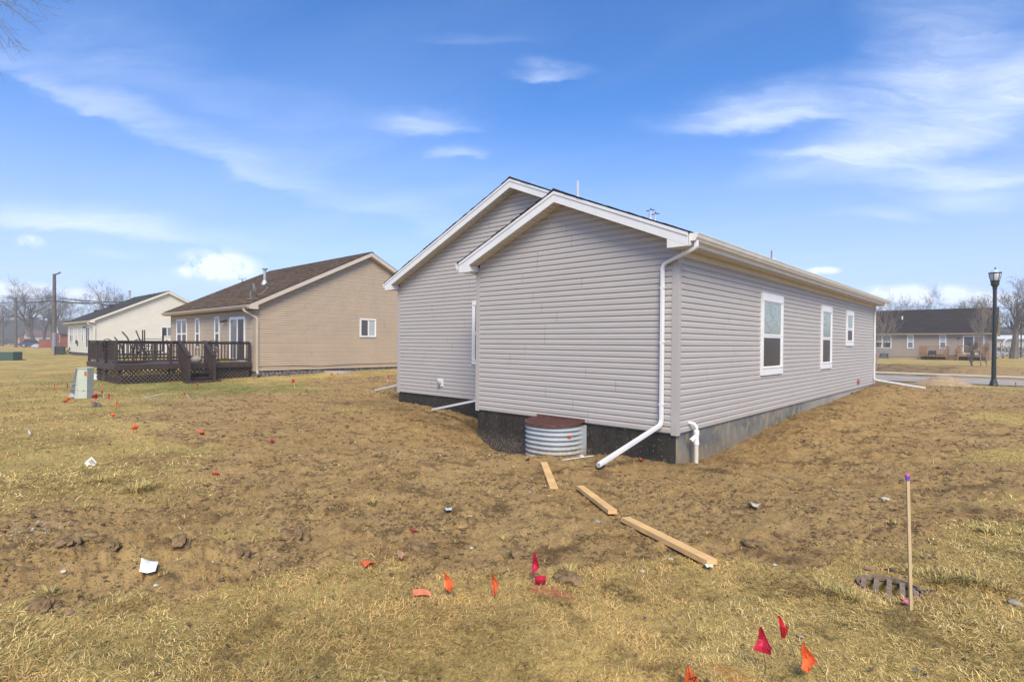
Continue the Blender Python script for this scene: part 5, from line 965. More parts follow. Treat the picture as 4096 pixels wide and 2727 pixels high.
wire([far('l', -300, 712, 150), far('l', 255, 712, Z1), far('l', 840, 745, Z0), far('l', 1200, 770, 90)], .1, 'low overhead wire crossing behind the near pole', .03)
wire([far('l', -300, 738, 150), far('l', 250, 738, Z1), far('l', 830, 742, Z0+30)], .1, 'lowest overhead wire left of the near pole', .05)
wire([far('l', 275, 640, Z1), A0['c']+np.array((0, 0, -.1))], .9, 'slack overhead wire sagging between the two nearest poles', .03)
# ------------------------------------------------------------------ bare trees
BARK = mat('grey_bark', (.16, .135, .115), .95, .25, 6., stretch=(2, 2, .5)); BARKP = mat('pale_bark', (.26, .22, .18), .9, .2, 8.)
def tree(name, base_pt, hgt, spread, label, seed, trunk_r=.35, first=.28, nmain=5, levels=4, m=None, up=.35, lean=(0, 0), cat='tree', group=None, twig=.014, dens=1., wob=.12):
    rnd = np.random.default_rng(seed); t = thing(name, base_pt, label, cat, group); TR, CR_ = MB(), MB(); m = m or BARK
    def branch(p, d, L_, r_, lev):
        n = 5 if lev < 2 else (4 if lev == 2 else 3); pts = [p]; rs = [r_]; q = p.copy(); dd = d.copy()
        for i in range(n):
            dd = dd+rnd.normal(0, wob*(1+.4*lev), 3)+np.array((0, 0, up*.16)); dd /= np.linalg.norm(dd); q = q+dd*L_/n; pts.append(q.copy()); rs.append(max(twig*.6, r_*(1-.72*(i+1)/n)))
        (TR if lev <= 1 else CR_).tube(pts, rs, 7 if lev == 0 else (5 if lev == 1 else (4 if lev == 2 else 3)), cap=False)
        if lev >= levels: return
        k_ = int(round((nmain if lev == 0 else (6, 6, 6, 5)[min(lev-1, 3)])*dens+rnd.uniform(-.5, .5)))
        for j in range(k_):
            f = (first+(1-first)*(j+.5+rnd.uniform(-.3, .3))/k_) if lev == 0 else rnd.uniform(.22, 1.); f = min(.98, f); i = min(n-1, int(f*n)); a = f*n-i; bp = pts[i]*(1-a)+pts[i+1]*a; br = rs[i]*(1-a)+rs[i+1]*a
            dr = pts[i+1]-pts[i]; dr /= np.linalg.norm(dr); s = rnd.normal(0, 1, 3); s -= dr*np.dot(s, dr); s /= np.linalg.norm(s)
            an = rnd.uniform(.45, .85)*spread; nd = dr*math.cos(an)+s*math.sin(an)+np.array((0, 0, up*.35)); nd /= np.linalg.norm(nd)
            branch(bp, nd, L_*(rnd.uniform(.50, .72) if lev else rnd.uniform(.50, .68)), max(twig, br*rnd.uniform(.5, .72)), lev+1)
        if lev > 0: 
            pass
    d0 = np.array((lean[0], lean[1], 1.)); d0 /= np.linalg.norm(d0); branch(np.array(base_pt, float)-np.array((0, 0, .2)), d0, hgt*(.50 if cat == 'tree' else .68), trunk_r*(.8 if cat == 'tree' else 1), 0)
    TR.build('trunk', m, t); CR_.build('crown', m, t, 'stuff'); return t
def at_ground(k_, x, y, Z):               # a standing place at this depth, on the terrain
    p = far(k_, x, y, Z); return (p[0], p[1], h1(p[0], p[1]))
G1 = 'bare trees behind the houses'
tree('bare_tree', at_ground('l', 570, 1200, 108), 15.5, 1.0, 'large bare tree with a thick leaning trunk, left of the near utility pole', 3, .55, .30, 6, 4, up=.45, lean=(0, -.02), group=G1)
tree('bare_tree', at_ground('l', 672, 1200, 112), 14., .9, 'bare forked tree just left of the near utility pole, its crown behind the pole top', 7, .42, .25, 6, 4, up=.6, lean=(0, .10), group=G1)
tree('bare_tree', at_ground('l', 770, 1200, 116), 12.5, .9, 'slender bare tree whose trunk touches the left side of the near utility pole', 9, .35, .25, 5, 4, up=.5, lean=(0, .12), group=G1)
tree('bare_tree', at_ground('l', 960, 1190, 125), 13, 1.1, 'faint bare tree between the near utility pole and the white house', 12, .3, .3, 6, 4, up=.4, group=G1)
tree('bare_tree', at_ground('l', -10, 1190, 125), 13.5, 1.1, 'bare tree cut off by the left edge, its twigs beside the farthest pole', 15, .4, .3, 6, 4, up=.3, group=G1)
tree('bare_tree', at_ground('wh', 700, 1000, 78), 11.0, 1.0, 'fan shaped bare tree above the white house roof, left one of the two', 21, .3, .25, 7, 4, up=.6, lean=(-.0, -.06), group=G1, wob=.10, twig=.010, dens=.8)
tree('bare_tree', at_ground('wh', 950, 1000, 80), 11.5, 1.0, 'fan shaped bare tree above the white house roof, right one of the two', 24, .3, .25, 7, 4, up=.6, lean=(0, .02), group=G1, wob=.10, twig=.010, dens=.8)
tree('bare_tree', at_ground('wh', 300, 1000, 95), 9.5, 1.2, 'low bare tree beyond the left eave of the white house', 27, .2, .2, 6, 4, up=.2, group=G1)
tree('bare_tree', at_ground('lp', 1548, 1500, 70), 12.0, .95, 'big bare tree with heavy forked limbs right of the beige house', 33, .62, .33, 6, 4, m=BARK, up=.42, lean=(.02, 0), group=G1)
tree('bare_tree', at_ground('lp', 1180, 1500, 96), 12.2, 1.05, 'bare tree rising behind the right end of the dark brown roof', 36, .45, .35, 6, 4, group=G1, up=.4)
tree('bare_tree', at_ground('lp', 900, 1500, 98), 12.0, 1.0, 'bare tree rising behind the middle of the dark brown roof', 39, .4, .35, 6, 4, group=G1, up=.45)
tree('bare_tree', at_ground('lp', 540, 1500, 104), 11.2, .95, 'small bare crown behind the dark brown roof, above the vent pipe', 42, .4, .35, 5, 4, group=G1, up=.4)
tree('bare_tree', at_ground('c4', 1960, 900, 98), 12.6, 1.05, 'bare tree behind the roof, next to the far gutter end of the grey house', 45, .5, .35, 6, 4, group=G1, up=.35)
tree('bare_tree', at_ground('c4', 1760, 900, 100), 12.0, 1.05, 'bare tree mostly hidden by the far gutter end of the grey house', 48, .4, .35, 6, 4, group=G1, up=.35)
tree('bare_tree', at_ground('lp', 1900, 1500, 84), 11., 1.0, 'bare tree cut off by the right edge', 51, .4, .3, 6, 4, group=G1, up=.35)
for i, (kx, ky, hh, sp, lb, mm) in enumerate(((1560, 895, 2.2, .85, 'dark shrubby sapling before the right orange deck', BARK), (1700, 905, 4.6, .5, 'slim pale sapling before the right orange deck, the tallest one', BARKP), (1795, 905, 2.2, .9, 'twiggy sapling beside the tall street lamp', BARKP), (60, 905, 4.4, .8, 'pale sapling beside the far downspout of the grey house', BARKP))):
    p, _ = G('rh', kx, ky) if i < 3 else (at_ground('rh', 92, 880, 40), 0); tree('sapling', tuple(p), hh*.95, sp, lb, 60+i, .05 if i else .09, .15 if i in (0, 2) else .35, 8, 3, m=mm, up=.7, cat='sapling', group='young bare trees near the road', twig=.008, wob=.08)
tree('overhanging_tree', (-11.5, -19.5, h1(-11.5, -19.5)), 17., 1.0, 'bare tree standing left outside the view, only twig tips show in the top left corner', 72, .35, .45, 6, 4, up=.1, twig=.01, group=None) if False else None
# ------------------------------------------------------------------ far buildings, hedges, walls, cars
BRK = mat('red_brick', (.25, .075, .045), .9, .25, 3.); DRF = mat('far_dark_roof', (.07, .065, .065), .95, .15, 4.); BRF = mat('far_brown_roof', (.13, .07, .055), .95, .2, 4.); CRM = mat('far_cream_wall', (.50, .46, .38), .8, .08, 2.); WHF = mat('far_white_wall', (.62, .62, .62), .7)
def gbox(name, label, c, lx, ly, wall, rise, axis, mw, mr, win=(), gable_m=None, cat='house', group='small houses in the far haze'):
    """c = centre of the base; ridge along axis"""
    x, y, z = c; t = thing(name, c, label, cat, group); x0, x1, y0, y1 = x-lx/2, x+lx/2, y-ly/2, y+ly/2
    b = MB(); b.box((x0, y0, z-.5), (x1, y1, z+wall)); b.build('wall', mw, t)
    b = MB(); b2 = MB(); o = .35
    if axis == 'y':
        b.prism([(x0, y0+.02, z+wall), (x1, y0+.02, z+wall), (x, y0+.02, z+wall+rise)], (0, ly-.04, 0))
        for sx in (-1, 1):
            e = x+sx*(lx/2+o); ze_ = z+wall-o*rise/(lx/2); b2.prism([(x, y0-o, z+wall+rise+.02), (e, y0-o, ze_+.02), (e, y0-o, ze_+.16), (x, y0-o, z+wall+rise+.16)], (0, ly+2*o, 0))
    else:
        b.prism([(x0+.02, y0, z+wall), (x0+.02, y1, z+wall), (x0+.02, y, z+wall+rise)], (lx-.04, 0, 0))
        for sy in (-1, 1):
            e = y+sy*(ly/2+o); ze_ = z+wall-o*rise/(ly/2); b2.prism([(x0-o, y, z+wall+rise+.02), (x0-o, e, ze_+.02), (x0-o, e, ze_+.16), (x0-o, y, z+wall+rise+.16)], (lx+2*o, 0, 0))
    b.build('gable', gable_m or mw, t); b2.build('roof', mr, t)
    for (f, u0, u1, za, zb_) in win:
        b = MB()
        if f == '+x': b.box((x1-.02, u0, z+za), (x1+.05, u1, z+zb_)); 
        else: b.box((u0, y0-.05, z+za), (u1, y0+.02, z+zb_))
        w_ = b.build('window', WHF, t); b = MB(); e = .12
        if f == '+x': b.box((x1+.04, u0+e, z+za+e), (x1+.06, u1-e, z+zb_-e))
        else: b.box((u0+e, y0-.06, z+za+e), (u1-e, y0-.04, z+zb_-e))
        LOCS[w_.name] = LOCS[t.name]; b.build('pane', GL_DK, w_)
    return t
# the brick house with the white gable: eave side to the right, gable towards the lawn
Zb = 104; c1 = far('l', 955, 1210, Zb); c2 = far('l', 1062, 1210, Zb); z = h1(c1[0], c1[1]); ln = (c2[1]-c1[1])*1.9
hb = gbox('brick_house', 'red brick house with white gable and grey roof, left of the white house', (c1[0]-3.4, c1[1]+ln/2, z), 6.8, ln, 2.75, 2.35, 'y', BRK, DRF, (('+x', c1[1]+2.9, c1[1]+3.7, .9, 2.2), ('-y', c1[0]-2.3, c1[0]-1.1, 1.0, 2.9)), WHF)
# brick garden walls, blue car between
def seg_wall(name, label, k_, xa, xb_, yb_, yt, Z, m, th=.35, cat='wall', cap=True):
    a = far(k_, xa, yb_, Z); c = far(k_, xb_, yb_, Z); za, zc = h1(a[0], a[1]), h1(c[0], c[1]); hh = (yb_-yt)*K[k_][2]/2208.56*Z; t = thing(name, ((a[0]+c[0])/2, (a[1]+c[1])/2, za), label, cat); d = np.array((c[0]-a[0], c[1]-a[1], 0)); n = np.array((-d[1], d[0], 0)); n = n/np.linalg.norm(n)*th; b = MB(); b.obox((a[0], a[1], za-.3), d, n, (0, 0, hh+.3)); b.build('masonry' if cat == 'wall' else 'leaves', m, t)
    if cap: b = MB(); b.obox((a[0], a[1], za+hh), d, n*1.25, (0, 0, .09)); b.build('coping', DRF, t)
    return t
seg_wall('brick_wall', 'low red brick garden wall, left of the blue car', 'l', 308, 492, 1212, 1092, 112, BRK); seg_wall('brick_wall', 'low red brick garden wall, right of the blue car', 'l', 610, 815, 1212, 1085, 100, BRK)
HDG = mat('grey_hedge', (.055, .06, .05), .98, .4, 3., bump=.1, bscale=4)
def hedge(k_, xa, xb_, yb_, yt, Z, label, depth=1.2, m=None, name='hedge', lumpy=.25):
    a = far(k_, xa, yb_, Z); c = far(k_, xb_, yb_, Z); hh = (yb_-yt)*K[k_][2]/2208.56*Z; rnd = np.random.default_rng(int(abs(xa)+Z)); n = int(np.linalg.norm(c-a)*depth*hh*34/max(.5, (Z/80)**2)); n = min(n, 9000)
    V = rnd.uniform(0, 1, (n, 3)); pos = a[None, :2]+(c-a)[None, :2]*V[:, :1]; dn = np.array((-(c-a)[1], (c-a)[0])); dn /= np.linalg.norm(dn); pos = pos+dn[None]*(V[:, 1:2]-.2)*depth; zt = h1(a[0], a[1])+(V[:, 2]**.8)*hh*(1+lumpy*(fbm(V[:, 0]*40, V[:, 0]*0, .5, 3, 5)-.5)*2)
    P3 = np.column_stack([pos, zt]); s = .13*Z/80*1.6; q = rnd.normal(0, 1, (n, 2, 3)); q /= np.linalg.norm(q, axis=2, keepdims=True); q *= s; P_ = np.stack([P3-q[:, 0], P3+q[:, 1]*.4, P3+q[:, 0]], 1)
    t = fast_mesh(name, P_, 3, None, m or HDG, kind='stuff', label=None); return t
hedge('l', -400, 300, 1192, 1095, 135, '')
hedge('l', 495, 640, 1120, 1060, 118, ''); hedge('l', 630, 820, 1130, 1040, 125, '')
TWB = mat('twiggy_brush', (.13, .10, .085), .98, .3, 2.)
hedge('rh', 1900, 2700, 760, 610, 88, '', 3., TWB, 'brush', .35); hedge('lp', 1180, 2300, 1500, 1040, 112, '', 6., mat('hazy_wood', (.12, .10, .09), .98, .3, 1.), 'far_wood', .3)
def car(loc, rz, col, label, L_=4.4):
    t = thing('parked_car', (0, 0, 0), label, 'car'); m = mat('paint_'+str(int(col[2]*100)), col, .3); b = MB()
    b.prism([(-L_/2, -.85, .28), (L_/2, -.85, .28), (L_/2, -.85, .70), (L_/2-.9, -.85, .88), (-L_/2+.5, -.85, .92), (-L_/2, -.85, .75)], (0, 1.7, 0)); b.build('body', m, t)
    b = MB(); b.prism([(L_/2-1.3, -.72, .88), (L_/2-1.9, -.72, 1.38), (-L_/2+1.0, -.72, 1.42), (-L_/2+.45, -.72, .92)], (0, 1.44, 0)); b.build('cabin', GL_DK, t)
    b = MB(); b.prism([(L_/2-1.85, -.70, 1.385), (-L_/2+1.0, -.70, 1.425), (-L_/2+1.0, -.70, 1.46), (L_/2-1.85, -.70, 1.42)], (0, 1.4, 0)); b.build('car_roof', m, t)
    for sx in (-L_/2+.85, L_/2-.85):
        for sy in (-.86, .86): b = MB(); b.tube([(sx, sy-.09*np.sign(sy), .32), (sx, sy+.02*np.sign(sy), .32)], .32, 16); wv = b.build('wheel', BRZ, t); b = MB(); b.tube([(sx, sy+.022*np.sign(sy), .32), (sx, sy+.03*np.sign(sy), .32)], .19, 12); LOCS[wv.name] = LOCS[t.name]; b.build('rim', mat('rim_grey', (.4, .4, .42), .3), wv)
    for sy in (-.6, .6): b = MB(); b.box((L_/2-.02, sy-.16, .6), (L_/2+.02, sy+.16, .72)); b.build('headlight', VIN, t)
    t.location = loc; t.rotation_euler = (0, 0, rz); return t
p = at_ground('l', 530, 1200, 107); car(p, R(75), (.05, .09, .17), 'dark blue car parked between the two low brick walls')
p = at_ground('l', 585, 1190, 101); t = thing('leaf_heap', p, 'heap of pale rubbish beside the blue car', 'rubbish heap'); lump('rubbish', (p[0], p[1], p[2]+.2), .75, mat('pale_rubbish', (.40, .38, .36), .8, .4, 3), None, None, 8, (.5, 1, .6)).parent = None
for o in [o for o in bpy.data.objects if o.name == 'rubbish']: o['label'] = 'heap of pale rubbish beside the blue car'; o['category'] = 'rubbish heap'
bpy.data.objects.remove(t)
p = at_ground('rh', 1990, 780, 68); car((p[0]-.9, p[1]+4.5, p[2]), R(78), (.42, .43, .45), 'silver car showing behind the right end of the beige house')
def fh(k_, xc, yb_, Z, lx, ly, wall, rise, axis, mw, mr, label, win=(), gm=None): p = far(k_, xc, yb_, Z); z = h1(p[0], p[1]); return gbox('far_house', label, (p[0]-lx/2, p[1], z), lx, ly, wall, rise, axis, mw, mr, win, gm)
fh('lf', 290, 480, 215, 8, 12, 2.3, 1.5, 'x', CRM, DRF, 'faint pale house with a wide front gable in the haze, at the left edge', gm=CRM)
h2 = fh('lf', 900, 480, 215, 9, 30, 2.2, 2.3, 'y', CRM, BRF, 'long low house with brown roof and two white front gables in the haze')
p = far('lf', 830, 480, 138)
for xc, w_, hh in ((635, 2.0, 1.3), (825, 3.2, 2.2)):
    q = far('lf', xc, 480, 214); q[0] += .6; b = MB(); b.prism([(q[0]+.3, q[1]-w_/2, 2.1), (q[0]+.3, q[1]+w_/2, 2.1), (q[0]+.3, q[1], 2.1+hh)], (-3.5, 0, 0)); b.build('front_gable', WHF, h2)
fh('lf', 1230, 480, 190, 8, 11, 2.3, 1.4, 'y', CRM, BRF, 'low cream house with brown roof behind the forked tree'); h3 = fh('lf', 1500, 480, 180, 8, 10, 2.6, 1.7, 'y', CRM, BRF, 'cream house with brown roof just left of the near utility pole')
fh('lf', 1950, 480, 190, 9, 16, 2.4, 2.0, 'y', BRK, DRF, 'dim house behind the red brick house')
# white building and playground arch right
p = far('lp', 1760, 1500, 100); z = h1(p[0], p[1]); gbox('long_building', 'long pale low building behind the bare tree at the right edge', (p[0]+4, p[1]+4, z), 22, 6, 3.0, .6, 'x', mat('pale_shed', (.50, .50, .50), .8), WHF, cat='building', group=None)
t = thing('arched_frame', (p[0]-2, p[1]-4, z), 'pale arched frame left of the big bare tree at the right', 'play frame'); b = MB(); a = far('lp', 1360, 1560, 92); c = far('lp', 1500, 1560, 92); aa = [(a[0], a[1], z), (a[0], a[1], z+2.0)]+[(a[0]+(c[0]-a[0])*f, a[1]+(c[1]-a[1])*f, z+2.0+1.0*math.sin(math.pi/2*f)**.5) for f in (.1, .3, .6, 1.)]; b.tube(aa, .10, 6); b.build('arch_tube', WHF, t)
b = MB(); b.tube([(a[0]-.3, a[1], z), (a[0]-.3, a[1], z+2.0), (a[0]-.1, a[1], z+2.4)], .06, 5); b.build('post', BRK, t)
# ------------------------------------------------------------------ marker flags, read off the survey at their own distance
def cloth(k_, pts, Z, m, parent, bulge=.02, name='flag_cloth', th=.0015, seed=0):
    """outline of a small cloth at depth Z, real size, gently bent, with thickness"""
    P_ = [np.array(px(k_, *q)) for q in pts]; c = sum(P_)/len(P_); rnd = np.random.default_rng(seed); s = Z/2208.56; sz = max(np.linalg.norm(q-c) for q in P_)*s
    ring = [];
    for i in range(len(P_)):
        a, d = P_[i], P_[(i+1) % len(P_)]
        for f in (0, .5): ring.append(a+(d-a)*f)
    def w3(q, o): x, y = q; dv = fixdir(x, y); return CAM+dv*(Z+o)
    ph = rnd.uniform(0, 6); off = lambda q: sz*.35*math.sin(2.6*(q[0]-c[0])*s/sz+ph)+sz*.18*math.sin(4*(q[1]-c[1])*s/sz+ph)
    vs = [w3(c, off(c))]+[w3(c+(q-c)*.5, off(c+(q-c)*.5)) for q in ring]+[w3(q, off(q)) for q in ring]; n = len(ring)
    fs = [(0, 1+i, 1+(i+1) % n) for i in range(n)]+[(1+i, 1+n+i, 1+n+(i+1) % n, 1+(i+1) % n) for i in range(n)]; b = MB(); b.add(vs, fs)
    k0 = len(vs); off3 = fw*th*2; b.add([v+off3 for v in vs], [f[::-1] for f in fs]); b.f += [(1+n+i, 1+n+k0+i, 1+n+k0+(i+1) % n, 1+n+(i+1) % n) for i in range(n)]; b.mi += [0]*n
    return b.build(name, m, parent)
def fmat(name, col):
    m = bpy.data.materials.new(name); m.use_nodes = True; b = m.node_tree.nodes['Principled BSDF']; t = NT(m.node_tree); g = t.n('ShaderNodeNewGeometry').outputs['Position']
    t.put(b.inputs['Base Color'], t.mix(t.rng(t.noise(g, 25., 3.), .35, .65), tuple(x*.82 for x in col), col)); b.inputs['Roughness'].default_value = .55
    tr = t.n('ShaderNodeBsdfTranslucent'); tr.inputs[0].default_value = c4(col); mx = t.n('ShaderNodeMixShader'); mx.inputs[0].default_value = .3
    t.t.links.new(b.outputs[0], mx.inputs[1]); t.t.links.new(tr.outputs[0], mx.inputs[2]); t.t.links.new(mx.outputs[0], m.node_tree.nodes['Material Output'].inputs[0]); return m
ORG = fmat('orange_flag', (.95, .19, .05)); REDF = fmat('red_flag', (.66, .025, .035)); MAG = fmat('crimson_flag', (.62, .02, .06)); PNK = fmat('faded_orange_flag', (.80, .24, .13))
WIRE = mat('flag_wire', (.10, .09, .08), .5, metal=.5); WWIR = mat('white_flag_stem', (.60, .58, .54), .5)
FG = 'marker flags stuck in the ground'
def flag(k_, pts, basep, m, label, wirep=None, wm=None, flat=False, r_=.0016, seed=0):
    p, tt = G(k_, *basep); Z = (np.array(p)-CAM)@fw; t = thing('marker_flag', p, label, 'marker flag', FG)
    cloth(k_, pts, Z, m, t, seed=seed)
    top = far(k_, *(wirep or pts[0]), Z); rr = max(r_, .00035*Z)
    b = MB(); b.tube([np.array(p)-np.array((0, 0, .05)), (np.array(p)+top)/2+rt*.004, top], rr, 5); b.build('flag_stem', wm or WIRE, t); return t, Z
def litter(name, k_, pts, m, label, cat, hh=.012, group=None, th=.002, seed=0, curl=.02):
    """thin scrap lying on the ground under these survey points"""
    W_ = [G(k_, *q)[0] for q in pts]; z = max(h1(q[0], q[1]) for q in W_); c = sum(W_)/len(W_); rnd = np.random.default_rng(seed); b = MB(); n = len(W_)
    mid = [(W_[i]+W_[(i+1) % n])/2 for i in range(n)]; ring = [v for pr_ in zip(W_, mid) for v in pr_]
    T_ = lambda q, o: np.array((q[0], q[1], h1(q[0], q[1])+hh+o)); vs = [T_(c, curl)]+[T_(q, curl*rnd.uniform(-.2, 1.2)) for q in ring]; n = len(ring)
    fs = [(0, 1+i, 1+(i+1) % n) for i in range(n)]; b.add(vs, fs); k0 = len(vs); b.add([v-np.array((0, 0, th)) for v in vs], [f[::-1] for f in fs]); b.f += [(1+i, 1+k0+i, 1+k0+(i+1) % n, 1+(i+1) % n) for i in range(n)]; b.mi += [0]*n
    o = b.build(name, m); setp(o, label, cat, group); return o
flag('fl', [(105,325),(130,345),(147,402),(115,440),(80,405)], (115,468), ORG, 'orange flag farthest left, on the grass left of the leaning conduit', seed=1)
flag('fl', [(412,335),(433,372),(412,412),(382,402)], (404,432), REDF, 'small red flag on the grass touching the left side of the leaning conduit', seed=2)
flag('fl', [(388,650),(502,660),(490,742),(388,725)], (438,788), ORG, 'square orange flag at the left foot of the pale green pedestal', seed=3)
litter('fallen_flag', 'fl', [(285,748),(340,722),(398,735),(345,768)], REDF, 'red flag lying flat left of the pale green pedestal', 'marker flag', group=FG)
flag('fl', [(1082,535),(1132,585),(1112,672),(965,655),(1000,580),(1040,590)], (1062,705), MAG, 'large crimson flag on the right of the pale green pedestal', seed=4)
flag('fl', [(1205,445),(1252,482),(1240,547),(1210,545)], (1280,662), REDF, 'red flag leaning on a pale stem behind the large crimson flag', wirep=(1228,500), wm=WWIR, seed=5)
flag('fl', [(1400,553),(1422,610),(1385,682),(1353,650),(1365,590)], (1380,722), MAG, 'pinkish red flag left of the soil edge, third to the right of the pedestal', seed=6)
flag('fl', [(980,720),(1087,720),(1070,792),(985,802)], (1012,835), PNK, 'pale orange flag behind the dark rock', seed=7)
flag('fl', [(1560,755),(1625,768),(1605,812),(1590,867),(1527,868),(1570,810)], (1566,905), ORG, 'crumpled orange flag right of the dark rock', seed=8)
flag('fl', [(1440,995),(1477,988),(1527,1062),(1500,1107),(1465,1105)], (1482,1132), ORG, 'narrow orange flag at the edge of the bare soil below the dark rock', seed=9)
flag('fl', [(1975,1255),(2092,1330),(2033,1415),(1908,1402)], (1962,1462), ORG, 'big orange flag on the left edge of the bare soil', seed=10)
flag('st', [(720,1298),(768,1335),(738,1385),(693,1382)], (728,1412), ORG, 'orange flag in front of the deck steps', seed=11)
litter('fallen_flag', 'st', [(918,1300),(965,1335),(952,1350),(925,1318)], ORG, 'thin orange flag bent low at the deck steps', 'marker flag', group=FG, hh=.02, curl=.05)
flag('c1', [(1645,1383),(1672,1405),(1650,1422)], (1708,1450), REDF, 'red flag on a leaning white stem at the soil edge before the deck', wirep=(1665,1402), wm=WWIR, seed=12)
flag('c2', [(1215,1208),(1237,1213),(1233,1246),(1217,1246)], (1243,1283), REDF, 'red flag before the tan gable wall, on a bent white stem', wm=WWIR, seed=13)
flag('c2', [(1545,1151),(1563,1150),(1562,1177),(1547,1177)], (1553,1183), ORG, 'small orange flag before the low window well of the tan house', seed=14)
flag('c2', [(1605,1160),(1615,1160),(1613,1173),(1606,1173)], (1609,1180), MAG, 'tiny crimson flag before the low window well of the tan house', seed=15)
flag('c2', [(2025,1178),(2043,1184),(2045,1210),(2028,1206)], (2040,1238), REDF, 'red flag on the soil left of the grey house corner', wm=WWIR, seed=16)
flag('rh', [(2215,1140),(2238,1142),(2240,1175),(2222,1178)], (2232,1215), REDF, 'small red flag by the road right of the tall street lamp', seed=17)
flag('g3', [(1047,697),(1075,735),(1115,782),(1090,850),(1045,812)], (1122,893), ORG, 'bright orange flag in the middle foreground, left of the upright orange pair', wirep=(1092,820), seed=18)
flag('g3', [(1385,702),(1412,740),(1438,792),(1424,845),(1410,875),(1395,870)], (1418,892), ORG, 'slim orange flag in the middle foreground, right of the upright orange pair', seed=19)
flag('g3', [(1690,558),(1707,562),(1737,668),(1685,718),(1676,714)], (1684,785), MAG, 'tall crimson flag in the middle of the foreground', seed=20)
flag('g3', [(1697,728),(1783,728),(1778,790),(1705,787)], (1742,800), MAG, 'short crimson flag bent low right below the tall crimson flag', seed=21)
litter('fallen_flag', 'g3', [(433,650),(480,660),(553,677),(470,700)], ORG, 'orange flag lying on the soil, farther one of the two fallen orange flags', 'marker flag', group=FG, curl=.03)
litter('fallen_flag', 'g3', [(890,845),(920,872),(958,885),(830,900),(815,870)], PNK, 'faded orange flag lying at the grass edge, nearer one of the two fallen orange flags', 'marker flag', group=FG, curl=.03, seed=3)
litter('fallen_flag', 'g3', [(787,403),(855,412),(850,428),(820,430)], MAG, 'crimson flag scrap lying on the soil in the middle', 'marker flag', group=FG, curl=.02)
litter('fallen_flag', 'g1', [(1380,400),(1422,396),(1424,410),(1390,414)], ORG, 'small orange flag lying on the soil right of the big orange flag', 'marker flag', group=FG, curl=.03)
litter('fallen_flag', 'g1', [(1880,455),(1900,462),(1918,472),(1885,476)], MAG, 'crumpled crimson scrap on the soil between house and pedestal', 'marker flag', group=FG, curl=.03)
litter('fallen_flag', 'g1', [(1475,697),(1530,692),(1528,703),(1480,705)], REDF, 'flat red scrap lying on the soil in the left middle', 'marker flag', group=FG, curl=.02)
litter('fallen_flag', 'c6', [(1682,585),(1700,588),(1712,602),(1692,606)], ORG, 'orange scrap at the foot of the black foundation', 'marker flag', group=FG, curl=.03)
flag('g6', [(1450,602),(1467,602),(1500,680),(1543,765),(1535,820),(1400,782),(1440,690)], (1497,985), MAG, 'large crimson flag in the right foreground, its cloth spread like a bell', wirep=(1478,800), seed=22)
flag('g6', [(1593,513),(1610,515),(1642,575),(1674,622),(1648,690),(1622,687)], (1738,835), REDF, 'red folded flag in the right foreground on a slanting wire', wirep=(1655,640), seed=23)
flag('g6', [(1790,727),(1850,800),(1907,877),(1870,895),(1832,963),(1776,925),(1790,850),(1773,790)], (2010,1060), ORG, 'bright orange torn flag in the right foreground on a slanting wire', wirep=(1895,880), seed=24)
ft, fz = flag('g6', [(885,897),(930,965),(985,1045),(975,1120),(850,1120),(865,1000)], (930,1190), ORG, 'orange flag with black lettering, cut off by the bottom edge', seed=25)
cu = bpy.data.curves.new('lettering', 'FONT'); cu.body = 'AT&T'; cu.size = .052; cu.extrude = .0004; to = bpy.data.objects.new('lettering', cu); COL.objects.link(to)
dg = bpy.context.evaluated_depsgraph_get(); me = bpy.data.meshes.new_from_object(to.evaluated_get(dg)); bpy.data.objects.remove(to); me.materials.clear(); me.materials.append(mat('black_print', (.02, .015, .015), .7)); lo = bpy.data.objects.new('lettering', me); COL.objects.link(lo)
pA = far('g6', 888, 1008, fz-.035); ang = R(-48); xr_ = rt*math.cos(ang)+np.array((0, 0, 1.))*math.sin(ang); yr_ = -rt*math.sin(ang)+np.array((0, 0, 1.))*math.cos(ang); zr_ = np.cross(xr_, yr_); L0 = LOCS[ft.name][0]
lo.parent = ft; q = pA-L0; lo.matrix_local = Matrix(((xr_[0], yr_[0], zr_[0], q[0]), (xr_[1], yr_[1], zr_[1], q[1]), (xr_[2], yr_[2], zr_[2], q[2]), (0, 0, 0, 1)))
# ------------------------------------------------------------------ boards, stake, grate
PINE = mat('fresh_pine_board', (.68, .42, .17), .7, .13, 4., stretch=(1, 1, 1), bump=.001, bscale=60)
def board(k_, a, c, w_, th, label, lift=.015):
    p, _ = G(k_, *a); q, _ = G(k_, *c); p = np.array(p); q = np.array(q); d = q-p; n = np.cross((0, 0, 1), d); n = n/np.linalg.norm(n)*w_; L_ = np.linalg.norm(d); m = 14; b = MB(); vs = []
    zz = [h1(*(p+d*i/m+n*.5)[:2]) for i in range(m+1)]; A = np.vstack([np.arange(m+1), np.ones(m+1)]).T; s, c0_ = np.linalg.lstsq(A, np.array(zz), rcond=None)[0]; up_ = lift+.6*max(0, max(z-(s*i+c0_) for i, z in enumerate(zz)))
    for i in range(m+1):
        g = p+d*i/m; z = s*i+c0_+up_-.012; wv = .002*math.sin(i*1.7)
        vs += [(g[0]+wv, g[1], z-.0), (g[0]+n[0], g[1]+n[1]+wv, z), (g[0]+n[0]*.97, g[1]+n[1]*.97, z+th), (g[0]+n[0]*.03+wv, g[1]+n[1]*.03, z+th)]
    b.add(vs, [(4*i+j, 4*i+(j+1) % 4, 4*i+4+(j+1) % 4, 4*i+4+j) for i in range(m) for j in range(4)]+[(3, 2, 1, 0), (4*m, 4*m+1, 4*m+2, 4*m+3)]); o = b.build('timber_board', PINE); return setp(o, label, 'board', 'pine boards lying on the soil')
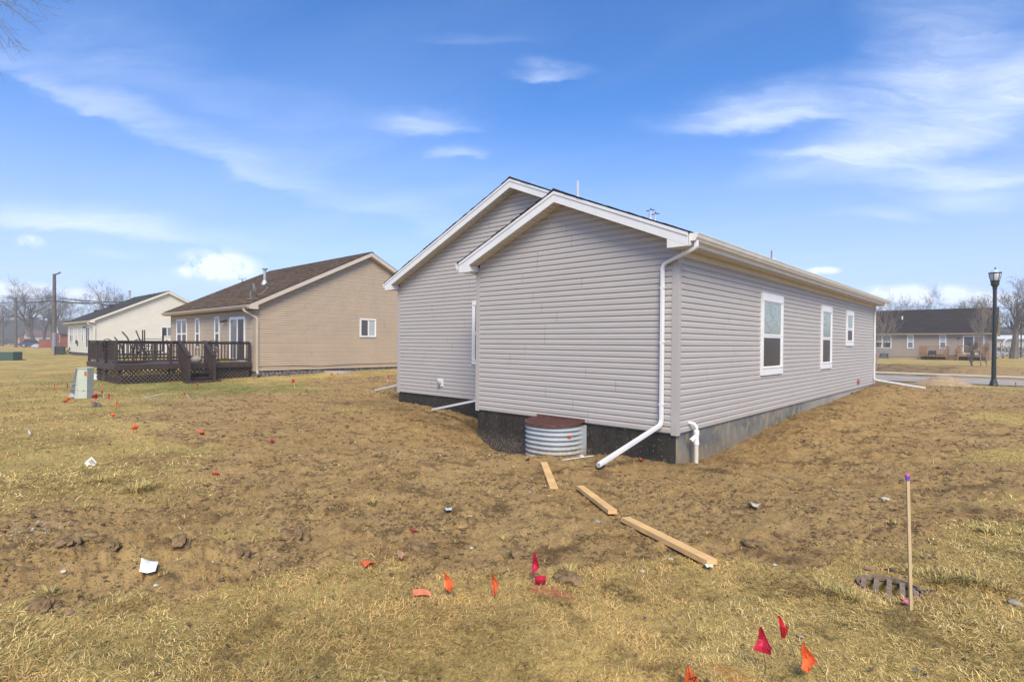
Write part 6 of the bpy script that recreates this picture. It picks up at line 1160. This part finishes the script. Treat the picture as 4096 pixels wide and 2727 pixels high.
board('c6', (1137, 756), (1081, 623), -.10, .02, 'short thin pine board nearest the window well'); 
board('c6', (1548, 935), (1345, 775), .092, .038, 'middle pine board with a pointed far end'); board('c6', (2155, 1240), (1623, 966), .092, .038, 'long thick pine board, nearest of the three')
p, _ = G('g5', 683, 1130); Z = (np.array(p)-CAM)@fw; tp = far('g5', 657, 310, Z); t = thing('survey_stake', p, 'tall thin wooden survey stake with pink ribbon at the top', 'stake')
b = MB(); b.bar(np.array(p)-np.array((0, 0, .15)), tp, .018, .011, upv=(fw[0], fw[1], 0)); b.build('lath', mat('stake_wood', (.52, .38, .21), .7, .1, 10), t)
b = MB(); b.tube([tp-np.array((0, 0, .025)), tp+np.array((0, 0, .0))], .012, 8); b.tube([tp+rt*.004, tp+np.array((0, 0, .010))], .010, 6); b.build('ribbon_knot', mat('violet_ribbon', (.16, .06, .42), .6, .4, 40), t)
b = MB(); b.tube([tp+np.array((0, 0, .0)), tp+np.array((0, 0, .014))], .0105, 7); b.build('ribbon_top', mat('pink_ribbon', (.80, .16, .28), .6), t)
litter('pink_ribbon', 'g5', [(603,1083),(655,1092),(680,1104),(678,1120),(645,1108)], MATS['pink_ribbon'], 'pink ribbon lying at the foot of the survey stake', 'ribbon', curl=.02)
IRN = mat('rusty_cast_iron', (.22, .16, .11), .85, .3, 30., bump=.003, bscale=150); gx, gy = GR; gz = float(base(np.array([gx+.24]), np.array([gy]))[0])-.004
t = thing('storm_drain', (gx, gy, gz), 'round rusty storm drain grate sunk in the grass by the survey stake', 'drain grate'); tl = np.array((rt[0], rt[1], 0.)); dp = np.array((fw[0], fw[1], 0.)); dp = dp/np.linalg.norm(dp)
b = MB(); n = 28; Rg = .19
for i in range(n):
    a0, a1 = 2*math.pi*i/n, 2*math.pi*(i+1)/n; f = lambda a, r_, z: (gx+r_*math.cos(a), gy+r_*math.sin(a), gz+z)
    b.add([f(a0, Rg, -.03), f(a1, Rg, -.03), f(a1, Rg, .006), f(a0, Rg, .006), f(a0, Rg-.013, .006), f(a1, Rg-.013, .006), f(a0, Rg-.013, -.03), f(a1, Rg-.013, -.03)], [(0, 1, 2, 3), (3, 2, 5, 4), (4, 5, 7, 6)])
b.build('rim', IRN, t)
o = np.array((gx, gy, gz))
for i in range(-2, 3):
    s = i*.074; hl = math.sqrt(max(0, (Rg-.018)**2-s*s)); sk = np.array((gx-CAM[0], gy-CAM[1], 0.)); sk = sk/np.linalg.norm(sk); pl_ = np.array((sk[1], -sk[0], 0.))
    if hl > .03: b = MB(); b.obox(o+pl_*(s-.015)-sk*hl+np.array((0, 0, -.02)), pl_*.030, sk*2*hl, (0, 0, .014)); b.build('grate_bar', IRN, t)
b = MB(); b.lathe([(.0, -.015), (Rg-.035, -.012)], (gx, gy, gz-.10), 20, cap=False); b.build('black_pit_disc', mat('drain_depth_shade', (.006, .006, .006), 1.), t)  # black disc stands in for the unlit depth below the grate
# ------------------------------------------------------------------ papers and scraps
PAP = mat('white_paper', (.78, .77, .76), .7, .03, 8.)
sh = litter('paper_sheet', 'g1', [(985, 1315), (1104, 1331), (1083, 1412), (969, 1414)], PAP, 'blank white sheet of paper on the soil at the lower left', 'paper', hh=.035, curl=.012, th=.001)
p, _ = G('g1', 640, 640); Z = (np.array(p)-CAM)@fw; t = thing('printed_card', p, 'small white printed card tilted in the grass at the left', 'card'); K['pc'] = (310, 1800, .0574)
P_ = [far('pc', x, y, Z-.02*(y-900)/600) for x, y in ((970, 450), (1330, 840), (1290, 960), (1110, 1110), (960, 1080), (860, 990), (740, 1060), (680, 1160), (480, 870))]; b = MB(); b.prism(P_, fw*.004); b.build('card', mat('card_cream', (.66, .64, .54), .7), t)
b = MB()
for (xa, ya, xb_, yb_, w_) in ((930, 640, 1010, 700, .012), (1030, 720, 1120, 830, .012), (1140, 850, 1240, 940, .012), (880, 690, 1110, 960, .004), (820, 720, 1060, 1000, .004), (760, 760, 1010, 1050, .004)):
    a = far('pc', xa, ya, Z-.006); c = far('pc', xb_, yb_, Z-.006); b.bar(a, c, w_*Z/6, .001, upv=(fw[0], fw[1], fw[2]))
b.build('print', mat('grey_print', (.16, .16, .16), .7), t)
litter('plastic_shard', 'g1', [(190, 390), (215, 425), (218, 437), (200, 425)], mat('pale_plastic', (.55, .60, .62), .4), 'thin pale plastic shard in the grass at the far left', 'scrap', hh=.04)
litter('paper_scrap', 'g4', [(800, 1322), (830, 1302), (892, 1330), (885, 1345), (840, 1342)], mat('mint_paper', (.60, .66, .56), .7), 'pale green scrap of paper below the nearest board', 'scrap', curl=.03)
litter('paper_scrap', 'g3', [(1040, 262), (1070, 247), (1100, 262), (1098, 278), (1060, 276)], MATS['pale_plastic'], 'pale crumpled scrap on the soil left of the boards', 'scrap', curl=.03)
litter('paper_scrap', 'g4', [(1172, 820), (1215, 812), (1260, 845), (1240, 865), (1195, 852)], mat('cream_rag', (.52, .46, .34), .9), 'cream crumpled scrap on the soil right of the boards', 'scrap', curl=.04)
litter('dead_leaf', 'g3', [(712, 600), (745, 605), (765, 635), (735, 655), (708, 640)], mat('brown_leaf', (.36, .19, .10), .8), 'curled brown leaf on the soil above the fallen flag', 'leaf', curl=.05)
litter('wood_chip', 'g3', [(1148, 388), (1210, 388), (1220, 396), (1165, 405)], mat('wood_chip', (.42, .22, .10), .8), 'orange brown wood chip on the soil', 'wood chip', curl=.02)
litter('wood_chip', 'ww', [(155, 1205), (205, 1215), (190, 1265), (100, 1262)], MATS['wood_chip'], 'orange brown wood scrap at the left foot of the window well', 'wood chip', curl=.04)
for (k_, a, c, r_, lb) in (('ww', (880, 1280), (1530, 1205), .007, 'thin white strip lying before the window well'), ('dk', (1520, 1443), (1870, 1385), .012, 'thin pale strip lying on the grass edge before the deck')):
    p, _ = G(k_, *a); q, _ = G(k_, *c); b = MB(); b.tube([p+np.array((0, 0, .02)), (p+q)/2+np.array((0, 0, .025)), q+np.array((0, 0, .03))], r_, 5); o = b.build('white_strip', VIN); setp(o, lb, 'strip')
for i, (k_, x, y, s, lb) in enumerate((('ww', 1290, 1185, .05, 'pale lump of foam at the right foot of the window well'), ('g4', 330, 1343, .018, 'white pebble at the grass edge left of the nearest board'), ('g4', 1370, 1295, .018, 'white pebble at the grass edge right of the nearest board'), ('g4', 555, 1245, .02, 'pale flat stone beside the nearest board'), ('g3', 1243, 530, .018, 'small pale pebble on the soil above the orange flags'), ('g3', 2155, 340, .035, 'flat grey stone right of the middle board'), ('g3', 1665, 127, .03, 'grey stone left of the middle board'), ('g2', 1130, 620, .02, 'pale pebble below the white sheet'), ('g2', 460, 520, .025, 'round tan pebble left of the white sheet'), ('g5', 520, 455, .045, 'pale flat stone left of the survey stake'), ('g5', 1310, 1090, .04, 'grey broken stone at the right edge in the grass'), ('g2', 505, 820, .03, 'reddish stone in the grass at the lower left'), ('g2', 1825, 410, .022, 'small bluish scrap of stone on the soil'), ('g6', 1770, 680, .02, 'dark leaf like stone between the two front red flags'))):
    p, _ = G(k_, x, y); s *= .8; mm = [mat('pale_stone', (.50, .47, .40), .8, .1, 20), mat('grey_stone', (.26, .225, .175), .8, .2, 20), mat('red_stone', (.28, .15, .10), .9)][0 if i in (0, 1, 2, 3, 4, 7, 8, 9) else (2 if i == 11 else 1)]
    lump('stone', (p[0], p[1], p[2]+s*.25), s, mm, lb, 'stone', 100+i, (1.2, .9, .55), .25, 2, 'stones scattered on the plot')
# big clods
CLD = mat('dark_soil_clod', (.29, .19, .09), .98, .4, 12., bump=.03, bscale=60, col2=(.10, .062, .028)); RCK = mat('dark_rock', (.12, .105, .085), .9, .4, 8., bump=.01, bscale=40)
for i, (k_, x, y, s, lb, sq, mm) in enumerate((('g1', 2055, 1140, .10, 'pointed dark soil clod standing on the bare soil', (1.2, .8, .9), CLD), ('g2', 330, 790, .10, 'large round soil clod in the grass at the lower left', (1., .9, .75), CLD), ('fl', 1090, 850, .16, 'dark grey rock before the pale orange flag', (1.2, .7, .7), RCK), ('g1', 800, 1195, .075, 'tan soil clod left of the red dyed grass', (1.3, .8, .6), CLD), ('g1', 470, 1180, .09, 'dark soil clod on the low ridge at the left', (1.3, 1., .6), CLD), ('g1', 1260, 1170, .08, 'soil clod with grass roots on the ridge', (1.2, .8, .7), CLD), ('g3', 850, 535, .08, 'broken dark clod in the middle of the soil', (1.4, 1., .5), CLD), ('g3', 1590, 570, .08, 'clod tufted with dead grass beside the crimson flags', (1.4, .9, .5), CLD), ('g3', 1940, 760, .10, 'dark crumbled clod right of the crimson flags', (1.4, 1., .5), CLD), ('g4', 1200, 1130, .09, 'tan clod on the soil right of the nearest board', (1.4, .9, .4), CLD), ('g1', 1680, 1250, .09, 'brown clod on the right end of the ridge', (1.2, .8, .6), CLD), ('g3', 1255, 335, .06, 'small tufted clod on the soil', (1.2, .9, .6), CLD), ('g3', 70, 400, .06, 'clod at the foot of the pointed clod', (1.2, .9, .5), CLD))):
    p, _ = G(k_, x, y); s *= .72 if i else .95; lump('soil_clod' if mm is CLD else 'rock', (p[0], p[1], p[2]+s*.12), s, mm, lb, 'clod' if mm is CLD else 'rock', 40+i, sq, 1.0, 4, 'big clods on the plot' if mm is CLD else None)
for i, (x, y, s, lb) in enumerate(((800, 1020, .035, 'dark wet leaf clump right of the storm drain'), (740, 1015, .03, 'dark reddish leaf clump between storm drain and stake'), (550, 885, .03, 'black stone at the upper rim of the storm drain'), (420, 880, .035, 'reddish brown clod at the upper left rim of the storm drain'), (620, 905, .03, 'tan clod at the right rim of the storm drain'))):
    p, _ = G('g5', x, y); s *= .6; lump('soil_clod', (p[0], p[1], p[2]+s*.1), s, [mat('wet_leaf', (.05, .042, .04), .6), mat('wet_leaf', (.05, .042, .04), .6), mat('wet_leaf', (.05, .042, .04), .6), mat('red_stone', (.2, .1, .08), .9), CLD][i], lb, 'clod', 140+i, (1.6, .8, .6), .6, 3, 'big clods on the plot')
# ------------------------------------------------------------------ small crumbs of soil and gravel (uncountable)
rng = np.random.default_rng(7)
def spots(n, rmin, rmax, half=.95):
    r_ = rmin*np.exp(rng.uniform(0, math.log(rmax/rmin), n)); th = rng.uniform(-half, half, n)+YAW+math.pi/2; x = CAM[0]+r_*np.cos(th); y = CAM[1]+r_*np.sin(th)
    k_ = ~((x > -W1-.0) & (x < .02) & (y > -.02)) & ~((x > -WB-.02) & (x < .02) & (y > SB-.02)) & ~((x > -31.7) & (x < -20.2) & (y > 1.6) & (y < 13)) & ~((x < dx-.0) & (x > xl+.9) & (y > dy0+.05) & (y < 2)) & ~((np.abs(x-wc) < .62) & (y > -.74) & (y < 0)) & ~((y > 25.2) & (y < 31.1)) & ~((x-GR[0])**2+(y-GR[1])**2 < .165**2)
    return x[k_], y[k_], r_[k_]
x, y, r_ = spots(190000, 2.3, 30); T_ = turf(x, y); k_ = (rng.uniform(0, 1, len(x)) > T_*1.1) & (fbm(x, y, 1.7, 3, 77)+rng.uniform(-.2, .2, len(x)) > .52); x, y, r_ = x[k_], y[k_], r_[k_]; n = len(x)
z = H(x, y); s = (.0035+.015*rng.uniform(0, 1, n)**3.5)*(r_/4)**.6; octv = np.array([(1, 0, 0), (0, 1, 0), (-1, 0, 0), (0, -1, 0), (0, 0, .6)]); V = []; ph = rng.uniform(0, 6.28, n); jit = rng.uniform(.6, 1.4, (n, 5, 3)); c_, s_ = np.cos(ph), np.sin(ph)
pts = octv[None]*jit; X_ = pts[..., 0]*c_[:, None]*1.5-pts[..., 1]*s_[:, None]; Y_ = pts[..., 0]*s_[:, None]*1.5+pts[..., 1]*c_[:, None]; P3 = np.stack([x[:, None]+X_*s[:, None], y[:, None]+Y_*s[:, None], z[:, None]+pts[..., 2]*s[:, None]-.1*s[:, None]], 2)
tri = np.stack([P3[:, [0, 1, 4]], P3[:, [1, 2, 4]], P3[:, [2, 3, 4]], P3[:, [3, 0, 4]]], 1).reshape(-1, 3, 3)
t0 = rng.uniform(0, 1, n)[:, None]; col = np.where(t0 < .7, np.array((.115, .072, .032)), np.where(t0 < .996, np.array((.27, .175, .085)), np.array((.42, .37, .29))))*rng.uniform(.7, 1.2, (n, 1)); tone = mat('crumb_tone', (1, 1, 1), .95, .15, 40, attr='tone')
fast_mesh('soil_crumbs', tri, 3, np.repeat(col, 4, axis=0), tone)
# gravel at the left edge
x0, y0 = P0(18, 1255); n = 130; x = x0+rng.normal(0, .16, n); y = y0+rng.normal(0, .2, n); z = H(x, y); s = rng.uniform(.006, .016, n); ph = rng.uniform(0, 6.28, n); pts = octv[None]*rng.uniform(.6, 1.4, (n, 5, 3)); P3 = np.stack([x[:, None]+pts[..., 0]*s[:, None]*1.3, y[:, None]+pts[..., 1]*s[:, None], z[:, None]+pts[..., 2]*s[:, None]*.7], 2)
tri = np.stack([P3[:, [0, 1, 4]], P3[:, [1, 2, 4]], P3[:, [2, 3, 4]], P3[:, [3, 0, 4]]], 1).reshape(-1, 3, 3); fast_mesh('gravel', tri, 3, np.repeat(rng.uniform(.28, .5, (n, 1))*np.array((1, 1, .95)), 4, axis=0), tone)
# ------------------------------------------------------------------ dead grass
def blades(n, rmin, rmax, name, lenf=1., thr=.5, tuft=False, flat=.75, half=.95):
    x, y, r_ = spots(n, rmin, rmax, half); T_ = turf(x, y); k_ = T_*np.clip(1.25*fbm(x, y, 3.1, 3, 18)+.35, 0, 1)+(fbm(x, y, 9., 2, 8)-.5)*.6 > rng.uniform(.0, 1.0, len(x))*.95+.10+.9*np.clip((r_-17)/17, 0, 1)*rng.uniform(0, 1, len(x)); x, y, r_ = x[k_], y[k_], r_[k_]; n = len(x)
    x += rng.normal(0, .004, n); z = H(x, y)-.003; g = green(x, y)
    lay = 2.2+1.6*(fbm(x, y, .9, 2, 61)-.5)*4; az = lay+rng.normal(0, 1.5, n); L_ = (.020+.040*rng.uniform(0, 1, n)**1.6)*(r_/3.2)**.30*lenf*(.5+1.1*fbm(x, y, 2.2, 2, 62)); w_ = .0013*(r_/3.)**.92*rng.uniform(.7, 1.3, n)
    e0 = R(90)-np.clip(rng.normal(R(68), R(17), n), 0, R(86)); e1 = e0-rng.uniform(.2, .9, n)
    ca, sa = np.cos(az), np.sin(az); d0 = np.stack([ca*np.cos(e0), sa*np.cos(e0), np.sin(e0)], 1); d1 = np.stack([ca*np.cos(e1), sa*np.cos(e1), np.sin(e1)], 1); sd_ = np.stack([-sa, ca, 0*ca], 1); mixv = rng.uniform(-1, 1, (n, 1)); sd_ = sd_*np.abs(mixv)+np.array([[-fw[1], fw[0], 0]])*0
    sd_ = np.stack([-sa, ca, rng.uniform(-.6, .6, n)], 1); sd_ /= np.linalg.norm(sd_, axis=1, keepdims=True)
    p0 = np.stack([x, y, z], 1); p1 = p0+d0*L_[:, None]*.55; p2 = p1+d1*L_[:, None]*.45; hw = sd_*w_[:, None]
    q = np.stack([p0-hw, p0+hw, p1+hw*.8, p1-hw*.8], 1); tr_ = np.stack([p1-hw*.8, p1+hw*.8, p2], 1)
    straw = np.array([(.66, .49, .19), (.55, .39, .14), (.70, .56, .27), (.34, .24, .08), (.24, .15, .055)]); pr = np.array([.32, .28, .16, .14, .10]); ci = rng.choice(5, n, p=pr); col = straw[ci]
    patch = fbm(x, y, 1.4, 3, 64)[:, None]; dk_ = np.clip((fbm(x, y, 4.5, 3, 68)-.60)*9, 0, .8)[:, None]; col = col*(1-dk_)+np.array((.11, .068, .03))*dk_; col = col*(.74+.58*patch)*np.clip(1.45-.9*fbm(x, y, 6., 3, 65), .6, 1.2)[:, None]; br = np.clip((fbm(x, y, .8, 3, 67)-.52)*6, 0, .6)[:, None]; col = col*(1-br)+col*np.array((.86, .68, .62))*br; gg = (rng.uniform(0, 1, n) < g*.95)[:, None]; grn = np.array((.17, .19, .045))*rng.uniform(.7, 1.35, (n, 1)); col = np.where(gg, grn, col)*rng.uniform(.75, 1.2, (n, 1))*np.clip(1.12-r_/60, .78, 1)[:, None]
    red = np.zeros(n, bool)
    for (k2, xx, yy, rad, cc) in PAINT:
        a = G(k2, xx, yy)[0]; mk = ((x-a[0])**2+(y-a[1])**2 < rad**2) & (rng.uniform(0, 1, n) < .75); col[mk] = np.array(cc)*rng.uniform(.7, 1.1, (mk.sum(), 1))
    k4 = np.concatenate([q.reshape(-1, 3), tr_.reshape(-1, 3)]); nv = len(k4); me = bpy.data.meshes.new(name); me.vertices.add(nv); me.vertices.foreach_set('co', k4.ravel().astype(np.float32)); me.loops.add(nv); me.loops.foreach_set('vertex_index', np.arange(nv, dtype=np.int32))
    me.polygons.add(2*n); me.polygons.foreach_set('loop_start', np.concatenate([np.arange(n)*4, 4*n+np.arange(n)*3]).astype(np.int32)); me.update(calc_edges=True); at = me.color_attributes.new('tone', 'FLOAT_COLOR', 'POINT'); c4_ = np.ones((nv, 4), np.float32); c4_[:4*n, :3] = np.repeat(col, 4, axis=0)*np.tile([[.8], [.8], [1.], [1.]], (n, 1)); c4_[4*n:, :3] = np.repeat(col, 3, axis=0); at.data.foreach_set('color', c4_.ravel())
    me.materials.append(GRS); o = bpy.data.objects.new(name, me); COL.objects.link(o); setp(o, kind='stuff'); return n
PAINT = [('g3', 1720, 830, .06, (.50, .10, .08)), ('g3', 1800, 860, .07, (.52, .12, .09)), ('g3', 1900, 885, .07, (.50, .12, .09)), ('g1', 885, 1185, .09, (.52, .13, .10)), ('g6', 1150, 940, .045, (.60, .22, .06)), ('g6', 1210, 975, .05, (.60, .22, .06)), ('g6', 1330, 1025, .06, (.60, .24, .08)), ('g1', 860, 432, .12, (.60, .20, .12)), ('fl', 265, 1250, .25, (.60, .22, .10)), ('fl', 1330, 750, .3, (.50, .15, .09)), ('g1', 1880, 705, .12, (.50, .18, .09)), ('g3', 1465, 480, .07, (.40, .10, .10)), ('fl', 760, 745, .2, (.55, .20, .10))]
GRS = mat('grass_blade', (1, 1, 1), .8, .0, 1., attr='tone', spec=.2)
blades(500000, 2.0, 9., 'grass', half=1.15); blades(250000, 8.5, 34., 'grass', .8, half=1.1)
def tufts(lst, name='grass_tuft'):
    Q = []; Cc = []
    for (k_, xx, yy, rad, hh, nn) in lst:
        a = G(k_, xx, yy)[0]
        for i in range(nn):
            an = rng.uniform(0, 6.28); rr_ = rad*rng.uniform(0, .5); lx = a[0]+math.cos(an)*rr_; ly = a[1]+math.sin(an)*rr_; out = rng.uniform(.3, 1.3); d = np.array((math.cos(an)*out, math.sin(an)*out, 1.)); d /= np.linalg.norm(d); L_ = hh*rng.uniform(.5, 1.1); s_ = np.array((-math.sin(an), math.cos(an), 0))*.0022*(1+np.linalg.norm(np.array((lx, ly))-CAM[:2])/6); b0 = np.array((lx, ly, h1(lx, ly)-.004)); p1 = b0+d*L_*.6; p2 = p1+np.array((d[0]*1.6, d[1]*1.6, d[2]*.3))*L_*.45
            Q += [[b0-s_, b0+s_, p1+s_*.7], [b0-s_, p1+s_*.7, p1-s_*.7], [p1-s_*.7, p1+s_*.7, p2]]; c = np.array([(.44, .34, .13), (.50, .38, .15), (.34, .25, .10), (.24, .23, .06)][rng.choice(4, p=[.4, .25, .2, .15])])*rng.uniform(.8, 1.15); Cc += [c]*3
    fast_mesh(name, np.array(Q), 3, np.array(Cc), GRS)
L_ = [('g1', 940, 820, .25, .16, 110), ('g1', 1010, 790, .25, .14, 90), ('g5', 160, 1000, .22, .09, 90), ('g5', 240, 1040, .25, .09, 100), ('g5', 330, 1070, .2, .1, 70), ('g5', 850, 960, .3, .09, 100), ('g5', 980, 950, .3, .10, 110), ('g5', 1100, 960, .3, .10, 110), ('g5', 1230, 1010, .3, .08, 80), ('g5', 1150, 660, .2, .10, 80), ('g5', 590, 600, .08, .05, 30), ('g3', 535, 200, .09, .07, 35), ('g3', 1595, 560, .16, .07, 90), ('g3', 1470, 470, .1, .06, 50), ('g3', 1030, 400, .12, .05, 40), ('g3', 1960, 700, .16, .07, 70), ('c6', 70, 860, .12, .08, 35), ('g3', 1230, 325, .1, .05, 35), ('g2', 2150, 230, .12, .07, 50), ('g2', 350, 690, .12, .08, 50), ('g1', 1960, 1110, .1, .06, 30), ('g1', 590, 930, .2, .07, 60), ('g1', 700, 740, .2, .08, 60), ('g1', 1750, 1170, .12, .06, 40), ('g5', 700, 900, .2, .07, 60), ('g5', 400, 980, .15, .06, 50)]
for i in range(170):
    xx, yy = rng.uniform(300, 2250), rng.uniform(930, 1330); q = P0(xx, yy)
    if -9.5 < q[0] < .3 and q[1] > -.3: continue
    L_.append(('d', xx, yy, .07, rng.uniform(.02, .045), int(rng.integers(6, 22))))
tufts(L_)
# brown leaves and bits caught in the turf
x, y, r_ = spots(900, 2.4, 12); k_ = turf(x, y) > .35; x, y, r_ = x[k_], y[k_], r_[k_]; n = len(x); z = H(x, y)+.012; s = rng.uniform(.008, .020, n); ph = rng.uniform(0, 6.28, n); c_, s_ = np.cos(ph), np.sin(ph); q = rng.uniform(.3, 1.1, (n, 5)); Q5 = []
for j, an in enumerate((0, 1.2, 2.6, 3.7, 5.1)): a = ph+an; Q5.append(np.stack([x+np.cos(a)*s*q[:, j], y+np.sin(a)*s*q[:, j]*.8, z+rng.uniform(-.006, .014, n)], 1))
fast_mesh('leaf_litter', np.stack(Q5, 1), 5, np.array([(.22, .12, .06), (.12, .075, .04), (.36, .22, .12), (.10, .08, .07)])[rng.integers(0, 4, n)]*rng.uniform(.7, 1.2, (n, 1)), tone)
# the bare tree outside the view on the left: only its twig tips reach the top left corner
tb = far('d', -330, 1500, 15.); tz = h1(tb[0], tb[1]); tt_ = thing('overhanging_tree', (tb[0], tb[1], tz), 'bare tree outside the left edge, only thin twig tips show in the top left corner', 'tree')
hub = far('d', -90, -70, 14.5); b = MB(); b.tube([(tb[0], tb[1], tz-.2), (tb[0]+.1, tb[1], tz+4), tuple(far('d', -250, 200, 15)), tuple(hub)], [.22, .17, .09, .03], 7); b.build('trunk', BARK, tt_); b = MB(); rq = np.random.default_rng(5)
for (x, y) in ((5, 15), (35, 30), (62, 22), (70, 42), (92, 38), (120, 22), (128, 38), (170, 10), (90, 66), (100, 78), (30, 22), (60, 120), (58, 138), (12, 100), (25, 80), (-5, 60), (20, 132), (48, 118), (5, 180), (140, -10)):
    e = far('d', x, y, 14.+rq.uniform(-.5, .5)); m1 = hub*.62+e*.38+rq.normal(0, .12, 3); m2 = hub*.3+e*.7+rq.normal(0, .07, 3); pts = [hub, m1, m2, e]; b.tube(pts, [.006, .0045, .0035, .0025], 4)
    for k_ in range(7): f = rq.uniform(.3, 1.); a = m1*(1-f)+e*f; d = (e-m1); d /= np.linalg.norm(d); d = d+rq.normal(0, .45, 3); b.tube([a, a+d*.14, a+d*.25+rq.normal(0, .03, 3)], [.003, .0025, .002], 3)
b.build('crown', BARK, tt_, 'stuff')
# ------------------------------------------------------------------ far wood and haze
FW_ = mat('distant_wood', (.075, .08, .085), 1., .2, .02)
def ridge(r0, h0, a0, a1, seed, m, name='distant_wood'):
    b = MB(); n = 160; vs = []
    for i in range(n+1):
        a = a0+(a1-a0)*i/n; x = CAM[0]+r0*math.cos(a); y = CAM[1]+r0*math.sin(a); hh = h0*(.75+.5*fbm(np.array([a*60]), np.array([seed*3.]), 1., 4, seed)[0]); vs += [(x, y, -1), (x, y, hh)]
    dd = 8.; vs2 = [(CAM[0]+(v[0]-CAM[0])*(1+dd/r0), CAM[1]+(v[1]-CAM[1])*(1+dd/r0), v[2]) for v in vs]; m_ = len(vs); b.add(vs+vs2, [(2*i, 2*i+2, 2*i+3, 2*i+1) for i in range(n)]+[(2*i+1, 2*i+3, m_+2*i+3, m_+2*i+1) for i in range(n)]); b.build(name, m, None, 'stuff')
c = YAW+math.pi/2; ridge(250, 7.5, c+.3, c+1.25, 3, FW_); ridge(230, 5.5, c-1.3, c-.25, 5, FW_); ridge(330, 10., c-1.3, c+1.3, 8, FW_)
if HAZE > 0:
    b = MB(); b.box((-420, -260, -2.6), (260, 420, 19.0)); hz = b.build('haze', bpy.data.materials.new('haze_air'), None, 'stuff'); hm = hz.data.materials[0]; hm.use_nodes = True; t = hm.node_tree; t.nodes.clear(); pv = t.nodes.new('ShaderNodeVolumePrincipled'); pv.inputs['Color'].default_value = (.98, .95, .90, 1); pv.inputs['Density'].default_value = HAZE; pv.inputs['Anisotropy'].default_value = .0
    ou = t.nodes.new('ShaderNodeOutputMaterial'); t.links.new(pv.outputs[0], ou.inputs['Volume'])
